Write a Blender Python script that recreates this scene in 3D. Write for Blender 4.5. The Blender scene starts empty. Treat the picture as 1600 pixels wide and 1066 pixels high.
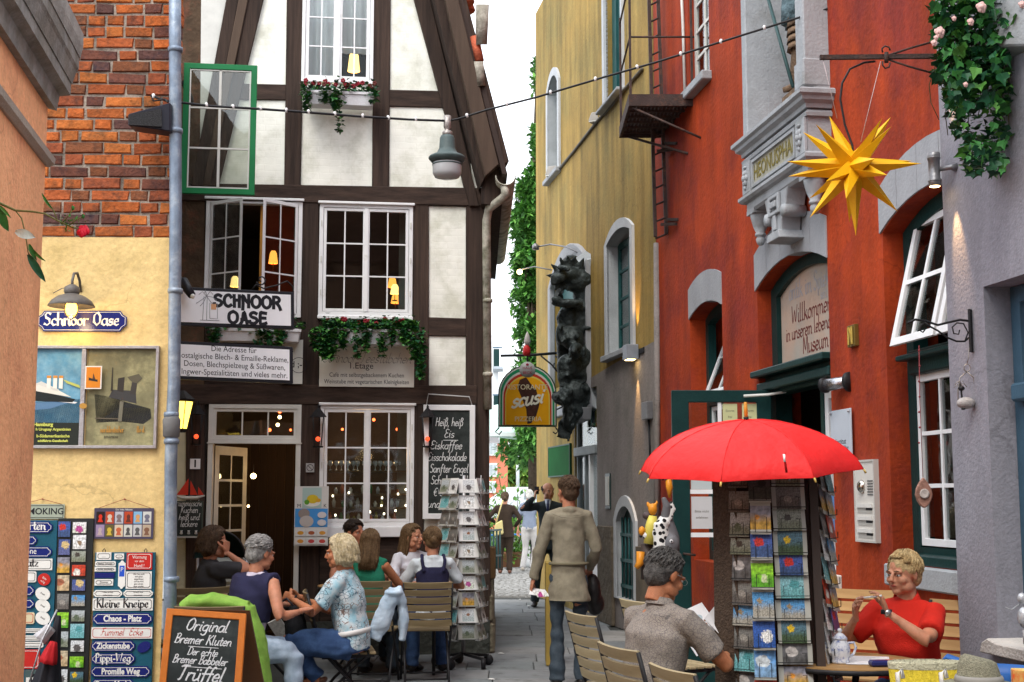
import bpy,bmesh,math,random
from mathutils import Vector as V,Matrix as Mx,noise
from mathutils.geometry import tessellate_polygon
random.seed(7)
R=math.radians
sc=bpy.context.scene
col=sc.collection
EYE=1.55
FP=2070.0
TH=math.atan(245/FP)
cam=bpy.data.cameras.new('camera')
cam.sensor_width=36
cam.lens=FP/1600*36
cam.clip_end=2000
camo=bpy.data.objects.new('camera',cam)
col.objects.link(camo)
camo.location=(0,0,EYE)
camo.rotation_euler=(R(90)+TH,0,0)
sc.camera=camo
world=bpy.data.worlds.new("World")
sc.world=world
world.use_nodes=True
wn=world.node_tree
for n_ in list(wn.nodes):
 wn.nodes.remove(n_)
w_out=wn.nodes.new('ShaderNodeOutputWorld')
w_bg=wn.nodes.new('ShaderNodeBackground')
w_sky=wn.nodes.new('ShaderNodeTexSky')
w_sky.sky_type='NISHITA'
w_sky.sun_disc=False
w_sky.sun_elevation=R(52)
w_sky.sun_rotation=R(200)
w_sky.air_density=1.2
w_sky.dust_density=3.0
w_mix=wn.nodes.new('ShaderNodeMix')
w_mix.data_type='RGBA'
w_mix.inputs[0].default_value=0.75
w_mix.inputs[7].default_value=(9.2,9.5,10.0,1)
wn.links.new(w_sky.outputs[0],w_mix.inputs[6])
wn.links.new(w_mix.outputs[2],w_bg.inputs[0])
w_bg.inputs[1].default_value=0.12
wn.links.new(w_bg.outputs[0],w_out.inputs[0])
sun=bpy.data.lights.new('sun','SUN')
sun.energy=.8
sun.angle=R(25)
sun.color=(1.0,0.95,0.87)
suno=bpy.data.objects.new('sun',sun)
col.objects.link(suno)
suno.rotation_euler=V((0.30,0.62,-1)).to_track_quat('-Z','Y').to_euler()
sc.view_settings.view_transform='Standard'
sc.view_settings.look='None'
sc.view_settings.gamma=1.0
sc.view_settings.use_curve_mapping=False
sc.view_settings.exposure=1.27
def ray(px,py):
 a,b=px-800.0,533.0-py
 return V((a,FP*math.cos(TH)-b*math.sin(TH),FP*math.sin(TH)+b*math.cos(TH)))
def at(px,py,Y):
 r=ray(px,py)
 return V((0,0,EYE))+r*(Y/r.y)
class Plane:
 """an upright wall plane; s runs to the viewer's right, d is the distance out of the wall"""
 def __init__(self,x,y,ux,uy):
  self.o=V((x,y,0))
  self.u=V((ux,uy,0)).normalized()
  self.n=self.u.cross(V((0,0,1)))
 def p(self,px,py,d=0.0):
  r=ray(px,py)
  o=self.o+self.n*d
  t=(o-V((0,0,EYE))).dot(self.n)/r.dot(self.n)
  w=V((0,0,EYE))+r*t
  return((w-self.o).dot(self.u),w.z)
 def W(self,s,z,d=0.0):
  return self.o+self.u*s+self.n*d+V((0,0,z))
 def f(self):
  return lambda v:self.W(v[0],v[2],-v[1])
ident=lambda v:V(v)
class M:
 def __init__(self,T=None):
  self.v,self.f,self.m,self.T,self.s=[],[],[],T or ident,[]
 def add(self,vs,fs,m=0,smooth=False):
  k=len(self.v)
  self.v+=[self.T(V(q))for q in vs]
  for q in fs:
   self.f.append([i+k for i in q]);self.m.append(m);self.s.append(smooth)
  return self
 def box(self,a,b,m=0):
  (x0,y0,z0),(x1,y1,z1)=a,b
  if x0>x1:x0,x1=x1,x0
  if y0>y1:y0,y1=y1,y0
  if z0>z1:z0,z1=z1,z0
  return self.add([(x0,y0,z0),(x1,y0,z0),(x1,y1,z0),(x0,y1,z0),(x0,y0,z1),(x1,y0,z1),(x1,y1,z1),(x0,y1,z1)],[(0,3,2,1),(4,5,6,7),(0,1,5,4),(1,2,6,5),(2,3,7,6),(3,0,4,7)],m)
 def prism(self,poly,y0,y1,m=0,holes=()):
  """polygon in x,z (counter-clockwise) swept from y0 (front) to y1 (back)"""
  loops=[list(poly)]+[list(h)for h in holes]
  tri=tessellate_polygon([[V((p[0],p[1],0))for p in l]for l in loops])
  pts=[p for l in loops for p in l]
  n=len(pts)
  vs=[(p[0],y0,p[1])for p in pts]+[(p[0],y1,p[1])for p in pts]
  fs=[]
  for t in tri:
   a,b,c=[V((pts[i][0],pts[i][1]))for i in t]
   cr=(b-a).x*(c-a).y-(b-a).y*(c-a).x
   t=list(t)if cr>0 else list(t)[::-1]
   if y0>y1:t=t[::-1]
   fs.append(t);fs.append([i+n for i in t[::-1]])
  k=0
  for li,l in enumerate(loops):
   c=len(l)
   ar=sum(l[i][0]*l[(i+1)%c][1]-l[(i+1)%c][0]*l[i][1]for i in range(c))
   flip=(ar<0)!=(li>0)
   if y0>y1:flip=not flip
   for i in range(c):
    a,b=k+i,k+(i+1)%c
    fs.append((a,b,b+n,a+n)if flip else(b,a,a+n,b+n))
   k+=c
  return self.add(vs,fs,m)
 def tube(self,pts,r,n=8,m=0,closed=False,smooth=True,cap=True):
  pts=[V(p)for p in pts]
  rs=r if isinstance(r,(list,tuple))else[r]*len(pts)
  k=len(pts);vs=[];ref=None
  for i,p in enumerate(pts):
   if closed:t=pts[(i+1)%k]-pts[i-1]
   else:t=pts[min(i+1,k-1)]-pts[max(i-1,0)]
   if t.length<1e-9:t=V((0,0,1))
   t.normalize()
   if ref is None:
    ref=V((0,0,1))if abs(t.z)<.9 else V((1,0,0))
   a=(ref-t*ref.dot(t))
   if a.length<1e-6:a=t.orthogonal()
   a.normalize();b=t.cross(a);ref=a
   for j in range(n):
    w=2*math.pi*j/n
    vs.append(p+(a*math.cos(w)+b*math.sin(w))*rs[i])
  fs=[]
  for i in range(k if closed else k-1):
   for j in range(n):
    a0,a1=i*n+j,i*n+(j+1)%n
    i2=(i+1)%k
    fs.append((a0,a1,i2*n+(j+1)%n,i2*n+j))
  if cap and not closed:
   fs.append(tuple(range(n))[::-1]);fs.append(tuple((k-1)*n+j for j in range(n)))
  return self.add(vs,fs,m,smooth)
 def loft(self,pts,rads,side,n=14,m=0,smooth=True):
  """rings of half-axes (along side, across) through pts"""
  pts=[V(p)for p in pts];k=len(pts);vs=[]
  for i,p in enumerate(pts):
   t=(pts[min(i+1,k-1)]-pts[max(i-1,0)]).normalized()
   sd=V(side[i])if isinstance(side,list)else V(side)
   a=(sd-t*sd.dot(t)).normalized();b=t.cross(a)
   rr=rads[i]if isinstance(rads[i],(tuple,list))else(rads[i],rads[i])
   for j in range(n):
    w=2*math.pi*j/n
    vs.append(p+a*math.cos(w)*rr[0]+b*math.sin(w)*rr[1])
  fs=[(i*n+j,i*n+(j+1)%n,(i+1)*n+(j+1)%n,(i+1)*n+j)for i in range(k-1)for j in range(n)]
  fs.append(tuple(range(n))[::-1]);fs.append(tuple((k-1)*n+j for j in range(n)))
  return self.add(vs,fs,m,smooth)
 def lathe(self,prof,c=(0,0,0),n=20,m=0,ax=None,smooth=True):
  c=V(c);q=V((0,0,1)).rotation_difference(V(ax))if ax else None
  vs=[]
  for r,z in prof:
   for j in range(n):
    w=2*math.pi*j/n
    p=V((r*math.cos(w),r*math.sin(w),z))
    vs.append(c+(q@p if q else p))
  fs=[(i*n+j,i*n+(j+1)%n,(i+1)*n+(j+1)%n,(i+1)*n+j)for i in range(len(prof)-1)for j in range(n)]
  if prof[0][0]>1e-6:fs.append(tuple(range(n))[::-1])
  if prof[-1][0]>1e-6:fs.append(tuple((len(prof)-1)*n+j for j in range(n)))
  return self.add(vs,fs,m,smooth)
 def ball(self,c,r,n=10,m=0,k=6):
  rx,ry,rz=r if isinstance(r,(tuple,list))else(r,r,r)
  c=V(c);vs=[];fs=[]
  for i in range(k+1):
   a=math.pi*i/k
   for j in range(n):
    w=2*math.pi*j/n
    vs.append(c+V((rx*math.sin(a)*math.cos(w),ry*math.sin(a)*math.sin(w),-rz*math.cos(a))))
  for i in range(k):
   for j in range(n):
    fs.append((i*n+j,i*n+(j+1)%n,(i+1)*n+(j+1)%n,(i+1)*n+j))
  return self.add(vs,fs,m,True)
 def bar(self,a,b,w,h,up=(0,0,1),m=0):
  a,b=V(a),V(b);t=(b-a).normalized();up=V(up)
  s=t.cross(up)
  if s.length<1e-5:s=t.orthogonal()
  s.normalize();u=s.cross(t)
  vs=[q+s*i*w/2+u*j*h/2 for q in(a,b)for(i,j)in((-1,-1),(1,-1),(1,1),(-1,1))]
  return self.add(vs,[(0,1,2,3),(7,6,5,4),(0,4,5,1),(1,5,6,2),(2,6,7,3),(3,7,4,0)],m)
def mesh_of(mb,mats,name,org,weld=False,bev=0):
 me=bpy.data.meshes.new(name)
 me.from_pydata([tuple(v-org)for v in mb.v],[],mb.f)
 for x in(mats if isinstance(mats,(list,tuple))else[mats]):
  me.materials.append(x)
 me.polygons.foreach_set('material_index',mb.m)
 me.polygons.foreach_set('use_smooth',mb.s)
 bm=bmesh.new();bm.from_mesh(me)
 if weld:bmesh.ops.remove_doubles(bm,verts=bm.verts,dist=1e-5)
 bmesh.ops.recalc_face_normals(bm,faces=bm.faces)
 if bev:
  ed=[e for e in bm.edges if len(e.link_faces)==2 and e.calc_face_angle(0)>.6]
  bmesh.ops.bevel(bm,geom=ed,offset=bev,segments=1,affect='EDGES',profile=.5)
 bm.to_mesh(me);bm.free()
 return me
ORG={}
def tag(o,label=None,cat=None,group=None,kind=None):
 if label:o['label']=label
 if cat:o['category']=cat
 if group:o['group']=group
 if kind:o['kind']=kind
 return o
def thing(name,label,cat,loc=(0,0,0),group=None):
 o=bpy.data.objects.new(name,None)
 o.empty_display_size=.1
 col.objects.link(o);o.location=loc;ORG[o]=V(loc)
 return tag(o,label,cat,group)
def link_mesh(name,me,org,parent=None):
 o=bpy.data.objects.new(name,me)
 col.objects.link(o);ORG[o]=V(org)
 if parent is not None:
  o.parent=parent;o.location=V(org)-ORG[parent]
 else:o.location=org
 return o
def mk(name,mb,mats,parent=None,label=None,cat=None,group=None,kind=None,base=False,weld=False,bev=0):
 xs=[v.x for v in mb.v];ys=[v.y for v in mb.v];zs=[v.z for v in mb.v]
 org=V(((min(xs)+max(xs))/2,(min(ys)+max(ys))/2,min(zs)if base else(min(zs)+max(zs))/2))
 return tag(link_mesh(name,mesh_of(mb,mats,name,org,weld,bev),org,parent),label,cat,group,kind)
def piece(name,me,parent,loc,rot=None,scale=None):
 """a copy of a shared mesh as a child (loc in the world)"""
 o=bpy.data.objects.new(name,me)
 col.objects.link(o);ORG[o]=V(loc)
 if parent is not None:o.parent=parent;o.location=V(loc)-ORG[parent]
 else:o.location=loc
 if rot is not None:o.rotation_euler=rot
 if scale is not None:o.scale=scale
 return o
def copy_tree(o,parent=None):
 c=o.copy();col.objects.link(c)
 if parent is not None:c.parent=parent
 for ch in list(o.children):copy_tree(ch,c)
 return c
def nn(t,k,**kw):
 n=t.nodes.new(k)
 for a,b in kw.items():setattr(n,a,b)
 return n
def mat(name,c,r=.75,var=.18,vs=2.5,bump=.15,bs=60,metal=0,c2=None,c2s=1.2,c2t=.5,streak=0,rnd=0,emit=0,obj=False,spec=.22,det=4,trans=0):
 m=bpy.data.materials.new(name);m.use_nodes=True
 t=m.node_tree;L=t.links.new;b=t.nodes['Principled BSDF']
 b.inputs['Roughness'].default_value=r;b.inputs['Metallic'].default_value=metal
 b.inputs['Specular IOR Level'].default_value=spec
 if obj:pos=nn(t,'ShaderNodeTexCoord').outputs['Object']
 else:pos=nn(t,'ShaderNodeNewGeometry').outputs['Position']
 n1=nn(t,'ShaderNodeTexNoise');n1.inputs['Scale'].default_value=vs;n1.inputs['Detail'].default_value=det;n1.inputs['Roughness'].default_value=.65
 L(pos,n1.inputs['Vector'])
 mr=nn(t,'ShaderNodeMapRange');mr.inputs[1].default_value=.3;mr.inputs[2].default_value=.7
 mr.inputs[3].default_value=1-var;mr.inputs[4].default_value=1+var
 L(n1.outputs[0],mr.inputs[0])
 fac=mr.outputs[0]
 if rnd:
  oi=nn(t,'ShaderNodeObjectInfo');mr2=nn(t,'ShaderNodeMapRange');mr2.inputs[3].default_value=1-rnd;mr2.inputs[4].default_value=1+rnd
  L(oi.outputs['Random'],mr2.inputs[0]);mm=nn(t,'ShaderNodeMath',operation='MULTIPLY');L(fac,mm.inputs[0]);L(mr2.outputs[0],mm.inputs[1]);fac=mm.outputs[0]
 if streak:
  mp=nn(t,'ShaderNodeMapping');mp.inputs['Scale'].default_value=(2.6,2.6,.33);L(pos,mp.inputs[0])
  n3=nn(t,'ShaderNodeTexNoise');n3.inputs['Scale'].default_value=1.5;n3.inputs['Detail'].default_value=8;n3.inputs['Roughness'].default_value=.62;L(mp.outputs[0],n3.inputs['Vector'])
  mr3=nn(t,'ShaderNodeMapRange');mr3.inputs[1].default_value=.35;mr3.inputs[2].default_value=.7;mr3.inputs[3].default_value=1-streak;mr3.inputs[4].default_value=1+streak*.3
  L(n3.outputs[0],mr3.inputs[0]);mm=nn(t,'ShaderNodeMath',operation='MULTIPLY');L(fac,mm.inputs[0]);L(mr3.outputs[0],mm.inputs[1]);fac=mm.outputs[0]
 base=None
 if c2 is not None:
  n4=nn(t,'ShaderNodeTexNoise');n4.inputs['Scale'].default_value=c2s;n4.inputs['Detail'].default_value=6;n4.inputs['Roughness'].default_value=.7
  L(pos,n4.inputs['Vector'])
  mr4=nn(t,'ShaderNodeMapRange');mr4.inputs[1].default_value=c2t-.08;mr4.inputs[2].default_value=c2t+.12;L(n4.outputs[0],mr4.inputs[0])
  mx=nn(t,'ShaderNodeMix',data_type='RGBA');mx.inputs[6].default_value=(*c,1);mx.inputs[7].default_value=(*c2,1);L(mr4.outputs[0],mx.inputs[0])
  base=mx.outputs[2]
 vm=nn(t,'ShaderNodeVectorMath',operation='SCALE')
 if base:L(base,vm.inputs[0])
 else:vm.inputs[0].default_value=c
 L(fac,vm.inputs[3]);L(vm.outputs[0],b.inputs['Base Color'])
 if bump:
  n2=nn(t,'ShaderNodeTexNoise');n2.inputs['Scale'].default_value=bs;n2.inputs['Detail'].default_value=4;L(pos,n2.inputs['Vector'])
  bp=nn(t,'ShaderNodeBump');bp.inputs['Strength'].default_value=min(1,bump*2);bp.inputs['Distance'].default_value=.01 if bs>20 else.03
  L(n2.outputs[0],bp.inputs['Height']);L(bp.outputs[0],b.inputs['Normal'])
 if emit:
  b.inputs['Emission Color'].default_value=(*c,1);b.inputs['Emission Strength'].default_value=emit
 if trans:b.inputs['Transmission Weight'].default_value=trans
 m['b']=1
 return m
def glass(name,tint=(1,1,1),refl=.06,rough=.03):
 m=bpy.data.materials.new(name);m.use_nodes=True
 t=m.node_tree;L=t.links.new
 for n in list(t.nodes):t.nodes.remove(n)
 out=nn(t,'ShaderNodeOutputMaterial');mx=nn(t,'ShaderNodeMixShader');tr=nn(t,'ShaderNodeBsdfTransparent');gl=nn(t,'ShaderNodeBsdfGlossy')
 tr.inputs[0].default_value=(*tint,1);gl.inputs[1].default_value=rough
 fr=nn(t,'ShaderNodeFresnel');fr.inputs[0].default_value=1.5
 ad=nn(t,'ShaderNodeMath',operation='MULTIPLY_ADD');ad.inputs[1].default_value=.4;ad.inputs[2].default_value=refl;L(fr.outputs[0],ad.inputs[0])
 nz=nn(t,'ShaderNodeTexNoise');nz.inputs['Scale'].default_value=3;L(nn(t,'ShaderNodeNewGeometry').outputs['Position'],nz.inputs['Vector'])
 bp=nn(t,'ShaderNodeBump');bp.inputs['Strength'].default_value=.12;bp.inputs['Distance'].default_value=.02;L(nz.outputs[0],bp.inputs['Height']);L(bp.outputs[0],gl.inputs['Normal'])
 L(ad.outputs[0],mx.inputs[0]);L(tr.outputs[0],mx.inputs[1]);L(gl.outputs[0],mx.inputs[2]);L(mx.outputs[0],out.inputs[0])
 return m
_pl={}
def paint(c,r=.5,**kw):
 k=(tuple(c),r,tuple(sorted(kw.items())))
 if k not in _pl:
  kw2=dict(var=.06,bump=.05,bs=90);kw2.update(kw)
  _pl[k]=mat('paint',c,r,**kw2)
 return _pl[k]
def wood_mat(name,c,c2,scale=1.0,r=.6,axis='z',bump=.3):
 m=bpy.data.materials.new(name);m.use_nodes=True
 t=m.node_tree;L=t.links.new;b=t.nodes['Principled BSDF'];b.inputs['Roughness'].default_value=r;b.inputs['Specular IOR Level'].default_value=.25
 g=nn(t,'ShaderNodeTexCoord')
 mp=nn(t,'ShaderNodeMapping');s={'x':(1.2,22,22),'y':(22,1.2,22),'z':(22,22,1.2)}[axis];mp.inputs['Scale'].default_value=[q*scale for q in s]
 L(g.outputs['Object'],mp.inputs[0])
 n1=nn(t,'ShaderNodeTexNoise');n1.inputs['Scale'].default_value=1;n1.inputs['Detail'].default_value=6;n1.inputs['Roughness'].default_value=.7;L(mp.outputs[0],n1.inputs['Vector'])
 mr=nn(t,'ShaderNodeMapRange');mr.inputs[1].default_value=.3;mr.inputs[2].default_value=.7;L(n1.outputs[0],mr.inputs[0])
 mx=nn(t,'ShaderNodeMix',data_type='RGBA');mx.inputs[6].default_value=(*c,1);mx.inputs[7].default_value=(*c2,1);L(mr.outputs[0],mx.inputs[0])
 oi=nn(t,'ShaderNodeObjectInfo');mr2=nn(t,'ShaderNodeMapRange');mr2.inputs[3].default_value=.82;mr2.inputs[4].default_value=1.18;L(oi.outputs['Random'],mr2.inputs[0])
 vm=nn(t,'ShaderNodeVectorMath',operation='SCALE');L(mx.outputs[2],vm.inputs[0]);L(mr2.outputs[0],vm.inputs[3]);L(vm.outputs[0],b.inputs['Base Color'])
 bp=nn(t,'ShaderNodeBump');bp.inputs['Strength'].default_value=bump;bp.inputs['Distance'].default_value=.005;L(n1.outputs[0],bp.inputs['Height']);L(bp.outputs[0],b.inputs['Normal'])
 return m
def whitebrick_mat():
 """painted brickwork: faint courses under thick limewash"""
 m=mat('limewashed_brick',(.86,.87,.79),.85,var=.07,vs=4,bump=0,c2=(.62,.63,.53),c2s=2.6,c2t=.54)
 t=m.node_tree;L=t.links.new;b=t.nodes['Principled BSDF']
 tc=nn(t,'ShaderNodeNewGeometry');sp=nn(t,'ShaderNodeSeparateXYZ');cb=nn(t,'ShaderNodeCombineXYZ')
 L(tc.outputs['Position'],sp.inputs[0]);L(sp.outputs[0],cb.inputs[0]);L(sp.outputs[2],cb.inputs[1])
 nz=nn(t,'ShaderNodeTexNoise');nz.inputs['Scale'].default_value=9;nz.inputs['Detail'].default_value=3;L(tc.outputs['Position'],nz.inputs['Vector'])
 va=nn(t,'ShaderNodeVectorMath',operation='SCALE');va.inputs[3].default_value=.03;L(nz.outputs['Color'],va.inputs[0])
 vb=nn(t,'ShaderNodeVectorMath',operation='ADD');L(cb.outputs[0],vb.inputs[0]);L(va.outputs[0],vb.inputs[1])
 br=nn(t,'ShaderNodeTexBrick');br.inputs['Scale'].default_value=1;br.inputs['Brick Width'].default_value=.22;br.inputs['Row Height'].default_value=.07
 br.inputs['Mortar Size'].default_value=.008;br.inputs['Mortar Smooth'].default_value=1
 L(vb.outputs[0],br.inputs['Vector'])
 mu=nn(t,'ShaderNodeMath',operation='MULTIPLY_ADD');mu.inputs[1].default_value=-.35;L(br.outputs['Fac'],mu.inputs[0]);L(nz.outputs[0],mu.inputs[2])
 bp=nn(t,'ShaderNodeBump');bp.inputs['Strength'].default_value=.22;bp.inputs['Distance'].default_value=.010;L(mu.outputs[0],bp.inputs['Height']);L(bp.outputs[0],b.inputs['Normal'])
 return m
def pic_mat(name,top,bot,blob,bx=0,bz=0,br=.3,border=(.8,.8,.78),bw=.07,ns=6,w=.1,h=.15):
 """a printed picture: sky and ground tones with one motif, in card coordinates"""
 m=bpy.data.materials.new(name);m.use_nodes=True
 t=m.node_tree;L=t.links.new;b=t.nodes['Principled BSDF'];b.inputs['Roughness'].default_value=.35
 tc=nn(t,'ShaderNodeTexCoord');mp=nn(t,'ShaderNodeMapping');mp.inputs['Scale'].default_value=(2/w,1,2/h);L(tc.outputs['Object'],mp.inputs[0])
 nz=nn(t,'ShaderNodeTexNoise');nz.inputs['Scale'].default_value=ns*.6;nz.inputs['Detail'].default_value=5;L(mp.outputs[0],nz.inputs['Vector'])
 sx=nn(t,'ShaderNodeSeparateXYZ');L(mp.outputs[0],sx.inputs[0])
 def mth(op,a,c=None,v=None):
  q=nn(t,'ShaderNodeMath',operation=op);L(a,q.inputs[0])
  if c is not None:L(c,q.inputs[1])
  elif v is not None:q.inputs[1].default_value=v
  return q.outputs[0]
 z2=mth('ADD',sx.outputs[2],mth('MULTIPLY',nz.outputs[0],v=.9),)
 mr=nn(t,'ShaderNodeMapRange');mr.inputs[1].default_value=.1;mr.inputs[2].default_value=.75;L(z2,mr.inputs[0])
 m1=nn(t,'ShaderNodeMix',data_type='RGBA');m1.inputs[6].default_value=(*bot,1);m1.inputs[7].default_value=(*top,1);L(mr.outputs[0],m1.inputs[0])
 dx=mth('SUBTRACT',sx.outputs[0],v=bx);dz=mth('SUBTRACT',sx.outputs[2],v=bz)
 dd=mth('SQRT',mth('ADD',mth('MULTIPLY',dx,dx),mth('MULTIPLY',dz,dz)))
 dd=mth('ADD',dd,mth('MULTIPLY',nz.outputs[0],v=.7))
 mr2=nn(t,'ShaderNodeMapRange');mr2.inputs[1].default_value=br+.33;mr2.inputs[2].default_value=br+.41;mr2.inputs[3].default_value=1;mr2.inputs[4].default_value=0;L(dd,mr2.inputs[0])
 m2=nn(t,'ShaderNodeMix',data_type='RGBA');L(m1.outputs[2],m2.inputs[6]);m2.inputs[7].default_value=(*blob,1);L(mr2.outputs[0],m2.inputs[0])
 n2=nn(t,'ShaderNodeTexNoise');n2.inputs['Scale'].default_value=ns;n2.inputs['Detail'].default_value=3;L(mp.outputs[0],n2.inputs['Vector'])
 mr3=nn(t,'ShaderNodeMapRange');mr3.inputs[1].default_value=.35;mr3.inputs[2].default_value=.65;mr3.inputs[3].default_value=.55;mr3.inputs[4].default_value=1.35;L(n2.outputs[0],mr3.inputs[0])
 vm=nn(t,'ShaderNodeVectorMath',operation='SCALE');L(m2.outputs[2],vm.inputs[0]);L(mr3.outputs[0],vm.inputs[3])
 ax=mth('ABSOLUTE',sx.outputs[0]);az=mth('ABSOLUTE',sx.outputs[2])
 e=mth('MAXIMUM',mth('GREATER_THAN',ax,v=1-2*bw),mth('GREATER_THAN',az,v=1-2*bw*w/h))
 m3=nn(t,'ShaderNodeMix',data_type='RGBA');L(vm.outputs[0],m3.inputs[6]);m3.inputs[7].default_value=(*border,1);L(e,m3.inputs[0])
 L(m3.outputs[2],b.inputs['Base Color'])
 return m
def cracks(m,sc=.8,dark=.80):
 t=m.node_tree;L=t.links.new;b=t.nodes['Principled BSDF'];src=b.inputs['Base Color'].links[0].from_socket
 g=nn(t,'ShaderNodeNewGeometry');nz=nn(t,'ShaderNodeTexNoise');nz.inputs['Scale'].default_value=2.5;nz.inputs['Detail'].default_value=8;L(g.outputs['Position'],nz.inputs['Vector'])
 sc_=nn(t,'ShaderNodeVectorMath',operation='SCALE');sc_.inputs[3].default_value=.7;L(nz.outputs['Color'],sc_.inputs[0]);ad=nn(t,'ShaderNodeVectorMath',operation='ADD');L(g.outputs['Position'],ad.inputs[0]);L(sc_.outputs[0],ad.inputs[1])
 vo=nn(t,'ShaderNodeTexVoronoi',feature='DISTANCE_TO_EDGE');vo.inputs['Scale'].default_value=sc;L(ad.outputs[0],vo.inputs['Vector'])
 lt=nn(t,'ShaderNodeMapRange');lt.inputs[1].default_value=.002;lt.inputs[2].default_value=.007;lt.inputs[3].default_value=dark;lt.inputs[4].default_value=1;L(vo.outputs['Distance'],lt.inputs[0])
 n2=nn(t,'ShaderNodeTexNoise');n2.inputs['Scale'].default_value=1.1;L(g.outputs['Position'],n2.inputs['Vector']);mk_=nn(t,'ShaderNodeMapRange');mk_.inputs[1].default_value=.5;mk_.inputs[2].default_value=.56;L(n2.outputs[0],mk_.inputs[0])
 mx=nn(t,'ShaderNodeMix',data_type='FLOAT');L(mk_.outputs[0],mx.inputs[0]);mx.inputs[2].default_value=1;L(lt.outputs[0],mx.inputs[3])
 n3=nn(t,'ShaderNodeTexNoise');n3.inputs['Scale'].default_value=26;n3.inputs['Detail'].default_value=6;n3.inputs['Roughness'].default_value=.8;L(g.outputs['Position'],n3.inputs['Vector']);m3=nn(t,'ShaderNodeMapRange');m3.inputs[1].default_value=.3;m3.inputs[2].default_value=.7;m3.inputs[3].default_value=.84;m3.inputs[4].default_value=1.14;L(n3.outputs[0],m3.inputs[0])
 mm=nn(t,'ShaderNodeMath',operation='MULTIPLY');L(mx.outputs[0],mm.inputs[0]);L(m3.outputs[0],mm.inputs[1])
 vm=nn(t,'ShaderNodeVectorMath',operation='SCALE');L(src,vm.inputs[0]);L(mm.outputs[0],vm.inputs[3]);L(vm.outputs[0],b.inputs['Base Color'])
white=mat('white_gloss_paint',(.78,.79,.80),.4,var=.05,vs=6,bump=.1,bs=40,c2=(.62,.61,.56),c2s=7,c2t=.68)
offwhite=mat('aged_white_paint',(.62,.62,.58),.5,var=.08,vs=6,bump=.1)
timber=wood_mat('dark_oak_timber',(.018,.012,.010),(.068,.043,.032),.9,.85,'z',1.0)
timber2=wood_mat('brown_oak_board',(.065,.042,.03),(.11,.073,.05),.6,.75,'z',.6)
timber_h=wood_mat('dark_oak_rail',(.018,.012,.010),(.068,.043,.032),.9,.85,'x',1.0)
timber_old=mat('old_brown_post',(.075,.047,.028),.85,var=.3,vs=8,bump=.5,bs=25,c2=(.16,.06,.035),c2s=6,c2t=.6)
panel_m=whitebrick_mat()
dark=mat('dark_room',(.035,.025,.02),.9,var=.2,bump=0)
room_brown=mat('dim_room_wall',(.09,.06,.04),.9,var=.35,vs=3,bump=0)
black=mat('black_iron',(.018,.018,.02),.5,var=.2,vs=30,bump=.1)
iron_rust=mat('rusting_iron',(.05,.032,.028),.7,var=.3,vs=12,bump=.3,c2=(.12,.05,.03),c2s=14,c2t=.6)
zinc=mat('weathered_zinc',(.20,.25,.32),.45,var=.25,vs=9,bump=.15,metal=.35,c2=(.32,.36,.40),c2s=7,c2t=.55)
stone_grey=mat('grey_painted_stone',(.36,.38,.40),.75,var=.1,vs=5,bump=.25,bs=45,streak=.12,c2=(.27,.28,.28),c2s=3,c2t=.6)
pane_dark=glass('window_glass',(.80,.84,.84),.035)
pane_clear=glass('clear_glass',(.93,.96,.95),.0)
leaf_m=[mat('leaf_green',c,.45,var=.25,vs=20,bump=.1,rnd=.25)for c in((.025,.12,.025),(.04,.18,.035),(.012,.07,.03),(.08,.24,.04),(.02,.10,.04))]
lampglow=mat('lit_lamp_shade',(1.0,.38,.06),.6,var=0,bump=0,emit=1.0)
lampglow2=mat('lit_yellow_shade',(1.0,.68,.22),.6,var=0,bump=0,emit=1.1)
redglow=mat('lit_red_bulb',(1.0,.12,.03),.6,var=0,bump=0,emit=4)
bulbglow=mat('lit_bulb',(1.0,.70,.30),.6,var=0,bump=0,emit=7)
chalk=mat('chalk',(.62,.64,.64),.95,var=.3,vs=60,bump=0)
slate=mat('chalkboard_black',(.022,.028,.027),.75,var=.35,vs=4,bump=.05,c2=(.04,.05,.048),c2s=5,c2t=.55)
redp=mat('red_wall_paint',(.39,.048,.009),.85,var=.2,vs=1.6,bump=.3,bs=28,streak=.3,c2=(.24,.03,.02),c2s=.9,c2t=.53)
yellowp=mat('ochre_wall_paint',(.43,.28,.075),.85,var=.12,vs=1.3,bump=.25,bs=28,streak=.42,c2=(.31,.235,.075),c2s=.7,c2t=.50)
greyrender=mat('grey_render',(.27,.24,.225),.9,var=.12,vs=1.7,bump=.25,bs=35,streak=.15,c2=(.20,.19,.17),c2s=1.1,c2t=.57)
greyg=mat('grey_lilac_render',(.27,.27,.31),.85,var=.10,vs=2,bump=.2,bs=60,streak=.14,c2=(.22,.22,.25),c2s=2,c2t=.6)
tealp=mat('dark_teal_paint',(.007,.034,.033),.4,var=.15,vs=6,bump=.1)
bluep=mat('blue_grey_paint',(.045,.10,.15),.45,var=.12,vs=6,bump=.1)
coral=mat('coral_wall_paint',(.98,.47,.23),.85,var=.10,vs=1.8,bump=.3,bs=35,streak=.10,c2=(.80,.33,.17),c2s=2.5,c2t=.58)
cream=mat('cream_plaster',(.72,.53,.235),.85,var=.08,vs=2.2,bump=.35,bs=22,streak=.12,c2=(.60,.44,.18),c2s=3,c2t=.60)
for m_ in(redp,yellowp,greyrender,greyg,coral,cream):cracks(m_)
_tmp=bpy.data.scenes.new('scratch')
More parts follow.
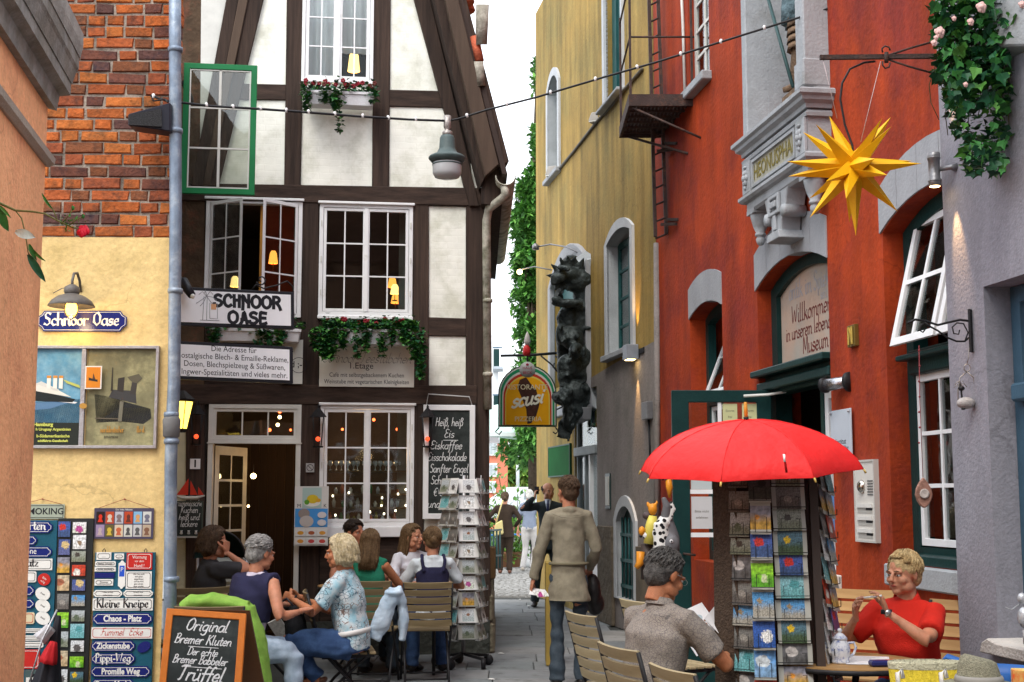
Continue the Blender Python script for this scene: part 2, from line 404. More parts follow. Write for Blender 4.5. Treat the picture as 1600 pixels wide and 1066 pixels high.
def remesh_geo(mb,voxel,smooth=2,disp=0,dscale=12,dfun=None):
 """fuses overlapping solids in mb into one skin; returns (verts, faces) in world space"""
 me=bpy.data.meshes.new('r');me.from_pydata([tuple(v)for v in mb.v],[],mb.f)
 bm=bmesh.new();bm.from_mesh(me);bmesh.ops.recalc_face_normals(bm,faces=bm.faces);bm.to_mesh(me);bm.free()
 o=bpy.data.objects.new('r',me);_tmp.collection.objects.link(o)
 a=o.modifiers.new('r','REMESH');a.mode='VOXEL';a.voxel_size=voxel
 if smooth:
  s_=o.modifiers.new('s','SMOOTH');s_.iterations=smooth;s_.factor=.5
 vl=_tmp.view_layers[0];vl.update();dg=vl.depsgraph
 ev=o.evaluated_get(dg);m2=bpy.data.meshes.new_from_object(ev)
 vs=[v.co.copy()for v in m2.vertices];fs=[tuple(p.vertices)for p in m2.polygons]
 if disp or dfun:
  for v in m2.vertices:
   c=v.co;n=v.normal
   d=disp*(noise.noise(c*dscale)+.5*noise.noise(c*dscale*2.3))if disp else 0
   if dfun:d+=dfun(c,n)
   vs[v.index]=c+n*d
 bpy.data.objects.remove(o);bpy.data.meshes.remove(me);bpy.data.meshes.remove(m2)
 return vs,fs
def skin(name,mb,mats,parent,voxel=.012,smooth=2,disp=0,dscale=12,label=None,dfun=None,**kw):
 vs,fs=remesh_geo(mb,voxel,smooth,disp,dscale,dfun)
 b=M().add(vs,fs,0,True)
 return mk(name,b,mats,parent,label,**kw)
def font_geo(txt,size,bold=0,shear=0,align='CENTER',sx=1.0,space=1.0):
 cu=bpy.data.curves.new('t','FONT');cu.body=txt;cu.size=size;cu.offset=bold;cu.shear=shear
 cu.align_x=align;cu.align_y='CENTER';cu.space_character=space;cu.resolution_u=3;cu.extrude=.0004
 o=bpy.data.objects.new('t',cu)
 me=bpy.data.meshes.new_from_object(o)
 vs=[(v.co.x*sx,v.co.y,v.co.z)for v in me.vertices];fs=[tuple(p.vertices)for p in me.polygons]
 bpy.data.objects.remove(o);bpy.data.curves.remove(cu);bpy.data.meshes.remove(me)
 return vs,fs
GL={'a':(4.6,'4,4.6 2.2,5.2 .3,3.8 .2,1.2 1.8,0 3.6,1 4,4|4,5 4,1.2 4.8,.2'),'b':(4.6,'.5,10 .4,5 .5,.3|.5,3.5 2,5 3.8,4.2 4,1.5 2.4,0 .5,.6'),'c':(4,'3.8,4.2 2.4,5 .6,4 .3,1.6 1.6,0 3.6,.6'),'d':(4.8,'3.8,3.8 2.2,5 .4,3.6 .4,1.2 2,0 3.7,1|4,10 3.9,5 4,1 4.8,.2'),'e':(4.2,'.4,2.6 3.6,2.9 3.2,4.8 1.6,5 .4,3.2 .5,1 2,0 3.8,.9'),'f':(3.4,'3.8,9 2.8,9.8 1.8,8.6 1.5,4 1.2,-2.6 .4,-3.4|0,5 3.2,5'),'g':(4.6,'4,4.4 2.2,5 .4,3.6 .5,1.2 2.2,.2 3.8,1.2|4,5 4,-1.5 2.6,-3.6 .6,-2.6'),'h':(4.8,'.5,10 .5,0|.5,3.2 2.2,5 3.8,4 3.9,1 4.6,.1'),'i':(2.2,'.9,5 .8,1 1.7,0|1,7 1.1,7.5'),'j':(2.4,'1.6,5 1.5,-2 .4,-3.4|1.7,7 1.8,7.5'),'k':(4.6,'.5,10 .5,0|3.6,5 .7,2.6 2,2.4 4.2,0'),'l':(2.4,'.7,10 .6,2 1,.2 2,.3'),'m':(7,'.4,5 .5,0|.5,3.4 1.8,5 3.1,4.2 3.1,0|3.1,3.4 4.6,5 5.9,4 6,1 6.8,.1'),'n':(4.8,'.4,5 .5,0|.5,3.2 2.2,5 3.8,4 3.9,1 4.6,.1'),'o':(4.4,'2.1,5 .4,3.8 .3,1.2 2,0 3.8,1.1 3.9,3.8 2.1,5 3,4.9'),'p':(4.6,'.5,5 .5,-3.4|.5,3.6 2.2,5 3.9,3.8 3.8,1.2 2.2,0 .6,1'),'r':(3.6,'.4,5 .5,0|.5,3 1.8,4.9 3.4,4.7'),'s':(3.8,'3.4,4.4 2,5 .6,4 1.2,2.8 3,2.2 3.4,.9 1.8,0 .2,.7'),'ß':(4.8,'.6,-3 .7,7 1.8,9.6 3.4,8.6 3,6.4 1.8,5.4 3.8,4 3.8,1 2.4,0 1.4,.5'),'t':(3.2,'1.5,8 1.4,1.4 2.2,0 3.2,.6|.2,5 3,5.1'),'u':(4.8,'.4,5 .5,1.2 1.8,0 3.8,1.6|3.9,5 3.9,1 4.7,.1'),'ü':(4.8,'.4,5 .5,1.2 1.8,0 3.8,1.6|3.9,5 3.9,1 4.7,.1|1.2,7 1.3,7.6|3.1,7 3.2,7.6'),'v':(4.2,'.2,5 1.8,0 3.8,5'),'w':(6,'.3,5 .9,.6 2,0 3,1.4 3.1,4.6|3.1,1.4 4.2,0 5.4,2 5.5,5'),'z':(4,'.4,5 3.6,5 .4,0 3.8,.1'),'B':(5.6,'.8,9.6 .9,0|.2,9 2.4,10 4.2,8.6 3.6,6 1.4,5.2|1.4,5.2 4.6,4.6 4.8,1.4 2.6,0 .2,.6'),'D':(6,'.9,9.6 .9,.3|.2,9.4 3.2,9.8 5.4,7 5,2 2.6,0 .2,.4'),'E':(5,'4.6,9 2.4,10 .8,8 1.8,5.6 3.4,5.4|1.8,5.5 .4,3 1,.4 3,0 4.8,1.2'),'F':(5,'.3,9.6 4.8,9.8|1.8,9.6 1.6,1.5 .2,.2|1,5.2 4,5.4'),'G':(5.8,'5,8.6 3,10 .8,7.8 .5,3 2.2,0 4.6,.8 5,4 3,4.1'),'H':(6,'.8,9.8 .7,0|5,9.8 4.9,1.2 5.8,.1|.8,5 4.9,5.2'),'K':(5.8,'.9,9.8 .8,0|5,9.8 1.1,4.8 2.6,4.8 5.6,0|.2,9.2 1.6,9.9'),'M':(7.4,'.4,.1 1.2,9.6 3.6,2 6,9.8 6.6,.6 7.2,.1'),'O':(6.2,'3,10 .8,7.6 .6,2.6 2.8,0 5.2,2.2 5.4,7.4 3.4,10 2.2,9.4'),'P':(5.2,'1,9.6 .9,0|.2,9 2.6,10 4.6,8 4,5.2 1.2,4.6'),'S':(5.2,'4.6,8.8 2.6,10 .8,8 1.6,5.8 4,4.6 4.4,1.6 2.4,0 .4,1'),'T':(5.6,'.3,9 2,9.9 5.4,9.7|3,9.7 2.6,1.4 1.4,.2'),'W':(8,'.4,9.6 1.8,.4 4,7 5.6,.4 7.6,9.8'),'€':(4.4,'4,8.6 2.4,9 .9,6 1,2 2.6,0 4,.6|.1,5.4 3,5.4|.1,3.6 2.8,3.6'),'-':(3.4,'.5,2.8 2.8,2.8'),',':(1.8,'.9,.6 .4,-1.4'),'.':(1.6,'.6,0 .8,.3'),' ':(2.8,''),'0':(4.4,'2.1,9 .4,6.8 .3,2.2 2,0 3.8,2.1 3.9,6.8 2.1,9'),'1':(2.6,'.4,7 1.6,9 1.6,0'),'2':(4.2,'.5,7.4 2.2,9 3.6,7 .4,0 4,0'),'3':(4,'.4,8.4 2.4,9 3.2,6.6 1.6,5 3.6,3.4 2.6,0 .3,.6'),'5':(4,'3.6,9 1,9 .8,5.2 3,5.2 3.4,1.6 1.8,0 .3,.6'),}
def strokes_of(txt,smooth=True):
 x=0;out=[]
 for ch in txt:
  a,s=GL.get(ch)or GL.get(ch.lower())or GL[' ']
  for st in s.split('|'):
   if not st:continue
   pts=[tuple(float(q)for q in w.split(','))for w in st.split()]
   pts=[(p[0]/10+x,p[1]/10)for p in pts]
   if smooth and len(pts)>2:
    cr=[]
    for i in range(len(pts)-1):
     p0=pts[max(i-1,0)];p1=pts[i];p2=pts[i+1];p3=pts[min(i+2,len(pts)-1)]
     for k in range(4):
      t=k/4
      cr.append(tuple(.5*(2*p1[c]+(p2[c]-p0[c])*t+(2*p0[c]-5*p1[c]+4*p2[c]-p3[c])*t*t+(3*p1[c]-p0[c]-3*p2[c]+p3[c])*t**3)for c in(0,1)))
    cr.append(pts[-1]);pts=cr
   out.append(pts)
  x+=(a+.5)/10
 return out,x
def pen(mb,txt,x,z,size,w=.06,nib=None,shear=0,align='C',d=.002,smooth=True,sx=1.0,m=0,jit=0):
 """written strokes on the surface y = 0: w is the pen width, nib the pen angle of a broad pen"""
 st,adv=strokes_of(txt,smooth)
 adv*=size*sx
 x0=x-(adv/2 if align=='C' else adv if align=='R' else 0)
 for k,pts in enumerate(st):
  P=[V((x0+(p[0]+p[1]*shear)*size*sx,z+p[1]*size))for p in pts]
  if jit:P=[p+V((random.uniform(-1,1),random.uniform(-1,1)))*jit*size for p in P]
  n=len(P);vs=[];fs=[]
  dd=-d-.00012*(k%7)
  for i,p in enumerate(P):
   t=(P[min(i+1,n-1)]-P[max(i-1,0)])
   if t.length<1e-9:t=V((1,0))
   t.normalize();nr=V((-t.y,t.x))
   ww=w*size/2
   if nib is not None:
    nv=V((math.cos(nib),math.sin(nib)))
    ww*=max(.25,abs(t.x*nv.y-t.y*nv.x))
   if i in(0,n-1):p=p+t*ww*(.6 if i else-.6)
   vs+=[(p.x+nr.x*ww,dd,p.y+nr.y*ww),(p.x-nr.x*ww,dd,p.y-nr.y*ww),(p.x+nr.x*ww*.9,dd+.0015,p.y+nr.y*ww*.9),(p.x-nr.x*ww*.9,dd+.0015,p.y-nr.y*ww*.9)]
  for i in range(n-1):
   a,b=i*4,i*4+4
   fs+=[(a,a+1,b+1,b),(a+2,a,b,b+2),(a+1,a+3,b+3,b+1),(a+3,a+2,b+2,b+3)]
  fs+=[(0,2,3,1),((n-1)*4,(n-1)*4+1,(n-1)*4+3,(n-1)*4+2)]
  mb.add(vs,fs,m)
 return adv
def typ(mb,txt,x,z,size,d=.002,m=0,**kw):
 vs,fs=font_geo(txt,size,**kw)
 mb.add([(x+v[0],-d-v[2],z+v[1])for v in vs],fs,m)
def at_T(origin,ux=(1,0,0),uz=(0,0,1)):
 """frame: local x along ux, local -y towards the viewer's side, z along uz"""
 o=V(origin);ux=V(ux).normalized();uz=V(uz).normalized();n=ux.cross(uz)
 return lambda v:o+ux*v[0]-n*v[1]+uz*v[2]
def board_T(c,rot=0,tilt=0,roll=0):
 """upright frame at c, turned about z by rot, leaning back by tilt"""
 q=Mx.Rotation(rot,3,'Z')@Mx.Rotation(-tilt,3,'X')@Mx.Rotation(roll,3,'Y')
 c=V(c)
 return lambda v:c+q@V(v)
def plate_outline(w,h,cut=0,n=0):
 a,b=w/2,h/2
 if cut==0:return[(-a,-b),(a,-b),(a,b),(-a,b)]
 c=cut
 return[(-a+c,-b),(a-c,-b),(a-c*.6,-b+c*.6),(a,-b+c),(a,b-c),(a-c*.6,b-c*.6),(a-c,b),(-a+c,b),(-a+c*.6,b-c*.6),(-a,b-c),(-a,-b+c),(-a+c*.6,-b+c*.6)]
def ring_poly(mb,out,w,y0,y1,m=0):
 """frame line that follows an outline"""
 cx=sum(p[0]for p in out)/len(out);cz=sum(p[1]for p in out)/len(out)
 W=max(abs(p[0]-cx)for p in out);H=max(abs(p[1]-cz)for p in out)
 inn=[(cx+(p[0]-cx)*(1-w/W),cz+(p[1]-cz)*(1-w/H))for p in out]
 mb.prism(out,y0,y1,m,holes=[inn[::-1]])
def px_poly(pl,pts,d=0):
 return[pl.p(a,b,d)for a,b in pts]
def rect_px(pl,x0,y0,x1,y1,d=0):
 """s0, z0, s1, z1 of a picture rectangle measured at its middle lines"""
 ym,xm=(y0+y1)/2,(x0+x1)/2
 return pl.p(x0,ym,d)[0],pl.p(xm,y1,d)[1],pl.p(x1,ym,d)[0],pl.p(xm,y0,d)[1]
def arch_poly(s0,s1,z0,zs,zt,n=10):
 """rectangle from z0 to the springing zs, arched up to zt"""
 c=(s0+s1)/2;a=(s1-s0)/2;h=zt-zs
 rr=(a*a+h*h)/(2*h);zc=zt-rr
 a0=math.asin(min(1,a/rr))if h<=a else math.pi-math.asin(min(1,a/rr))
 pts=[(s0,z0),(s1,z0)]
 for i in range(n+1):
  w=a0-2*a0*i/n
  pts.append((c+rr*math.sin(w),zc+rr*math.cos(w)))
 return pts
def casement(parent,T,s0,s1,z0,z1,y,cols,rows,fm,gm,fw=.035,mw=.014,dep=.035,name='window',label=None,third=True):
 """one glazed leaf: frame mesh with muntin and pane children (parent is a thing)"""
 b=M(T);b.prism([(s0,z0),(s1,z0),(s1,z1),(s0,z1)],y,y+dep,0,holes=[[(s0+fw,z0+fw),(s0+fw,z1-fw),(s1-fw,z1-fw),(s1-fw,z0+fw)]])
 w=mk(name,b,fm,parent,label,bev=.002)
 a0,a1,b0,b1=s0+fw,s1-fw,z0+fw,z1-fw
 for i in range(1,cols):
  x=a0+(a1-a0)*i/cols
  mk('muntin',M(T).box((x-mw/2,y+.004,b0),(x+mw/2,y+dep*.8,b1)),fm,w)
 for j in range(1,rows):
  z=b0+(b1-b0)*j/rows
  mk('muntin',M(T).box((a0,y+.006,z-mw/2),(a1,y+dep*.8-.002,z+mw/2)),fm,w)
 for i in range(cols):
  for j in range(rows):
   xa,xb=a0+(a1-a0)*i/cols,a0+(a1-a0)*(i+1)/cols
   za,zb=b0+(b1-b0)*j/rows,b0+(b1-b0)*(j+1)/rows
   mk('pane',M(T).box((xa+mw/2,y+dep*.45,za+mw/2),(xb-mw/2,y+dep*.45+.003,zb-mw/2)),gm,w)
 return w
def frame_box(parent,T,s0,s1,z0,z1,y,dep,fw,m,name='window_frame',label=None,bev=.003):
 b=M(T);b.prism([(s0,z0),(s1,z0),(s1,z1),(s0,z1)],y,y+dep,0,holes=[[(s0+fw,z0+fw),(s0+fw,z1-fw),(s1-fw,z1-fw),(s1-fw,z0+fw)]])
 return mk(name,b,m,parent,label,bev=bev)
def leafmesh(name,size,m,fold=.25,ivy=True):
 if ivy:pr=[(0,0),(.42,.05),(.5,.42),(.22,.5),(0,1),(-.22,.5),(-.5,.42),(-.42,.05)]
 else:pr=[(0,0),(.16,.3),(.14,.7),(0,1),(-.14,.7),(-.16,.3)]
 n=len(pr);me=bpy.data.meshes.new(name)
 vs=[(p[0]*size,abs(p[0])*size*fold,p[1]*size)for p in pr]+[(0,-.02*size,.5*size)]
 me.from_pydata(vs,[],[(i,(i+1)%n,n)for i in range(n)]);me.materials.append(m)
 return me
def leaf_cloud(name,spots,size,mats,parent=None,ivy=False,kind=None,droop=.5,**tg):
 """many leaf faces in one mesh, each leaf small and separately turned"""
 vs,fs,ms=[],[],[]
 pr=[(0,0),(.42,.05),(.5,.42),(.22,.5),(0,1),(-.22,.5),(-.5,.42),(-.42,.05)]if ivy else[(0,0),(.22,.45),(0,1),(-.22,.45)]
 for p in spots:
  s=size*random.uniform(.6,1.35)
  q=Mx.Rotation(random.uniform(0,6.28),3,'Z')@Mx.Rotation(random.gauss(math.pi*droop,.6),3,'X')@Mx.Rotation(random.uniform(-.5,.5),3,'Y')
  k=len(vs)
  for a,b in pr:vs.append(V(p)+q@V((a*s,abs(a)*s*.3,b*s)))
  if ivy:fs.append(tuple(range(k,k+8)));ms.append(random.randrange(len(mats)))
  else:fs.append((k,k+1,k+2));fs.append((k,k+2,k+3));j=random.randrange(len(mats));ms+=[j,j]
 xs=[v.x for v in vs];ys=[v.y for v in vs];zs=[v.z for v in vs]
 org=V(((min(xs)+max(xs))/2,(min(ys)+max(ys))/2,min(zs)))
 me=bpy.data.meshes.new(name);me.from_pydata([tuple(v-org)for v in vs],[],fs)
 for x in mats:me.materials.append(x)
 me.polygons.foreach_set('material_index',ms)
 return tag(link_mesh(name,me,org,parent),tg.get('label'),tg.get('cat'),tg.get('group'),kind)
 #  ground
gm_ground=mat('plain_ground',(.13,.125,.12),.9,var=.15,vs=.6,bump=.3,bs=20)
g=M().add([(-500,-500,-.06),(500,-500,-.06),(500,900,-.06),(-500,900,-.06)],[(0,1,2,3)])
mk('ground',g,gm_ground,kind='structure')
slabmats=[mat('paving_slab',c,.8,var=.16,vs=3,bump=.25,bs=70,rnd=.1,c2=(.07,.075,.07),c2s=4,c2t=.62)for c in((.19,.20,.205),(.22,.225,.225),(.17,.185,.19))]
pav=M()
pav.prism([(-4.2,-.058),(3.2,-.058),(3.2,-.012),(-4.2,-.012)],2.0,21.2)
pave=mk('pavement',pav,mat('paving_joint',(.05,.052,.048),.95,bump=.3),kind='structure')
random.seed(3)
slab_me=[]
for w_ in(.62,.78,.95):
 for k in range(3):
  b=M();b.box((-w_/2+.004,-.296,-.05),(w_/2-.004,.296,0))
  slab_me.append((w_,mesh_of(b,slabmats[k],'paving_slab',V((0,0,0)),bev=.006)))
y=7.2;row=0
while y<21:
 near=y<13.4
 x=(-1.6 if near else-.35)-random.random()*.4
 while x<(2.5 if y<9 else 2.0 if y<14.5 else 1.1 if y<17 else.7):
  w_,me=random.choice(slab_me)
  if y>7.2 and y<21:piece('paving_slab',me,pave,(x+w_/2,y,random.uniform(-.002,.002)),(random.uniform(-.003,.003),random.uniform(-.003,.003),random.choice((0,math.pi))))
  x+=w_
 y+=.6;row+=1
cob=M();random.seed(5)
y=21.3
while y<30:
 x=-1.3+random.random()*.1
 while x<1.7:
  a=.05*random.uniform(.8,1.15);h=random.uniform(0,.012)
  cob.add([(x-a,y-a,-.05),(x+a,y-a,-.05),(x+a,y+a,-.05),(x-a,y+a,-.05),(x-a*.7,y-a*.7,h),(x+a*.7,y-a*.7,h),(x+a*.7,y+a*.7,h),(x-a*.7,y+a*.7,h)],[(4,5,6,7),(0,1,5,4),(1,2,6,5),(2,3,7,6),(3,0,4,7)])
  x+=.118
 y+=.118
mk('cobbles',cob,mat('pale_cobble',(.27,.265,.25),.9,var=.35,vs=7,bump=.3),kind='stuff')
sq=M().add([(-30,21.2,-.03),(30,21.2,-.03),(30,60,-.03),(-30,60,-.03)],[(0,1,2,3)])
mk('square',sq,mat('pale_square_paving',(.25,.25,.24),.9,var=.2,vs=5,bump=.2),kind='structure')
scrap=mat('paper_scrap',(.75,.75,.72),.8,var=.1)
for(a,b,lab)in((826,945,'tiny white paper scrap on the paving beside the standing man'),(783,1017,'pale curled paper scrap on the paving by the card rack wheels'),(812,935,'white paper speck on the paving nearer the cobbles'),(768,1056,'pale straw-like scrap on the front paving slabs')):
 Y=EYE*2084/(b-778);p=at(a,b,Y);p.z=.006
 mb=M(board_T(p,random.random()*3));mb.box((-.03,-.012,0),(.03,.012,.003));mb.box((-.01,-.02,.002),(.018,.004,.006))
 mk('paper_scrap',mb,scrap,label=lab,cat='litter')
 #  coral house, far left edge
CX,CY=-2.34,6.5
PC=Plane(CX,CY,.154,1.0)
coral_h=thing('coral_house','coral red rendered house with grey moulded cornice at the left edge','house',(CX-.6,CY-1.5,0))
def CW(s,z,d):return V((CX,CY,0))+V((-.152,.988,0))*s+V((.988,.152,0))*d+V((0,0,z))
TC=lambda v:CW(v[0],v[2],-v[1])
b=M(TC);b.box((-4.2,0,0),(0,1.2,3.95));mk('wall',b,coral,coral_h,bev=.01)
gst=mat('grey_cornice_paint',(.22,.20,.17),.8,var=.25,vs=7,bump=.3,c2=(.30,.29,.27),c2s=5)
def corn(z0,prof,name,m):
 b=M(TC);n=len(prof);vs=[]
 for s_,e_ in((-4.3,0),(.0,1)):
  for d,z in prof:vs.append((s_+(d if e_ else 0),-d,z0+z))
 b.add(vs,[tuple(range(n)),tuple(range(2*n-1,n-1,-1))]+[(i,(i+1)%n,(i+1)%n+n,i+n)for i in range(n)])
 mk(name,b,m,coral_h)
corn(3.50,[(-.2,0),(.035,0),(.045,.08),(.09,.10),(.09,.16),(-.2,.16)],'cornice',gst)
corn(3.661,[(-.2,0),(.095,0),(.11,.07),(.12,.09),(.12,.15),(-.2,.15)],'cornice',gst)
corn(3.812,[(-.2,0),(.125,0),(.135,.06),(.135,.13),(.10,.16),(-.2,.18)],'cornice',mat('pale_cornice',(.33,.31,.28),.8,var=.2,vs=7,bump=.3))
corn(3.20,[(-.1,0),(.012,0),(.035,.02),(.04,.05),(.015,.075),(-.1,.08)],'string_course',mat('string_course_stone',(.42,.36,.30),.8,var=.15,bump=.3))
rose=thing('climbing_rose','thin rose branch with one red bloom and a pale leaf reaching past the coral wall','plant',at(-20,330,4.6))
YR=4.7
def rp(a,b,dy=0):return at(a,b,YR+dy)
b=M()
b.tube([rp(-40,300),rp(0,318),rp(24,329),rp(52,331),rp(70,334),rp(90,345),rp(112,355),rp(124,358)],[.006,.005,.004,.0035,.003,.003,.0025,.0025],6)
b.tube([rp(24,329),rp(34,342),rp(40,368),rp(44,395),rp(50,405)],.0022,5)
b.tube([rp(96,350),rp(108,336),rp(114,326)],.002,5);b.tube([rp(108,352),rp(122,342),rp(130,338)],.002,5);b.tube([rp(90,345),rp(84,330),rp(70,308)],.002,5)
mk('stem',b,mat('rose_stem',(.16,.17,.05),.6,var=.2,vs=30),rose)
def bigleaf(a0,a1,wd,m,par,tw=0):
 p,q=V(a0),V(a1);t=(q-p);n=V((0,-1,tw)).normalized();s=t.cross(n).normalized();vs=[];fs=[]
 for i in range(7):
  k=i/6;w=wd*math.sin(math.pi*min(1,k*.92+.06))**.8 if i<6 else 0
  c=p+t*k+n*.012*math.sin(k*3)
  vs+=[c-s*w+n*.004,c,c+s*w+n*.004]
 for i in range(6):
  k=i*3;fs+=[(k,k+1,k+4,k+3),(k+1,k+2,k+5,k+4)]
 b=M().add(vs,fs,0,True);o=mk('leaf',b,m,par)
 return o
for a,c_,w_,k in(((0,325),(14,362),.017,0),((44,398),(72,442),.014,2),((48,385),(72,408),.006,3),((46,382),(58,408),.009,1),((66,302),(84,328),.005,1),((0,322),(18,342),.006,3)):
 bigleaf(rp(*a),rp(*c_),w_,leaf_m[k],rose,random.uniform(-.5,.5))
pl_leaf=mat('pale_leaf',(.62,.72,.66),.5,var=.08)
bigleaf(rp(24,362),rp(56,372),.017,pl_leaf,rose)
leaf_cloud('small_leaves',[rp(random.gauss(107,8),random.gauss(348,6),random.uniform(-.02,.02))for _ in range(50)],.018,[leaf_m[1],leaf_m[3]],rose,kind='stuff')
pet=mat('red_petal',(.62,.01,.03),.5,var=.2,vs=60,bump=.1)
b=M();cc=rp(130,361)
for i in range(16):
 w=i*2.4;r_=.004+.013*(i/16)
 q=cc+V((math.cos(w)*r_,math.sin(w)*r_*.6,math.sin(w)*r_*.9))
 b.ball(q,(.011,.006,.013),7,0,5)
mk('rose_bloom',b,pet,rose)
for a in((114,325),(130,338)):
 b=M().ball(rp(*a),(.006,.006,.01),7);b.ball(rp(a[0]+1,a[1]-3),(.003,.003,.005),6,1);mk('bud',b,[leaf_m[1],pet],rose)
 #  brick and plaster house on the left
PB=Plane(-2.34,9.06,1,.02)
brick_h=thing('brick_house','house wall of old orange brick above cream plaster beside the grey downpipe','house',(-3.2,9.4,0))
TB=PB.f()
sL,sR=PB.p(0,700)[0]-.3,PB.p(264,600)[0]
zP=PB.p(150,371)[1]
def plan_prism(mb,pts,z0,z1,m=0):
 n=len(pts);vs=[(p[0],p[1],z0)for p in pts]+[(p[0],p[1],z1)for p in pts]
 fs=[tuple(range(n))[::-1],tuple(range(n,2*n))]+[(i,(i+1)%n,(i+1)%n+n,i+n)for i in range(n)]
 return mb.add(vs,fs,m)
cA,cB=PB.W(sL,0),PB.W(sR,0)
pl_pts=[(cA.x,cA.y),(cB.x,cB.y),(cB.x-1.25,13.6),(cA.x,13.6)]
b=M();plan_prism(b,pl_pts,0,zP);mk('plaster_wall',b,cream,brick_h)
b=M();plan_prism(b,[(p[0]+(-.006 if i in(1,2)else 0),p[1]+(.019 if i<2 else 0))for i,p in enumerate(pl_pts)],zP+.003,5.9)
mk('mortar_bed',b,mat('lime_mortar',(.33,.28,.23),.95,var=.35,vs=9,bump=.5,c2=(.14,.12,.10),c2s=5),brick_h)
brick_cols=[(.42,.105,.024),(.34,.085,.026),(.27,.07,.028),(.14,.05,.032),(.44,.13,.03),(.09,.042,.035),(.37,.10,.026),(.20,.07,.03)]
bmats=[mat('fired_brick',c,.85,var=.28,vs=16,bump=.6,bs=45,rnd=.16,c2=(c[0]*.45,c[1]*.6,c[2]*.9),c2s=11,c2t=.55)for c in brick_cols]
bm_cache={}
def brick_mesh(w,k):
 key=(round(w,2),k)
 if key not in bm_cache:
  b=M();h=.0355
  r0=random.Random(k*7+int(w*100))
  j=lambda:r0.uniform(-.006,.006)
  w2=w/2
  vs=[(-w2+j(),-.012+j(),-h+j()),(w2+j(),-.012+j(),-h+j()),(w2+j(),-.012+j(),h+j()),(-w2+j(),-.012+j(),h+j())]
  fr=[(v[0]*(1-.012/w),-.024+j()*.6,v[2]*.82)for v in vs]
  bk=[(v[0]*1.01,.04,v[2]*1.02)for v in vs]
  b.add(vs+fr+bk,[(4,5,6,7),(0,1,5,4),(1,2,6,5),(2,3,7,6),(3,0,4,7),(8,9,1,0),(9,10,2,1),(10,11,3,2),(11,8,0,3)])
  bm_cache[key]=mesh_of(b,bmats[k],'brick',V((0,0,0)))
 return bm_cache[key]
random.seed(21)
z=zP+.045;rown=0
sA=PB.p(30,300)[0]-.25
while z<5.25:
 s=sA-random.uniform(0,.2);k=rown%2
 while s<sR-.03:
  w=.255 if(k%2==0)else.125
  if random.random()<.25:w=random.choice((.125,.255,.19))
  w=min(w,sR+.004-s)
  if w<.05:break
  w=round(w,2)
  mi=random.choice((0,0,1,1,2,2,3,4,5,6,7,3))
  piece('brick',brick_mesh(w,mi),brick_h,PB.W(s+w/2,z+random.uniform(-.003,.003),-.03+random.uniform(-.004,.003)),(0,random.gauss(0,.008),math.atan2(PB.u.y,PB.u.x)))
  s+=w+.013;k+=1
 z+=.0845;rown+=1
def wallT(pl,px,py,d=0.0):
 s,z=pl.p(px,py,d)
 return(lambda v:pl.W(s+v[0],z+v[2],d-v[1])),s,z
def rectT(pl,x0,y0,x1,y1,d):
 s0,z0,s1,z1=rect_px(pl,x0,y0,x1,y1,d)
 c,zc=(s0+s1)/2,(z0+z1)/2
 return(lambda v:pl.W(c+v[0],zc+v[2],d-v[1])),s1-s0,z1-z0
navy=paint((.012,.02,.15),.2);ivory=paint((.74,.74,.70),.25);redE=paint((.50,.025,.02),.3);tealE=paint((.01,.09,.14),.5,var=.15)
blackp=paint((.015,.015,.02),.4)
def plate(pl,x0,y0,x1,y1,d,fill,ink,text,label,style='sans',cut=.0,ring=True,par=None,sz=.62,group=None,cat='enamel sign',oval=False,rot=0,bold=.0):
 T0,w,h=rectT(pl,x0,y0,x1,y1,d)
 T=T0 if not rot else(lambda v:T0((v[0]*math.cos(rot)-v[2]*math.sin(rot),v[1],v[0]*math.sin(rot)+v[2]*math.cos(rot))))
 out=[(w/2*math.cos(i*.3142),h/2*math.sin(i*.3142))for i in range(20)]if oval else plate_outline(w,h,cut*h)
 b=M(T);b.prism(out,-.004,.002)
 o=mk('enamel_plate',b,fill,par,label,None if par else cat,group)
 if ring and not oval:
  i2=plate_outline(w-.016,h-.016,max(.0,cut*h*.9)or.008)
  rr=M(T);ring_poly(rr,i2,.003,-.0052,-.0038);mk('border_line',rr,ink,o)
 if text:
  tt=M(T)
  for(tx,zz,size)in text:
   if style=='sans':typ(tt,tx,0,zz*h,size*h,d=.0045,bold=bold,sx=.82)
   elif style=='fraktur':pen(tt,tx,0,zz*h-size*h*.32,size*h,w=.20,nib=R(40),d=.005,smooth=False)
   elif style=='script':pen(tt,tx,0,zz*h-size*h*.32,size*h,w=.13,nib=R(50),d=.005,shear=.25)
  mk('lettering',tt,ink if ink else blackp,o)
 return o
plate(PB,59,486,198,518,.012,navy,ivory,[('Schnoor Oase',0,.62)],'navy blue enamel street plate reading Schnoor Oase under the brass wall lamp','fraktur',cut=.3)
T,s_,z_=wallT(PB,126,456,.0)
wl=thing('wall_lamp','grey enamel gooseneck wall lamp with a glowing bulb above the navy street plate','lamp',T((0,0,0)))
gu=mat('lamp_grey_enamel',(.12,.11,.10),.45,var=.15,vs=20)
k=2084/9.06
b=M(T);b.tube([(0,0,.0),(0,-.03,.07),(0,-.09,.115),(0,-.16,.10),(0,-.19,.05),(0,-.19,.0)],.0095,10);mk('gooseneck',b,gu,wl)
b=M(T).lathe([(.02,.02),(.05,.0),(.053,-.03),(.045,-.05)],(0,-.19,.0),20);mk('lamp_cap',b,gu,wl)
b=M(T).lathe([(.045,-.045),(.09,-.062),(.13,-.09),(.155,-.128),(.152,-.131),(.12,-.098),(.08,-.072),(.03,-.06)],(0,-.19,0),28);mk('lamp_shade',b,gu,wl)
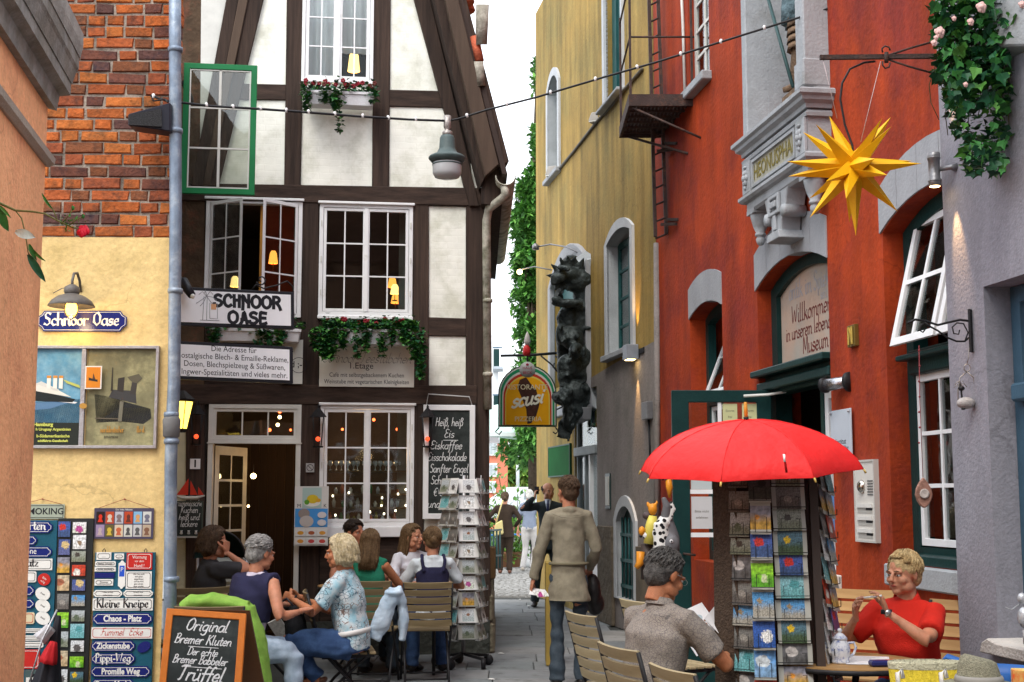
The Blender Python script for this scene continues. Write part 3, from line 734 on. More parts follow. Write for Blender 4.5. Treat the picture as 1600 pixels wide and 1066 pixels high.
b=M(T).lathe([(.02,-.09),(.036,-.125),(.038,-.16),(.027,-.185),(.0,-.195)],(0,-.19,0),16);mk('bulb',b,mat('wall_lamp_bulb',(1.0,.55,.08),.5,var=0,bump=0,emit=5),wl)
b=M(T).lathe([(.045,-.09),(.048,-.16),(.040,-.19),(.02,-.208),(0,-.213)],(0,-.19,0),16);mk('glass_cover',b,glass('lamp_glass',(1,.93,.7),.04),wl)
b=M(T)
b.tube([(-.02,-.17,0),(-.08,-.15,-.0),(-.145,-.13,-.03)],.003,5);mk('stay_wire',b,gu,wl)
lp=bpy.data.lights.new('wall_lamp_light','POINT');lp.energy=1.2;lp.color=(1,.7,.35);lp.shadow_soft_size=.04
lo=bpy.data.objects.new('wall_lamp_light',lp);col.objects.link(lo);lo.parent=wl;lo.location=V(T((0,-.19,-.24)))-ORG[wl]
alum=mat('brushed_aluminium',(.42,.42,.44),.35,var=.1,vs=30,metal=.6)
T,w,h=rectT(PB,20,541,248,701,.0)
k=w/228.
X=lambda px:-w/2+(px-20)*k
Z=lambda py:h/2-(py-541)*k
case=thing('poster_case','aluminium wall case holding two steamship posters on the cream plaster','display case',T((0,0,-h/2)))
b=M(T);b.prism([(-w/2,-h/2),(w/2,-h/2),(w/2,h/2),(-w/2,h/2)],-.035,.0,0,holes=[[(-w/2+.02,-h/2+.02),(-w/2+.02,h/2-.02),(w/2-.02,h/2-.02),(w/2-.02,-h/2+.02)]])
b.box((X(127),-.03,Z(699)),(X(134),-.0,Z(543)));mk('case_frame',b,alum,case,bev=.002)
def flat(T,poly,d,m,par,name='print'):
 return mk(name,M(T).prism(poly,-d,-d+.0008),m,par)
def prints(T,parent,items,d0=.006):
 """flat printed shapes, each a hair above the last, joined as one print"""
 mats=[];b=M(T)
 for i,(c,poly)in enumerate(items):
  m=paint(c,.45)
  if m not in mats:mats.append(m)
  b.prism(poly,-(d0+.0006*i),-(d0+.0006*i)+.0005,mats.index(m))
 return mk('print',b,mats,parent)
def box2(x0,z0,x1,z1):return[(min(x0,x1),min(z0,z1)),(max(x0,x1),min(z0,z1)),(max(x0,x1),max(z0,z1)),(min(x0,x1),max(z0,z1))]
def ell(cx,cz,a,b_,n=18):return[(cx+a*math.cos(6.2832*i/n),cz+b_*math.sin(6.2832*i/n))for i in range(n)]
PX=lambda pts:[(X(a),Z(b_))for a,b_ in pts][::-1]if False else[(X(a),Z(b_))for a,b_ in pts]
def ccw(p):
 return p if sum(p[i][0]*p[(i+1)%len(p)][1]-p[(i+1)%len(p)][0]*p[i][1]for i in range(len(p)))>0 else p[::-1]
PP=lambda*pts:ccw([(X(a),Z(b_))for a,b_ in pts])
pa=mk('poster',M(T).box((X(24),-.006,Z(697)),(X(126),-.001,Z(544))),mat('poster_sky',(.10,.28,.42),.5,var=.2,vs=9,bump=0,c2=(.20,.38,.48),c2s=6),case,'blue poster of a white ocean liner with three funnels')
it=[((.02,.05,.13),PP((24,632),(126,625),(126,665),(24,668))),((.10,.20,.33),PP((24,632),(120,627),(80,640),(24,645))),((.02,.025,.02),PP((24,662),(126,662),(126,697),(24,697))),((.75,.76,.74),PP((44,624),(118,632),(122,630),(60,620))),((.015,.02,.02),PP((36,608),(60,612),(118,625),(114,630),(60,628),(34,624))),((.70,.68,.60),PP((40,606),(60,599),(84,607),(112,622),(60,613),(38,609))),((.6,.6,.55),PP((56,601),(64,597),(92,610),(90,613)))]
for fx in(76,86,95):
 it+=[((.75,.73,.66),PP((fx-3,608),(fx-3,592),(fx+3,592),(fx+3,609))),((.55,.25,.05),PP((fx-3.4,592),(fx-3.4,588),(fx+3.4,588),(fx+3.4,592)))]
it+=[((.45,.48,.12),PP((98,594),(124,603),(126,608),(104,600))),((.3,.35,.3),PP((52,600),(52.8,570),(53.6,570),(54,600)))]
prints(T,pa,it)
tt=M(T)
typ(tt,'Hamburg',X(70),Z(665),.032,d=.0115,bold=.0015,sx=1.1);typ(tt,'h Uruguay Argentinien',X(86),Z(672.5),.026,d=.0115,bold=.0008)
typ(tt,'b-Südamerikanische',X(86),Z(683),.028,d=.0115,bold=.0008);typ(tt,'schiffahrts-Gesellschaft',X(86),Z(690.5),.022,d=.0115,bold=.0008)
mk('lettering',tt,paint((.55,.58,.12),.5),pa)
pb=mk('poster',M(T).box((X(136),-.006,Z(697)),(X(243),-.001,Z(545))),mat('poster_olive',(.20,.185,.10),.5,var=.3,vs=8,bump=0,c2=(.36,.33,.17),c2s=5,c2t=.55),case,'olive brown poster of a dark steamer with smoking funnels')
it=[((.028,.03,.03),PP((148,617),(170,621),(200,630),(236,640),(238,655),(226,664),(190,660),(152,662))),((.05,.05,.05),PP((170,622),(176,610),(212,612),(214,632))),((.04,.035,.03),PP((183,612),(184,592),(194,590),(193,614))),((.05,.045,.04),PP((203,616),(206,598),(214,598),(212,618))),((.10,.09,.06),PP((206,598),(198,590),(216,585),(222,592),(214,600))),((.045,.04,.03),PP((173,612),(174.2,575),(175.4,575),(176,612))),((.12,.10,.07),PP((150,654),(188,655),(188,657),(150,656))),((.16,.15,.11),PP((188,628),(194,629),(192,660),(186,660)))]
prints(T,pb,it)
tt=M(T);pen(tt,'Norddeutscher',X(178),Z(677),.042,w=.16,nib=R(40),smooth=False,d=.0115,sx=.62);pen(tt,'Lloyd',X(222),Z(677),.042,w=.16,nib=R(40),smooth=False,d=.0115,sx=.62);mk('lettering',tt,paint((.42,.22,.05),.5),pb)
tt=M(T);typ(tt,'BREMEN',X(176),Z(684.5),.022,d=.0115,space=1.2);mk('lettering',tt,blackp,pb)
T2,w2,h2=rectT(PB,133,572,159,608,.038)
oc=mk('small_picture',M(T2).box((-w2/2,-.003,-h2/2),(w2/2,0,h2/2)),paint((.75,.72,.66)),None,'small orange ship picture stuck on the case between the two posters','picture')
prints(T2,oc,[((.65,.22,.02),box2(-w2/2+.008,-h2/2+.008,w2/2-.008,h2/2-.008)),((.03,.03,.03),ccw([(-.03,-.02),(.03,-.03),(.03,-.015),(0,-.01),(-.032,0)])),((.1,.05,.03),ccw([(-.005,-.01),(.0,.03),(.015,-.012)]))],.004)
T2,w2,h2=rectT(PB,124,630,136,639,.036)
mk('round_sticker',M(T2).prism(ell(0,0,w2/2,h2/2),-.003,0),paint((.45,.24,.05)),None,'small round brown sticker on the divider of the poster case','sticker')
T,w,h=rectT(PB,30,788,101,811,.008)
smk=mk('tin_sign',M(T).box((-w/2,-.004,-h/2),(w/2,0,h/2)),paint((.33,.38,.30)),None,'pale green tin sign reading SMOKING hung from a string','sign')
rr=M(T);ring_poly(rr,box2(-w/2+.008,-h/2+.008,w/2-.008,h/2-.008),.003,-.0055,-.004);typ(rr,'SMOKING',.015,0,.06,d=.0045,bold=.001);mk('lettering',rr,blackp,smk)
b=M(T);nail=(.0,-.01,h/2+.035);b.tube([(-w/2+.02,-.006,h/2),nail,(w/2-.02,-.006,h/2)],.0018,4);b.tube([nail,(0,.01,h/2+.035)],.004,6);mk('hanging_string',b,paint((.3,.06,.04)),smk)
def board(x0,y0,x1,y1,d,m,label,name='display_board',cat='display board',th=.015):
 T,w,h=rectT(PB,x0,y0,x1,y1,d)
 return mk(name,M(T).box((-w/2,-th,-h/2),(w/2,0,h/2)),m,None,label,cat,bev=.002)
board(30,813,85,1120,.012,tealE,'teal display board of enamel plates half hidden by the coral wall')
D2=.032
for(x0,y0,x1,y1,f,i,tx,st,lab,c_)in((20,815,82,833,navy,ivory,[('Garten',.05,.8)],'fraktur','blue enamel plate ending in arten at top of the left teal board',.3),(10,837,58,852,navy,ivory,[('Gasse',.15,.75)],'fraktur','short blue enamel plate with only its last letter in view',.3),(10,854,81,871,navy,ivory,[('Zone',.06,.8)],'sans','blue enamel plate ending in Zone on the left teal board',.3),(10,873,82,891,ivory,blackp,[('Platz',.075,.75)],'fraktur','white enamel plate with black lettering ending in Platz',.0),(20,893,57,910,ivory,blackp,[],'sans','small white square plate beside the red oval plate',.1),(10,915,54,931,navy,ivory,[],'sans','blue plate edge beside the upper white oval',.3),(10,936,54,951,navy,ivory,[],'sans','blue plate edge beside the middle white oval',.3),(10,957,54,975,paint((.62,.55,.36)),redE,[],'sans','cream plate with red pattern beside the lowest white oval',.1),(10,982,72,989,ivory,blackp,[('....................',.0,.9)],'sans','upper of three thin white text plates',.2),(10,993,70,1001,ivory,blackp,[('....................',.0,.9)],'sans','middle of three thin white text plates',.2),(10,1003,68,1012,ivory,blackp,[('....................',.0,.9)],'sans','lowest of three thin white text plates',.2),(10,1015,62,1045,redE,ivory,[],'sans','dark red plate behind the folded umbrella',.1)):
 plate(PB,x0,y0,x1,y1,D2,f,i,tx,lab,st,cut=c_)
plate(PB,59,896,79,915,D2,redE,ivory,[('Bitte',.1,.25),('ruhig',-.2,.25)],'red oval enamel plate above three white ovals','sans',oval=True,rot=-.5)
for k,y0 in enumerate((918,937,956)):
 plate(PB,55,y0,79,y0+20,D2,ivory,blackp,[('Privat',.0,.2)],('uppermost','middle','lowest')[k]+' of three white oval enamel plates on the left teal board','sans',oval=True,rot=-.45)
mb_=board(86,810,142,1120,.012,paint((.02,.022,.022),.5),'tall black board holding two columns of small picture magnets',cat='display board')
pics={}
def pic(kind):
 return pics[kind]
PK=dict(sunflower=((.10,.20,.26),(.06,.10,.05),(.75,.50,.03)),heart=((.14,.14,.15),(.10,.10,.10),(.55,.52,.50)),meadow=((.25,.55,.03),(.10,.35,.02),(.55,.62,.35)),shore=((.08,.28,.55),(.35,.33,.28),(.30,.22,.12)),daisy=((.03,.10,.38),(.02,.08,.30),(.72,.72,.70)),clouds=((.12,.30,.60),(.20,.35,.55),(.60,.66,.70)),window=((.06,.06,.06),(.04,.04,.03),(.015,.02,.02)),sunset=((.25,.25,.30),(.55,.32,.05),(.75,.30,.04)),stones=((.20,.20,.19),(.12,.11,.10),(.30,.28,.25)),lagoon=((.25,.50,.55),(.15,.40,.42),(.08,.30,.32)),roses=((.05,.10,.35),(.04,.08,.20),(.55,.03,.02)),tree=((.42,.46,.48),(.20,.22,.16),(.10,.13,.08)),bird=((.62,.64,.66),(.66,.66,.64),(.10,.09,.09)),dog=((.70,.72,.73),(.68,.68,.66),(.25,.17,.10)),flowers=((.70,.70,.70),(.60,.64,.55),(.42,.06,.25)),boat=((.66,.68,.70),(.45,.52,.52),(.30,.12,.05)),face=((.55,.45,.30),(.50,.36,.20),(.35,.12,.06)),baker=((.06,.10,.30),(.10,.12,.28),(.60,.45,.20)),horse=((.30,.33,.28),(.20,.22,.15),(.06,.05,.04)),poppy=((.55,.05,.02),(.45,.05,.02),(.70,.66,.60)))
for k,(a,b2,c_)in PK.items():
 bw=0 if k in('sunflower','heart','daisy','clouds','poppy','baker','stones','horse')else.05 if k in('bird','dog','flowers','boat')else.03
 pics[k]=pic_mat('print_'+k,a,b2,c_,random.uniform(-.35,.35)if bw==0 or bw==.03 else 0,random.uniform(-.4,.3),random.uniform(.38,.5)if k in('heart','daisy','clouds')else random.uniform(.15,.42),border=(.8,.8,.78)if bw==.05 else(.42,.42,.38),bw=bw,w=.12,h=.12,ns=random.choice((2.5,4,6,8)))
sets=[['roses','baker','sunset','face','stones','meadow','tree','face','bird'],['flowers','dog','horse','poppy','baker','shore','tree','lagoon','bird','meadow','sunflower']]
for ci,(x0,x1,ys,hh)in enumerate(((92,110,[815,843,871,899,928,957,987,1017,1046],24),(114,135,[816,836,861,883,906,930,954,975,1001,1026,1050],17))):
 for k,y0 in enumerate(ys):
  dx=-(y0-815)*.02
  hgt=hh if not(ci==1 and k in(1,7))else 22
  T,w,h=rectT(PB,x0+dx+random.uniform(-1,1),y0,x1+dx,y0+hgt,.030)
  kd=sets[ci][k];ord_=k+1
  p_=mk('picture_magnet',M(T).box((-w/2,-.006,-h/2),(w/2,0,h/2)),[pics[kd]],None,'picture magnet of %s, %s from the top in the %s column of the black board'%(kd,('first','second','third','fourth','fifth','sixth','seventh','eighth','ninth','tenth','last')[k],('left','right')[ci]),'magnet','picture magnets on the black board')
T,w,h=rectT(PB,147,794,240,842,.010)
hb=mk('hanging_picture_board',M(T).box((-w/2,-.005,-h/2),(w/2,0,h/2)),paint((.07,.06,.10)),None,'hanging tin board showing two rows of six little pictures','sign')
cols_=[(.02,.01,.01),(.45,.06,.02),(.45,.45,.50),(.45,.06,.02),(.20,.40,.60),(.55,.55,.52),(.30,.22,.35),(.12,.10,.03),(.60,.50,.35),(.55,.55,.50),(.50,.50,.50),(.45,.35,.25)]
cols2=[(.6,.03,.01),(.6,.5,.4),(.2,.15,.15),(.12,.03,.02),(.55,.3,.12),(.15,.15,.2),(.45,.35,.35),(.55,.4,.05),(.5,.12,.05),(.08,.08,.08),(.1,.1,.1),(.2,.1,.06)]
for i in range(12):
 cx=-w/2+.012+(i%6+.5)*(w-.024)/6;cz=(h/2-.02)-(.5+i//6)*(h-.03)/2
 q=mk('little_picture',M(T).box((cx-.028,-.0065,cz-.040),(cx+.028,-.0045,cz+.040)),paint(cols_[i]),hb)
 prints(T,q,[(cols2[i],ell(cx,cz+.006,.012+.003*(i%3),.016)),(cols2[i],ccw([(cx-.018,cz-.03),(cx+.018,cz-.03),(cx+.006,cz+.0),(cx-.006,cz+.0)]))],.0072)
b=M(T);nail=(.0,-.01,h/2+.06);b.tube([(-w/2+.03,-.006,h/2),nail,(w/2-.02,-.006,h/2)],.0018,4);b.tube([nail,(0,.012,h/2+.06)],.005,6);mk('hanging_string',b,paint((.3,.06,.04)),hb)
tt=M(T);typ(tt,'Das liebe Nikotin',0,h/2-.011,.016,d=.0055);mk('lettering',tt,ivory,hb)
rb=board(145,863,240,1120,.012,tealE,'teal display board with the Kleine Kneipe and Chaos - Platz plates')
b=M()
for px in(161,226):
 T,s_,z_=wallT(PB,px,860,.02);b.tube([T((0,0,-.02)),T((0,-.006,.0)),T((.01,-.006,.012)),T((.016,0,0)),T((.014,0,-.02))],.003,5)
mk('hanging_hook',b,black,rb)
for(x0,y0,x1,y1,f,i,tx,st,lab,c_)in((151,863,174,875,ivory,blackp,[('......',0,.5)],'sans','small blank white plate at the top left of the right teal board',.0),(179,865,194,874,ivory,blackp,[('.....',.1,.5),('.....',-.2,.5)],'sans','smallest white plate between the blank plate and the red one',.0),(149,877,181,885,ivory,blackp,[('Betteln verboten',0,.5)],'sans','thin white plate, first below the blank one',.15),(148,886,181,893,ivory,blackp,[('Keine Werbung',0,.6)],'sans','thin white plate directly above the dark blue strip',.0),(148,895,179,903,navy,navy,[],'sans','dark blue unlettered strip plate',.0),(148,905,177,915,ivory,blackp,[('Zimmer',0,.5)],'sans','short white plate under the dark blue strip',.0),(198,864,238,890,redE,ivory,[('Warnung',.24,.28),('vor dem',.0,.2),('Hund !',-.27,.28)],'sans','red enamel plate reading Warnung vor dem Hund !',.0),(197,893,237,920,ivory,blackp,[('Wer hier parkt',.34,.13),('wird gleich',.2,.13),('abgeschleppt',.06,.13),('und das wird',-.08,.13),('ganz schoen',-.22,.13),('teuer werden',-.36,.13)],'sans','white plate with six lines of small print under the red plate',.0),(146,922,191,933,ivory,blackp,[('Treten Sie leise',.18,.3),('naeher herein',-.22,.3)],'sans','left one of the pair of shaped white plates above Kleine Kneipe',.32),(193,922,239,933,ivory,blackp,[('Vorsicht Stufe',.18,.3),('bitte warten',-.22,.3)],'sans','right one of the pair of shaped white plates above Kleine Kneipe',.32),(145,935,239,954,ivory,blackp,[('Kleine Kneipe',0,.74)],'fraktur','white enamel plate reading Kleine Kneipe in black letter',.0),(145,958,238,976,navy,ivory,[('Chaos - Platz',0,.76)],'sans','blue enamel plate reading Chaos - Platz',.3),(143,980,238,998,ivory,redE,[('Fummel  Ecke',0,.62)],'script','white enamel plate reading Fummel Ecke in red script',.0),(143,1001,211,1018,navy,ivory,[('Zickenstube',0,.76)],'sans','blue enamel plate reading Zickenstube',.3),(143,1021,211,1038,navy,ivory,[('Pippi-Weg',0,.76)],'fraktur','blue enamel plate reading Pippi-Weg in black letter',.3),(142,1041,235,1058,navy,ivory,[('Promille Weg',0,.78)],'sans','blue enamel plate reading Promille Weg',.3),(142,1061,210,1078,navy,ivory,[('Gruen Markt',0,.78)],'sans','blue enamel plate cut off by the bottom edge of the picture',.3)):
 plate(PB,x0,y0,x1,y1,D2,f,i,tx,lab,st,cut=c_,bold=.002 if st=='sans' and(y1-y0)>14 and f is navy else 0)
pk=plate(PB,185,876,196,920,D2,ivory,navy,[],'narrow upright white plate with a blue parking P','sans',cut=1.0*.1,ring=False)
T,w,h=rectT(PB,186.5,884,194.5,901,D2+.004)
q=mk('print',M(T).box((-w/2,-.001,-h/2),(w/2,0,h/2)),paint((.02,.08,.5)),pk);tt=M(T);typ(tt,'P',0,.01,.04,d=.0013);mk('lettering',tt,ivory,q)
plate(PB,214,1003,236,1019,D2,navy,ivory,[],'small tilted navy oval plate beside Zickenstube','sans',oval=True,rot=.5)
uf=thing('folded_umbrella','furled black and red umbrella with a silver shaft leaning by the coral wall','umbrella',at(62,1080,8.6))
b=M().tube([at(46,1066,8.55),at(66,1000,8.6),at(89,953,8.65)],.006,8);mk('shaft',b,alum,uf)
def cone_folds(mb,a,b_,r0,r1,m,n=18,ph=0):
 a,b_=V(a),V(b_);ax=(b_-a);L_=ax.length;q=V((0,0,1)).rotation_difference(ax.normalized());vs=[]
 for k in range(6):
  t=k/5;r_=r0+(r1-r0)*t
  for j in range(n):
   w_=6.2832*j/n;rr_=r_*(1+.28*math.cos(w_*6+ph+t*2))
   vs.append(a+q@V((rr_*math.cos(w_),rr_*math.sin(w_),L_*t)))
 fs=[(k*n+j,k*n+(j+1)%n,(k+1)*n+(j+1)%n,(k+1)*n+j)for k in range(5)for j in range(n)]+[tuple(range(n))[::-1],tuple(5*n+j for j in range(n))]
 mb.add(vs,fs,m,True)
b=M();cone_folds(b,at(92,962,8.72),at(70,1085,8.72),.012,.085,0);mk('canopy',b,paint((.015,.015,.02),.7),uf)
b=M();cone_folds(b,at(84,1003,8.62),at(74,1036,8.62),.02,.05,0,ph=1);mk('red_panel',b,paint((.45,.015,.02),.7),uf)
b=M();cone_folds(b,at(80,980,8.66),at(62,1000,8.64),.03,.04,0,ph=2);mk('white_panel',b,paint((.45,.44,.46),.7),uf)
T,w,h=rectT(PB,40,1047,66,1085,.25)
lb=mk('price_board',M(T).box((-w/2,-.02,-h/2),(w/2,0,h/2)),paint((.06,.10,.10)),None,'pale lettered price board at the bottom behind the coral wall','sign')
lp_=mk('label_panel',M(T).box((-w/2+.01,-.023,-h/2+.01),(w/2-.012,-.0195,h/2-.045)),ivory,lb)
tt=M(T);pen(tt,'at',.03,.0,.1,w=.2,nib=R(40),smooth=False,d=.0235);mk('lettering',tt,blackp,lp_)
dp=thing('downpipe','weathered blue-grey zinc downpipe running down the corner of the brick house','downpipe',at(272,1100,8.98))
b=M();pts=[(273.5,-60),(273.5,80),(274,200),(274.5,330),(273,480),(272,600),(270,640),(269,660),(267,720),(266,900),(265,1110)]
b.tube([at(a,c_,8.95)for a,c_ in pts],.042,18);mk('pipe',b,zinc,dp)
for py in(78,205,455,648,690,905):
 c_=at(274 if py<500 else 268,py,8.95)
 b=M().lathe([(.044,-.018),(.050,-.016),(.052,0),(.050,.016),(.044,.018)],c_,18);mk('pipe_bracket',b,zinc,dp)
c_=at(268,668,8.95);b=M().lathe([(.043,-.07),(.055,-.06),(.06,.05),(.05,.07),(.043,.08)],c_,18);mk('pipe_socket',b,mat('dull_pipe_socket',(.14,.14,.14),.6,var=.2),dp)
sp=thing('loudspeaker','black outdoor loudspeaker bolted to the brick corner under the light string','speaker',at(236,210,8.8))
hexq=[at(200,178,8.75),at(266,160,8.85),at(266,205,8.85),at(200,196,8.75)]
hb_=[p+V((0,.16,0))for p in hexq]
b=M().add(hexq+hb_,[(0,3,2,1),(4,5,6,7),(0,1,5,4),(1,2,6,5),(2,3,7,6),(3,0,4,7)]);mk('housing',b,paint((.02,.02,.03),.35),sp,bev=.006)
q4=[at(201,179.5,8.742),at(252,170,8.81),at(253,198,8.81),at(201,195,8.742)]
b=M().add(q4+[p+V((0,.012,0))for p in q4],[(0,3,2,1),(4,5,6,7),(0,1,5,4),(1,2,6,5),(2,3,7,6),(3,0,4,7)]);mk('grille',b,mat('speaker_grille',(.03,.03,.032),.6,var=.6,vs=160,bump=.6,bs=220),sp)
b=M().tube([at(262,160,8.85),at(258,155,8.9),at(240,158,9.02),at(236,150,9.05)],.006,6);b.tube([at(258,205,8.9),at(264,182,8.95)],.012,6);mk('bracket',b,black,sp)
#  unseen house added behind the viewer for darker reflections and shading
rh_=thing('added_rear_house','unseen brown brick house added behind the viewer to shade the lane','house',(0,-7,0))
mk('wall',M().box((-9,-9,0),(9,-7,7.5)),mat('rear_brick',(.20,.11,.07),.9,var=.2),rh_)
mk('roof',M().prism([(-9.5,7.5),(9.5,7.5),(0,11)],-9,-6.8),mat('rear_roof',(.12,.06,.04),.9),rh_)
for wx in(-5,-2,1,4):
 for wz in(1.2,4.2):w_o=mk('window',M().prism(box2(wx,wz,wx+1.2,wz+1.6),-6.99,-6.93,0,holes=[box2(wx+.08,wz+.08,wx+1.12,wz+1.52)[::-1]]),white,rh_);mk('pane',M().box((wx+.08,-6.99,wz+.08),(wx+1.12,-6.97,wz+1.52)),tealp,w_o)
 #  half-timbered house
PH=Plane(-.23,13.6,1,.1286)
TH_=PH.f()
H=thing('half_timbered_house','half-timbered gabled house with white infill panels and dark oak beams','house',(-1.8,13.6,0))
hp=lambda*pts:ccw(px_poly(PH,pts))
def sx(px,py=500):return PH.p(px,py)[0]
def zy(py,px=520):return PH.p(px,py)[1]
op=[]
def opening(x0,y0,x1,y1):
 s0,z0,s1,z1=rect_px(PH,x0,y0,x1,y1);op.append([(s0,z0),(s0,z1),(s1,z1),(s1,z0)]);return s0,z0,s1,z1
oU=opening(474,-160,584,130)
oL=opening(321,314,471,495)
oR=opening(499,321,644,494)
oG=opening(500,634,646,822)
s0,z0,s1,z1=rect_px(PH,322,632,468,1000);z0=.12
op.append([(s0,z0),(s0,z1),(s1,z1),(s1,z0)]);oD=(s0,z0,s1,z1)
out=[(sx(276,800),-.0),(sx(768,1000),-.0),(sx(755,310),zy(312,755)),(PH.p(690,0)[0],PH.p(690,0)[1]),(PH.p(640,-260)[0],PH.p(640,-260)[1]),(PH.p(270,-260)[0],PH.p(270,-260)[1])]
b=M(TH_);b.prism(out,.03,.20,0,holes=op);mk('wall',b,mat('wall_core',(.05,.04,.035),.9),H)
b=M(TH_);b.prism([(sx(276,800),0),(oD[0]-.02,0),(oD[0]-.02,.35),(sx(276,800),.35)],-.05,.03);mk('plinth',b,mat('plinth_stone',(.06,.06,.055),.9,var=.3,bump=.5,bs=15),H)
b=M(TH_);b.prism([(oD[2]+.02,0),(0.0,0),(0,.33),(oD[2]+.02,.33)],-.05,.03);mk('plinth',b,mat('plinth_stone_green',(.055,.06,.052),.9,var=.3,bump=.5,bs=15),H)
b=M(TH_);b.box((oD[0],-.12,0),(oD[2],.5,.12));mk('door_step',b,stone_grey,H,bev=.01)
def beam(pts,y0=-.025,m=timber,name='timber',lab=None):
 o=mk(name,M(TH_).prism(hp(*pts),y0,.05),m,H,lab,bev=.006);return o
def panel(pts,m=panel_m,y0=.0):
 return mk('infill_panel',M(TH_).prism(hp(*pts),y0,.04),m,H,bev=.004)
panel([(314,-60),(312,292),(322,292),(372,-60)],offwhite)
panel([(375,150),(318,292),(447,294),(449,150)]);panel([(398,40),(375,135),(450,138),(452,-60),(420,-60)])
panel([(468,126),(466,296),(584,297),(585,126)])
panel([(606,160),(605,299),(726,302),(696,162)]);panel([(607,-60),(606,145),(690,146),(642,-60)])
panel([(735,240),(738,303),(752,303),(740,240)])
panel([(668,322),(667,499),(728,499),(728,323)]);panel([(668,522),(667,606),(728,606),(728,522)])
beam([(282,-60),(281,300),(312,300),(316,-60)],y0=.0,m=timber_old)
beam([(449,-60),(444,292),(470,292),(476,-60)])
beam([(584.5,-60),(581,296),(608,296),(611,-60)])
beam([(278,287),(278,314),(756,323),(756,295)],y0=-.035,m=timber_h)
beam([(360,131),(355,156),(446,157),(447,133)],y0=-.02,m=timber_h)
beam([(608,141),(608,167),(700,169),(694,143)],y0=-.02,m=timber_h)
beam([(281,312),(280,605),(319,605),(320,312)],y0=-.01,m=timber_old)
beam([(471,316),(471,604),(498,604),(498,317)])
beam([(645,319),(646,606),(670,606),(670,320)])
beam([(728,321),(727,1000),(768,1000),(756,321)])
beam([(669,496),(669,525),(728,526),(728,498)],y0=-.02,m=timber_h)
beam([(276,601),(276,632),(745,633),(745,603)],y0=-.035,m=timber_h)
beam([(498,492),(498,542),(647,542),(647,494)],y0=-.012,m=timber_h)
beam([(320,492),(320,604),(472,604),(472,494)],y0=-.012,m=timber_h)
beam([(291,632),(290,1000),(320,1000),(320,632)])
beam([(469,632),(469,980),(498,980),(499,632)])
beam([(646,632),(646,980),(662,980),(662,632)])
beam([(499,836),(499,985),(728,985),(728,836)],y0=-.005,m=timber_h)
panel([(660,634),(660,830),(730,830),(730,634)]);panel([(276,630),(274,985),(293,985),(293,630)],mat('cream_side_strip',(.55,.52,.36),.8))
beam([(354,0),(314,200),(297,292),(312,292),(323,230),(371,0)][::1]if False else[(358,-20),(300,292),(318,292),(378,-20)],y0=-.05)
beam([(378,-20),(318,292),(329,292),(393,-20)],y0=-.075,m=timber2)
beam([(393,-20),(329,292),(342,292),(417,-20)],y0=-.05)
beam([(638,-30),(683,138),(733,324),(748,324),(664,-30)],y0=-.06)
beam([(664,-30),(747,300),(755,285),(680,-30)],y0=-.30)
beam([(679,-30),(752,290),(772,272),(698,-30)],y0=-.42,m=timber2)
beam([(697,-30),(768,276),(789,266),(711,-30)],y0=-.36)
def BX(x,y,Y):return at(x,y,Y)
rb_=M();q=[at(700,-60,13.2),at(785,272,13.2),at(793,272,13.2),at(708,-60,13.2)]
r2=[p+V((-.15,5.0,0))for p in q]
rb_.add(q+r2,[(0,1,2,3),(7,6,5,4),(0,4,5,1),(1,5,6,2),(2,6,7,3),(3,7,4,0)]);mk('roof',rb_,mat('dark_roof_boards',(.05,.035,.03),.9),H)  # roof slab in dark board colour
tile_m=mat('orange_pantile',(.42,.10,.05),.8,var=.3,vs=12,bump=.4,rnd=.15);tile_g=mat('pale_verge_tile',(.40,.37,.31),.75,var=.25,vs=14,bump=.4,c2=(.22,.2,.16),c2s=8)
for k in range(2):
 t=(k+.5)/13
 a_=at(700+88*t,-65+325*t,13.25);c_=at(700+88*(t+.09),-65+325*(t+.09),13.25)
 for j in range(2):
  o_=V((.0,.10+j*.24,.0))
  ln=[a_+o_+V((.05,0,.02)),c_+o_+V((.06,0,.0))]
  mk('roof_tile',M().tube(ln,[.085,.10],10),tile_m,H)
for(x0,y0,x1,y1,r_)in((754,7,752,70,.068),(747,96,751,134,.055),(748,-52,752,-8,.06)):
 p0,p1=at(x0,y0,13.2),at(x1,y1,13.2)
 mb=M();n=12;vs=[]
 for p,rr_ in((p0,r_),(p1,r_*.9)):
  for R_ in(rr_,rr_*.8):
   for j in range(n):
    w_=math.pi+math.pi*j/(n-1)*1.25-.4
    vs.append(p+V((R_*math.cos(w_),0,R_*math.sin(w_)*.35))+V((0,R_*math.sin(w_),0)))
 fs=[]
 for j in range(n-1):
  fs+=[(j,j+1,2*n+j+1,2*n+j),(n+j,n+j+1,3*n+j+1,3*n+j),(j,j+1,n+j+1,n+j),(2*n+j,2*n+j+1,3*n+j+1,3*n+j)]
 mb.add(vs,fs,0,True);mk('verge_tile',mb,tile_g,H)
mk('verge_tile',M().tube([at(741,58,13.22),at(749,96,13.22)],.05,10),tile_m,H)
b=M();q=[at(752,262,13.35),at(788,266,13.35),at(784,322,13.35),at(752,318,13.35)]
b.add(q+[p+V((-.12,4.6,0))for p in q],[(0,1,2,3),(7,6,5,4),(0,4,5,1),(1,5,6,2),(2,6,7,3),(3,7,4,0)]);mk('eaves_board',b,timber,H)
gut=mat('weathered_beige_gutter',(.52,.50,.42),.6,var=.25,vs=9,bump=.2,c2=(.22,.22,.16),c2s=7)
b=M();p0=at(790,274,13.15);n=12;vs=[]
for i in range(2):
 for R_ in(.105,.095):
  for j in range(n):
   w_=math.pi+math.pi*j/(n-1)
   vs.append(p0+V((-.13*i,4.6*i,0))+V((R_*math.cos(w_),0,R_*math.sin(w_))))
fs=[]
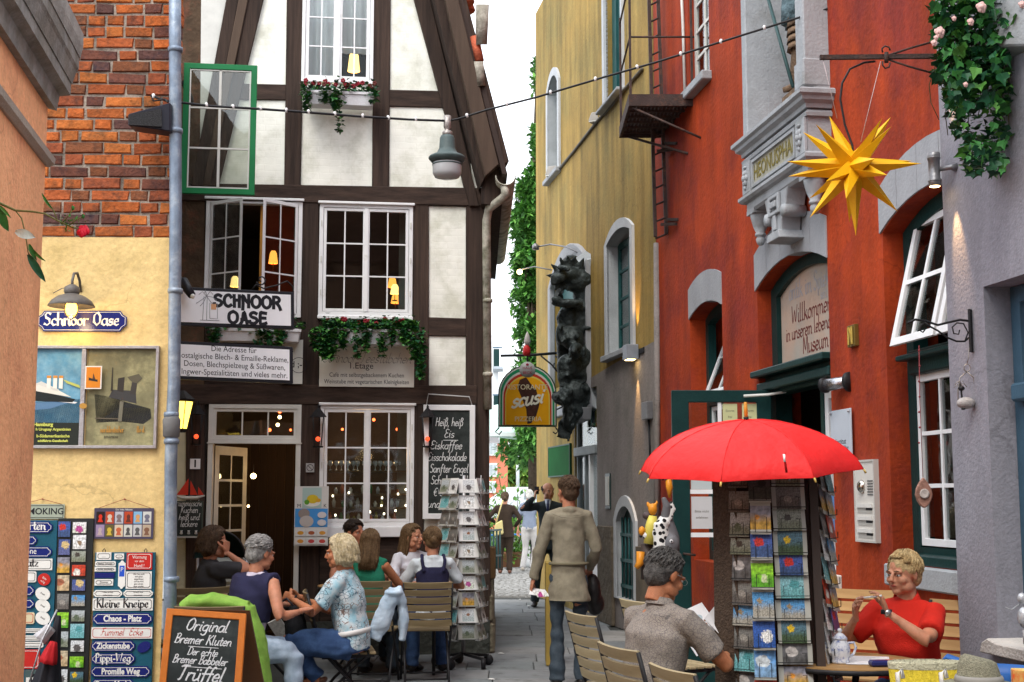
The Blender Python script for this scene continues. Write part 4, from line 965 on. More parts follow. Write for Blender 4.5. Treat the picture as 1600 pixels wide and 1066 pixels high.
for j in range(n-1):
 fs+=[(j,j+1,2*n+j+1,2*n+j),(n+j,n+j+1,3*n+j+1,3*n+j),(j,j+1,n+j+1,n+j),(2*n+j,2*n+j+1,3*n+j+1,3*n+j)]
b.add(vs,fs,0,True);b.lathe([(.0,0),(.10,0),(.10,.012),(0,.012)],p0+V((0,0,0)),14,ax=(0,1,0))if False else None
mk('gutter',b,gut,H)
b=M();b.tube([p0+V((-.01,.05,-.09)),at(790,303,13.2),at(785,310,13.25),at(764,326,13.45),at(760,345,13.5),at(762,640,13.52)],.044,14);mk('gutter_pipe',b,gut,H)
for py in(470,585):mk('pipe_bracket',M().lathe([(.045,-.02),(.052,-.015),(.052,.015),(.045,.02)],at(762,py,13.5),14),gut,H)
b=M();plan_prism(b,[(-.235,13.62),(-.235,13.85),(-.46,18.6),(-1.2,18.6),(-1.2,13.85)],0,4.75);mk('side_wall',b,mat('side_wall_render',(.25,.23,.19),.9,var=.2,bump=.3),H)
st_m=mat('mossy_plinth_block',(.17,.15,.105),.9,var=.35,vs=8,bump=.5,bs=18,rnd=.2)
for k in range(5):
 b=M().box((-.24,13.56+k*.9,0),(-.175-k*.02,13.56+k*.9+.86,.30));mk('plinth_block',b,st_m,H,bev=.02)
 b=M().box((-.24,13.57+k*.9,.31),(-.185-k*.02,13.56+k*.9+.85,.58));mk('plinth_block',b,st_m,H,bev=.02)
def room(x0,x1,z0,z1,dep,m,nm='room'):
 b=M(TH_)
 b.box((x0,dep,z0),(x1,dep+.05,z1));b.box((x0-.05,.21,z0),(x0,dep,z1));b.box((x1,.21,z0),(x1+.05,dep,z1))
 b.box((x0,.21,z0-.05),(x1,dep,z0));b.box((x0,.21,z1),(x1,dep,z1+.05));mk(nm,b,m,H)
L_,R__=sx(282),sx(740)
zf1,zf2=zy(616),zy(305)
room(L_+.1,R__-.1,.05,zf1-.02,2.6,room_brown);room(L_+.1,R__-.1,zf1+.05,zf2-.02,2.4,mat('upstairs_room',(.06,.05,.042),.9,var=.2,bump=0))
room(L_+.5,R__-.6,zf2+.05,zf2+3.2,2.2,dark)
def two_leaf(o,rows,y,label=None,fw=.03,cols=2,fr=.04):
 s0,z0,s1,z1=o
 frame_box(H,TH_,s0-.004,s1+.004,z0-.004,z1+.004,y,.09,fr,white)
 m_=(s0+s1)/2
 casement(H,TH_,s0+fr,m_-.004,z0+fr,z1-fr,y+.008,cols,rows,white,pane_dark,fw)
 casement(H,TH_,m_+.004,s1-fr,z0+fr,z1-fr,y+.008,cols,rows,white,pane_dark,fw)
 mk('window_bar',M(TH_).box((m_-.022,y-.006,z0+fr),(m_+.022,y+.012,z1-fr)),white,H,bev=.003)
 mk('head_moulding',M(TH_).box((s0-.02,y-.03,z1),(s1+.02,y+.06,z1+.025)),white,H,bev=.004)
two_leaf(oR,3,-.03);two_leaf(oG,3,-.03)
for o in(oR,oG):
 for fx,fz in((0.02,.2),(.02,.5),(.02,.82),(.98,.2),(.98,.5),(.98,.82)):
  x=o[0]+(o[2]-o[0])*fx;z=o[1]+(o[3]-o[1])*fz
  mk('hinge',M(TH_).box((x-.006,-.04,z-.03),(x+.006,-.028,z+.03)),offwhite,H)
mk('window_sill',M(TH_).prism([(oG[0]-.02,oG[1]-.11),(oG[2]+.02,oG[1]-.11),(oG[2]+.02,oG[1]-.005),(oG[0]-.02,oG[1]-.005)],-.06,.02),white,H,bev=.006)
mk('window_sill',M(TH_).prism([(oR[0]-.01,oR[1]-.04),(oR[2]+.01,oR[1]-.04),(oR[2]+.01,oR[1]-.004),(oR[0]-.01,oR[1]-.004)],-.05,.02),white,H,bev=.005)
s0,z0,s1,z1=oU
frame_box(H,TH_,s0-.004,s1+.004,z0-.004,z1,-.03,.09,.035,white)
m_=(s0+s1)/2
for a,c_ in((s0+.035,m_-.01),(m_+.01,s1-.035)):
 casement(H,TH_,a,c_,z0+.035,z1-.035,-.02,2,6,white,pane_clear,.035)
mk('window_bar',M(TH_).box((m_-.02,-.035,z0+.03),(m_+.02,-.012,z1)),white,H)
cur=mat('white_curtain',(.85,.86,.90),.8,var=.05,bump=.05)
def curtain(x0,x1,z0,z1,y,amp=.012,per=.09):
 vs,fs=[],[];n=int((x1-x0)/.012)+2
 for i in range(n):
  x=x0+(x1-x0)*i/(n-1);yy=y+amp*math.sin(x/per*6.28)
  vs+=[(x,yy,z0),(x,yy,z1),(x,yy+.004,z0),(x,yy+.004,z1)]
 for i in range(n-1):
  a,c_=i*4,i*4+4;fs+=[(a,c_,c_+1,a+1),(a+2,a+3,c_+3,c_+2),(a,a+2,c_+2,c_),(a+1,c_+1,c_+3,a+3)]
 return mk('curtain',M(TH_).add(vs,fs,0,True),cur,H)
zc_=zy(78)
curtain(s0+.03,m_+.005,z0+.03,z1,.10);curtain(m_+.0,s1-.03,zc_,z1,.10)
s0,z0,s1,z1=oL
frame_box(H,TH_,s0-.004,s1+.004,z0-.004,z1+.004,-.03,.09,.04,white)
mk('head_moulding',M(TH_).box((s0-.02,-.06,z1),(s1+.02,.03,z1+.025)),white,H,bev=.004)
def swing(hx,ang,wid,sgn):
 """frame that swings out of the wall about the hinge at s = hx"""
 c_,s_=math.cos(ang),math.sin(ang)
 return lambda v:PH.W(hx+sgn*v[0]*c_-(0)+s_*v[1]*sgn*0,v[2],.03+v[0]*s_-v[1]*c_)
wid=(s1-s0)/2-.05
casement(H,swing(s0+.04,R(38),wid,1),.0,wid,z0+.03,z1-.03,0,2,3,white,pane_dark,.035,label='left casement standing open')
casement(H,swing(s1-.04,R(38),wid,-1),.0,wid,z0+.03,z1-.03,0,2,3,white,pane_dark,.035,label='right casement standing open')
mk('curtain',M(TH_).box((sx(405,400),.05,z0),(sx(411,400),.07,z1)),mat('orange_curtain',(.55,.25,.05),.8),H)
def shade(px,py,w_px,h_px,dep,m,label,cat='lamp',grp=None):
 T,s_,z_=wallT(PH,px,py,-dep)
 k=1/155.;w_,h_=w_px*k*(13.4+dep)/13.4,h_px*k
 t=thing('room_lamp',label,cat,T((0,0,-h_)),grp)
 mk('lamp_shade',M(T).lathe([(w_*.5,-h_/2),(w_*.36,h_*.3),(w_*.22,h_/2),(w_*.2,h_/2),(w_*.34,h_*.28),(w_*.48,-h_/2)],(0,0,0),18),m,t)
 mk('lamp_stem',M(T).lathe([(.004,h_/2),(.004,-h_*1.1),(.03,-h_*1.15),(.03,-h_*1.2)],(0,0,0),8),black,t)
shade(367,440,15,17,.25,lampglow2,'glowing yellow shade behind the left open casement above the white sign')
shade(427,402,15,21,.6,lampglow,'orange shade high behind the right open casement')
shade(613,441,15,18,1.0,lampglow,'top orange shade of the cluster in the right upstairs window')
shade(617,452,15,16,.45,lampglow2,'pale yellow shade in front of two orange ones in the right upstairs window')
shade(618,467,15,15,.7,lampglow,'lowest orange shade in the right upstairs window')
shade(627,412,6,16,.8,lampglow,'orange shade cut off by the right edge of the right upstairs window')
shade(553,96,20,34,.35,lampglow2,'pale yellow lamp in the bare pane of the gable window')
def spot_lamp(px,py,r_px,dep,m,lab,grp='small lit bulbs inside the ground floor'):
 T,s_,z_=wallT(PH,px,py,-dep)
 b=M(T).ball((0,0,0),r_px/155.,8,0,6);b.tube([(0,0,r_px/160.),(0,0,.12)],.003,4,1)
 mk('hanging_bulb',b,[m,black],None,lab,'light bulb',grp)
for(a,c_,r_,m,lab)in((437,643,3,redglow,'topmost red bulb of the vertical string in the transom window'),(437,652,3,bulbglow,'warm bulb just below the topmost red one in the transom window'),(434,664,3,bulbglow,'pale bulb at the foot of the string in the transom window'),(421,672,3,redglow,'red bulb left of the string in the transom window'),(454,672,2,redglow,'faint red bulb at the right edge of the transom window'),(396,744,4.5,bulbglow,'bright bulb glowing inside the open doorway'),(388,791,2,bulbglow,'tiny bulb low inside the open doorway'),(535,671,2.2,redglow,'red bulb in the left half of the ground floor window'),(584,656,2.6,redglow,'orange bulb top middle of the ground floor window'),(621,671,2.6,redglow,'red bulb in the right half of the ground floor window'),(626,646,2.8,bulbglow,'bright white bulb in the top right pane of the ground floor window')):
 spot_lamp(a,c_,r_,.5,m,lab,None)
rl=bpy.data.lights.new('doorway_light','POINT');rl.energy=.5;rl.color=(1,.6,.25);rl.shadow_soft_size=.1
ro=bpy.data.objects.new('doorway_light',rl);col.objects.link(ro);ro.location=PH.W(sx(400,700),1.85,-1.0)
rl2=bpy.data.lights.new('shop_light','POINT');rl2.energy=9;rl2.color=(1,.62,.28);rl2.shadow_soft_size=.1
ro2=bpy.data.objects.new('shop_light',rl2);col.objects.link(ro2);ro2.location=PH.W(sx(575,700),2.0,-1.2)
shelfm=mat('shelf_wood',(.12,.07,.03),.6)
glm=mat('drinking_glass',(.55,.62,.66),.1,var=.3,vs=40,bump=0,spec=.8)
random.seed(9)
for k,(py,cnt)in enumerate(((729,15),(766,9),(788,10),(812,14))):
 z=zy(py+5);sh=mk('shelf',M(TH_).box((oG[0]+.02,.30,z-.02),(oG[2]-.02,.48,z)),shelfm,H)
 rowname=('top','second','third','bottom')[k]
 b=M(TH_)
 t=None
 for j in range(cnt):
  s_=oG[0]+.05+(oG[2]-oG[0]-.1)*(j+random.uniform(-.2,.2))/cnt;hgt=random.uniform(.06,.11)
  gb=M(TH_)
  if k==0:gb.lathe([(.018,0),(.004,.01),(.004,.04),(.024,.06),(.026,.08),(.02,.10),(.018,.10)],(s_,.38,z),10)
  else:gb.lathe([(.016,0),(.022,hgt*.6),(.012,hgt*.8),(.011,hgt),(0,hgt)],(s_,.38,z),10)
  cc=random.choice([(.5,.55,.6),(.3,.25,.05),(.45,.12,.04),(.05,.2,.06),(.6,.6,.55)])
  mk('glass' if k==0 else 'bottle',gb,glm if k==0 else paint(cc,.12,spec=.9),None,('small glass' if k==0 else 'small bottle')+', %s from the left on the %s shelf of the ground floor window'%(('first','second','third','fourth','fifth','sixth','seventh','eighth','ninth','tenth','eleventh','twelfth','thirteenth','fourteenth','fifteenth')[j],rowname),'glass' if k==0 else 'bottle','glassware on the %s window shelf'%rowname)
for k,(px,py)in enumerate(((520,775),(545,770),(597,778),(634,765),(622,772),(524,805),(578,800),(600,803),(618,798),(640,804),(596,790),(634,790))):
 T,s_,z_=wallT(PH,px,py,-.28)
 mk('glint_bead',M(T).lathe([(.0,-.012),(.008,-.01),(.009,.008),(0,.012)],(0,0,0),8),mat('glint_bead_glow',(1,.85,.6),.5,var=0,bump=0,emit=4)if k==0 else bpy.data.materials['glint_bead_glow'],None,'tiny glowing bead standing in for a glint among the ground floor window bottles','light','glints among the bottles')  # small glowing bead painted as a glint on the glassware
s0,z0,s1,z1=oD
zt=zy(693);zd=zy(701)
frame_box(H,TH_,s0+.0,s1-.0,zt,z1,-.03,.10,.045,offwhite,'transom_frame')
casement(H,TH_,s0+.045,s1-.045,zt+.045,z1-.045,-.018,3,1,offwhite,pane_dark,.03,name='transom_window')
b=M(TH_);b.box((s0,-.04,z0),(s0+.05,.16,zd+.045));mk('door_jamb',b,offwhite,H,bev=.004)
b=M(TH_);b.box((s1-.05,-.04,z0),(s1,.16,zd+.045));mk('door_jamb',b,offwhite,H,bev=.004)
b=M(TH_);b.box((s0-.01,-.05,zd+.05),(s1+.01,.02,zt-.003));mk('door_lintel',b,offwhite,H,bev=.006)
A=R(68)
def DT(v):return PH.W(s0+.06+v[0]*math.cos(A),v[2],-.12-v[0]*math.sin(A)-v[1]*.9)
dl=casement(H,DT,0,.72,z0+.75,zd+.03,0,2,4,offwhite,pane_dark,.09,.025,.04,name='door',label='glazed white door leaf standing open inwards')
mk('door_panel',M(DT).box((0,0,z0+.02),(.72,.04,z0+.745)),offwhite,H)
lob=wood_mat('lobby_planks',(.018,.010,.007),(.036,.02,.012),.7,.8)
for k in range(7):
 x=s0+.32+k*.095
 mk('plank',M(TH_).box((x,1.55,.1),(x+.088,1.58,zd+.1)),lob,H)
 #  things on the facade
T,w,h=rectT(PH,285,101,400,304,.75)
gw=thing('green_window','old green framed window with white glazing bars hung beside the downpipe','window',T((0,0,-h/2)))
grn=paint((.01,.17,.055),.5,var=.15)
b=M(T);b.prism(box2(-w/2,-h/2,w/2,h/2),-.02,.02,0,holes=[box2(-w/2+.055,-h/2+.055,w/2-.055,h/2-.055)[::-1]]);mk('outer_frame',b,grn,gw,bev=.003)
i0,i1,j0,j1=-w/2+.058,w/2-.058,-h/2+.058,h/2-.058
b=M(T);b.prism(box2(i0,j0,i1,j1),-.012,.012,0,holes=[box2(i0+.012,j0+.012,i1-.012,j1-.012)[::-1]]);mk('inner_frame',b,offwhite,gw)
zs=[j0,j0+(j1-j0)*.335,j0+(j1-j0)*.675,j1]
mk('glazing_bar',M(T).box((-.012,-.012,j0),(.012,.012,j1)),offwhite,gw)
for z in zs[1:3]:mk('glazing_bar',M(T).box((i0,-.010,z-.008),(i1,.010,z+.008)),offwhite,gw)
for i in range(2):
 for j in range(3):
  mk('pane',M(T).box((i0+.012 if i==0 else.012,-.002,zs[j]+.009),(-.012 if i==0 else i1-.012,.002,zs[j+1]-.009)),glass('old_pane_%d%d'%(i,j),(.80,.83,.80),.05),gw)
for z in(h*.35,-h*.35):mk('wall_bracket',M(T).box((-w/2-.02,.0,z-.02),(-w/2+.03,.6,z+.02)),black,gw)
white_box=mat('white_planter',(.62,.62,.64),.5,var=.08,vs=8)
petals=[mat('petal_'+n,c,.6,var=.2,vs=50,bump=0)for n,c in(('crimson',(.22,.008,.02)),('brown',(.10,.02,.015)),('pale',(.75,.72,.45)))]
def flowerbox(pl,x0,y0,x1,y1,d,label,name='flower_box',trails=(),nleaf=700,flowers=26,box=True,seed=1,lsz=.045):
 random.seed(seed)
 T,w,h=rectT(pl,x0,y0,x1,y1,d)
 t=thing(name,label,'flower box',T((0,0,-h/2)))
 if box:
  b=M(T);e=.02
  b.add([(-w/2+e,-.09,-h/2),(w/2-e,-.09,-h/2),(w/2-e,.07,-h/2),(-w/2+e,.07,-h/2),(-w/2,-.11,h/2),(w/2,-.11,h/2),(w/2,.09,h/2),(-w/2,.09,h/2)],[(0,3,2,1),(0,1,5,4),(1,2,6,5),(2,3,7,6),(3,0,4,7),(4,5,6,7)]);mk('planter',b,white_box,t,bev=.004)
  b=M(T);b.box((-w/2-.008,-.118,h/2-.03),(w/2+.008,-.105,h/2-.005));mk('planter_rim',b,white_box,t)
 sp=[]
 for _ in range(nleaf):
  sp.append(T((random.uniform(-w/2,w/2)*1.06,random.gauss(-.04,.05),h/2+abs(random.gauss(0,.05))-.01)))
 for(tx,ln,n_)in trails:
  x=tx*w/2
  for _ in range(n_):
   k=random.random()**.8
   sp.append(T((x+random.gauss(0,.035*(1-k*.5)),-.12-random.random()*.03,h/2-k*ln)))
 leaf_cloud('foliage',sp,lsz,leaf_m,t,ivy=True,kind='stuff')
 for _ in range(flowers):
  p=T((random.uniform(-w/2,w/2),random.gauss(-.07,.04),h/2+.05+random.random()*.06));b=M()
  k=random.choice((0,0,1,2,0))
  if k==2:b.ball(p,.010,6,0,4)
  else:
   for j in range(5):
    a=j*1.2566;b.ball(p+V((.014*math.cos(a),-.004,.014*math.sin(a))),(.013,.006,.013),6,0,4)
  mk('blossom',b,petals[k],t)
 return t
flowerbox(PH,474,147,585,168,.16,'white flower box of dark red pansies and ivy under the gable window',trails=((-.9,.22,90),(.02,.45,60),(-.1,.2,120),(-.4,.14,60),(.95,.12,30)),seed=4,nleaf=420)
flowerbox(PH,508,516,648,540,.17,'long ivy-filled flower box trailing over the Teestübchen board',trails=((-1.0,.30,330),(-.85,.32,200),(-.6,.20,130),(-.3,.32,90),(-.1,.22,120),(.25,.30,90),(.5,.16,70),(.75,.16,100),(.97,.32,200),(1.12,.50,220),(-1.2,.22,160)),seed=6,nleaf=1500,flowers=16)
flowerbox(PH,330,515,470,535,.17,'low white flower box half hidden behind the hanging shop sign',trails=((-.9,.16,100),(.1,.18,60),(.55,.22,120),(.3,.15,60)),seed=8,nleaf=300,flowers=6)
signw=paint((.88,.89,.92),.4)
def hang_sign(x0,x1,yl0,yr0,yl1,yr1,Y0,Y1,label,text,name='hanging_sign',dark=1):
 """board between two upright edges: left at x0 (depth Y0), right at x1 (depth Y1)"""
 a,b_=at(x0,yl1,Y0),at(x1,yr1,Y1);a2,b2=at(x0,yl0,Y0),at(x1,yr0,Y1)
 ux=(b_-a).normalized();w=(b_-a).length;h=((a2-a).length+(b2-b_).length)/2
 uz=((a2-a)+(b2-b_)).normalized()
 c=(a+b_+a2+b2)/4;T=at_T(c,ux,uz)
 t=thing(name,label,'sign',c-V((0,0,h/2)))
 b=M(T);b.box((-w/2,-.02,-h/2),(w/2,.03,h/2));mk('sign_frame',b,blackp,t,bev=.003)
 b=M(T);b.box((-w/2+.02,-.028,-h/2+.025),(w/2-.03,-.0195,h/2-.025));p=mk('sign_panel',b,signw,t)
 return t,T,w,h,p
t1,T,w,h,p=hang_sign(258,459,450,455,508,515,10.2,10.6,'white hanging sign with black frame reading SCHNOOR OASE and a palm drawing',None)
tt=M(T);kx=w/201.
deco=dict(smooth=True)
def decotext(tt,s,x,z,size,d=.029):
 pen(tt,s,x,z,size,w=.17,d=d)
GL.update({'S*':(0,'')})
DEC={'S':(6,'5,8.4 3,9.4 1,8 1.6,5.8 4.6,4.4 5.2,2 3.2,.2 .8,1 .4,2.4'),'C':(6,'5.4,7.6 4,9.6 1.6,8.6 .6,5 1.4,1.6 3.4,.2 5.4,1.6'),'H':(5.4,'.8,9.8 1,0|4.4,9.8 4.3,0|.9,5.6 4.4,5.6'),'N':(6,'.8,-2 1,4 .8,9.8 3,5.5 4.8,3.2|4.9,10.4 4.8,0'),'O':(6.8,'3.4,9.6 1.2,8 .6,5 1.2,1.8 3.4,.1 5.6,1.8 6.2,5 5.6,8 3.4,9.6'),'R':(6,'1,9.6 1,0|.6,9.4 3.6,9.4 5,7.4 3.8,5.2 1.2,4.8|2.6,4.8 4.6,2.4 5.8,-1'),'A':(6,'.2,-1.6 2,2 3.2,9.6 5.2,0|1.4,3.2 4.8,3.2'),'E':(5.4,'4.8,9 2.4,9.4 1,9 1,.4 3,.1 5,1|1,5 4.4,5')}
_sv={k:GL.get(k)for k in DEC};GL.update(DEC)
pen(tt,'SCHNOOR',.004*0+kx*26,h*.03,h*.32,w=.27,d=.029,sx=1.2);pen(tt,'OASE',kx*26,-h*.40,h*.32,w=.27,d=.029,sx=1.25)
for k,v_ in _sv.items():
 if v_ is None:GL.pop(k)
 else:GL[k]=v_
mk('lettering',tt,blackp,p)
gl=M(T);lines=[]
cx0=-w/2+kx*62;zt0=h*.28
for dx,dz,l in((-16,-12,1),(-12,2,1),(-3,5,1),(10,3,1),(16,-6,1),(12,-14,1),(-10,-16,1)):
 lines.append([(cx0,zt0),(cx0+dx*kx*.55,zt0+(dz+5)*kx),(cx0+dx*kx,zt0+dz*kx)])
lines+=[[(cx0-.02,zt0),(cx0-.03,-h*.35)],[(cx0+.005,zt0),(cx0,-h*.35)],[(cx0-.05,-h*.35),(cx0+.1,-h*.35)],[(cx0+.025,-h*.3),(cx0+.025,.1*h),(cx0+.085,.1*h),(cx0+.085,-h*.3),(cx0+.025,-h*.3)]]
for ln in lines:
 gl.tube([(a,-.029,c_)for a,c_ in ln],.0022,4)
mk('palm_drawing',gl,paint((.25,.26,.28)),p)
b=M(T);b.box((cx0+.035,-.0305,-.02),(cx0+.075,-.0285,.05*h+.01));mk('orange_print',b,paint((.75,.40,.20)),p)
b=M(T)
def curl(cx,cz,r0,a0,turns,n=22,sgn=1):
 return[(cx+r0*(1-.8*i/n)*math.cos(a0+sgn*turns*6.2832*i/n),0,cz+r0*(1-.8*i/n)*math.sin(a0+sgn*turns*6.2832*i/n))for i in range(n+1)]
zt=h/2
b.tube([(-.02+w*.18,0,zt),(w*.2,0,zt+.05),(w*.26,0,zt+.02),(w*.36,0,zt+.05),(w*.45,0,zt+.09),(w*.49,0,zt+.05),(w*.5,0,zt)],.006,6)
b.tube(curl(w*.24,zt+.09,.045,3.6,1.2),.006,6);mk('scrollwork',b,black,t1)
b=M();b.tube([at(285,440,10.15),at(300,462,10.1)],[.045,.03],10);b.tube([at(275,428,10.2),at(288,444,10.15)],.02,8);b.ball(at(301,463,10.09),.02,8,1);mk('sign_spotlight',b,[blackp,mat('spot_glass',(.7,.7,.65),.2)],t1)
t2,T,w,h,p=hang_sign(258,457,537,538,592,600,10.2,10.6,'lower white hanging sign with four lines of shop text, Die Adresse für',None)
tt=M(T);kx=w/199.
for s_,xx,zz in(('Die Adresse für',5,20),('nostalgische Blech- & Emaille-Reklame,',5,7.5),('Dosen, Blechspielzeug & Süßwaren,',7,-5),('Ingwer-Spezialitäten und vieles mehr.',7,-17.5)):
 typ(tt,s_,xx*kx,zz*kx,kx*12.6,d=.0285,sx=.88)
mk('lettering',tt,blackp,p)
b=M();b.box((-.06,-.03,-.02),(.06,.03,.02));
T,w,h=rectT(PH,440,531,473,600,.06)
sb=mk('small_sign',M(T).box((-w/2,-.01,-h/2),(w/2,.01,h/2)),paint((.66,.67,.62)),None,'narrow white sign edge showing a letter d in a circle','sign')
tt=M(T);typ(tt,'d ;-',w*.2,-.03,.09,d=.011,bold=.001);ring_poly(tt,[(w*.32+.08*math.cos(i*.3),-.035+.08*math.sin(i*.3))for i in range(21)],.005,-.0125,-.0105);typ(tt,'e',-w*.05,.1,.07,d=.011,shear=.3);mk('lettering',tt,blackp,sb)
T,w,h=rectT(PH,499,540,647,605,.03)
tb=thing('tearoom_board','white painted board with grey script above the ground floor window','sign',T((0,0,-h/2)))
tbp=mk('board_panel',M(T).box((-w/2,-.02,-h/2),(w/2,.02,h/2)),paint((.74,.75,.69),.5),tb,bev=.003)
tt=M(T)
pen(tt,'Schnoor Teestübchen',.0,h*.08,.105,w=.09,nib=R(50),shear=.35,d=.021,sx=.93);mk('lettering',tt,paint((.25,.27,.25)),tbp)
tt=M(T);typ(tt,'1.Etage',-.06,h*.0,.088,d=.021);typ(tt,'Café mit selbstgebackenem Kuchen',0,-h*.22,.062,d=.021,sx=.85);typ(tt,'Weinstube mit vegetarischen Kleinigkeiten',0,-h*.38,.062,d=.021,sx=.80);mk('lettering',tt,blackp,tbp)
T,w,h=rectT(PH,661,633,742,811,.08)
cb=thing('wall_chalkboard','tall white framed chalkboard listing iced drinks on the facade','chalkboard',T((0,0,-h/2)))
b=M(T);b.prism(box2(-w/2,-h/2,w/2,h/2),-.02,.012,0,holes=[box2(-w/2+.055,-h/2+.055,w/2-.055,h/2-.055)[::-1]]);mk('frame',b,white,cb,bev=.003)
p=mk('board_panel',M(T).box((-w/2+.05,-.008,-h/2+.05),(w/2-.05,.008,h/2-.05)),slate,cb)
tt=M(T);q=h/178
for i,(s_,dx)in enumerate((('Heiß, heiß',0),('Eis',.0),('Eiskaffee',-.03),('Eisschokolade',-.02),('Sanfter Engel',.0),('Schwarzwald',.0),('€ 3,50',-.06),('und mehr',-.05))):
 pen(tt,s_,dx,h/2-(33+i*18.2)*q,.085,w=.085,shear=.2,d=.009,sx=.78 if len(s_)>9 else.95,jit=.02)
tt.box((-.06,-.010,h/2-56*q),(.09,-.0085,h/2-55*q));tt.box((-.06,-.010,h/2-162*q),(.05,-.0085,h/2-160*q))
tt.prism(ell(-.01,h/2-151*q,.055,.02),-.0105,-.0085)
mk('lettering',tt,chalk,p)
b=M(T);b.tube([(-w/2+.03,0,h/2),(-w/2+.05,0,h/2+.11),(w/2-.06,0,h/2+.085),(w/2-.03,0,h/2)],.006,6);mk('wire_hanger',b,paint((.45,.45,.45),.4),cb)
def lantern(px,py,d,label,s=1.0):
 T,s_,z_=wallT(PH,px,py,d)
 t=thing('wall_lantern',label,'lantern',T((0,0,-.14)),'black wall lanterns by the door')
 b=M(T)
 for i in range(4):
  a=i*1.5708+.785;b.tube([(.045*math.cos(a),.045*math.sin(a),-.16),(.075*math.cos(a),.075*math.sin(a),.13)],.005,4)
 b.lathe([(.085,.13),(.03,.20),(.012,.22),(.012,.24),(0,.24)],(0,0,0),4,smooth=False);b.lathe([(.0,-.18),(.05,-.175),(.055,-.16)],(0,0,0),4,smooth=False)
 b.tube([(0,.0,.24),(0,.08,.26),(0,d,.2)],.008,6);mk('lantern_cage',b,black,t)
 mk('red_bulb',M(T).ball((0,0,-.09),.024,8),mat('lantern_red',(.8,.07,.02),.5,var=0,bump=0,emit=.9),t)
lantern(307,668,.13,'black wall lantern with red bulb left of the doorway above the house number')
lantern(497,672,.13,'black wall lantern with red bulb between doorway and ground floor window')
lantern(668,672,.14,'black lantern with red bulb hanging over the left frame of the wall chalkboard')
T,w,h=rectT(PH,297,717,313,733,.04)
hn=mk('house_number',M(T).box((-w/2,-.006,-h/2),(w/2,.0,h/2)),signw,None,'small white house number plate reading 1 beside the door','house number');tt=M(T);typ(tt,'1',0,0,.1,d=.0065,bold=.003);mk('lettering',tt,blackp,hn)
T,w,h=rectT(PH,478,724,491,738,.04)
hn=mk('notice_plate',M(T).box((-w/2,-.004,-h/2),(w/2,.0,h/2)),paint((.4,.4,.4)),None,'tiny grey plate on the post right of the door','sign')
tt=M(T);ring_poly(tt,ell(0,0,.035,.035),.006,-.0055,-.0042);tt.bar((-.022,-.005,.022),(.022,-.005,-.022),.002,.006);mk('print',tt,blackp,hn)
b=M();yl=thing('yellow_lantern','lit yellow glass lantern tucked behind the downpipe','lantern',at(286,675,10.6))
c0,c1=at(285,628,10.6),at(283,670,10.6)
b.loft([c0,(c0+c1)/2,c1],[(.085,.085),(.065,.065),(.045,.045)],(1,0,0),6,smooth=False);mk('lantern_glass',b,mat('yellow_lantern_glow',(1,.70,.10),.5,var=.3,vs=12,bump=0,emit=1.6),yl)
b=M();b.loft([c0+V((0,0,.0)),c0+V((0,0,.02)),c0+V((0,0,.09))],[(.10,.10),(.10,.10),(.02,.02)],(1,0,0),6,smooth=False);b.loft([c1+V((0,0,-.03)),c1],[(.035,.035),(.052,.052)],(1,0,0),6,smooth=False)
for i in range(6):
 a=i*1.0472;b.tube([c0+V((.087*math.cos(a),.087*math.sin(a),0)),c1+V((.047*math.cos(a),.047*math.sin(a),0))],.004,4)
mk('lantern_frame',b,black,yl)
T,w,h=rectT(PH,274,783,317,839,.20)
sl=thing('small_chalkboard','small chalkboard with white writing on the post left of the door','chalkboard',T((0,0,-h/2)))
b=M(T);b.prism(box2(-w/2,-h/2,w/2,h/2),-.012,.012,0,holes=[box2(-w/2+.014,-h/2+.014,w/2-.014,h/2-.014)[::-1]]);mk('frame',b,paint((.05,.07,.06)),sl)
p=mk('board_panel',M(T).box((-w/2+.012,-.006,-h/2+.012),(w/2-.012,.006,h/2-.012)),slate,sl)
tt=M(T)
for s_,zz in(('Himmlische',.135),('Kuchen',.07),('heiß und',.0),('leckere',-.065)):pen(tt,s_,0,zz-.01,.062,w=.09,d=.007,shear=.2,jit=.02,sx=.85)
for x in(-.07,0,.07):tt.lathe([(.0,-.15),(.016,-.145),(.01,-.12),(.014,-.11)],(x,-.008,0),8)
mk('lettering',tt,chalk,p)
b=M(T);b.box((-w/2-.005,-.03,-h/2-.008),(w/2+.005,.012,-h/2+.006));mk('chalk_ledge',b,paint((.4,.4,.38)),sl)
T,s_,z_=wallT(PH,297,780,.20)
bt=thing('toy_sailing_boat','toy boat with red sails standing on the small chalkboard by the door','toy boat',T((0,0,0)))
rs=paint((.55,.04,.02),.6)
b=M(T);b.loft([(-.14,0,.03),(-.07,0,.01),(.06,0,.01),(.14,0,.035)],[(.008,.008),(.03,.02),(.03,.02),(.006,.006)],(0,1,0),8);mk('hull',b,paint((.5,.5,.45)),bt)
for pts in([(-.13,.04),(-.02,.04),(-.02,.2)],[(.0,.04),(.07,.04),(.0,.18)],[(.075,.04),(.13,.04),(.075,.12)]):
 mk('sail',M(T).prism(pts,-.004,.004),rs,bt)
mk('mast',M(T).tube([(-.01,0,.02),(-.01,0,.21)],.004,5),black,bt)
T,w,h=rectT(PH,460,760,513,853,.16)
ic=thing('ice_cream_poster','ice cream price poster with lemon dessert, scoops and six small pictures by the doorway','poster',T((0,0,-h/2)))
p=mk('poster_sheet',M(T).box((-w/2,-.004,-h/2),(w/2,.0,h/2)),paint((.62,.62,.60)),ic)
q=w/53
def PB2(x0,y0,x1,y1):return box2(-w/2+(x0-460)*q,h/2-(y0-760)*q,-w/2+(x1-460)*q,h/2-(y1-760)*q)
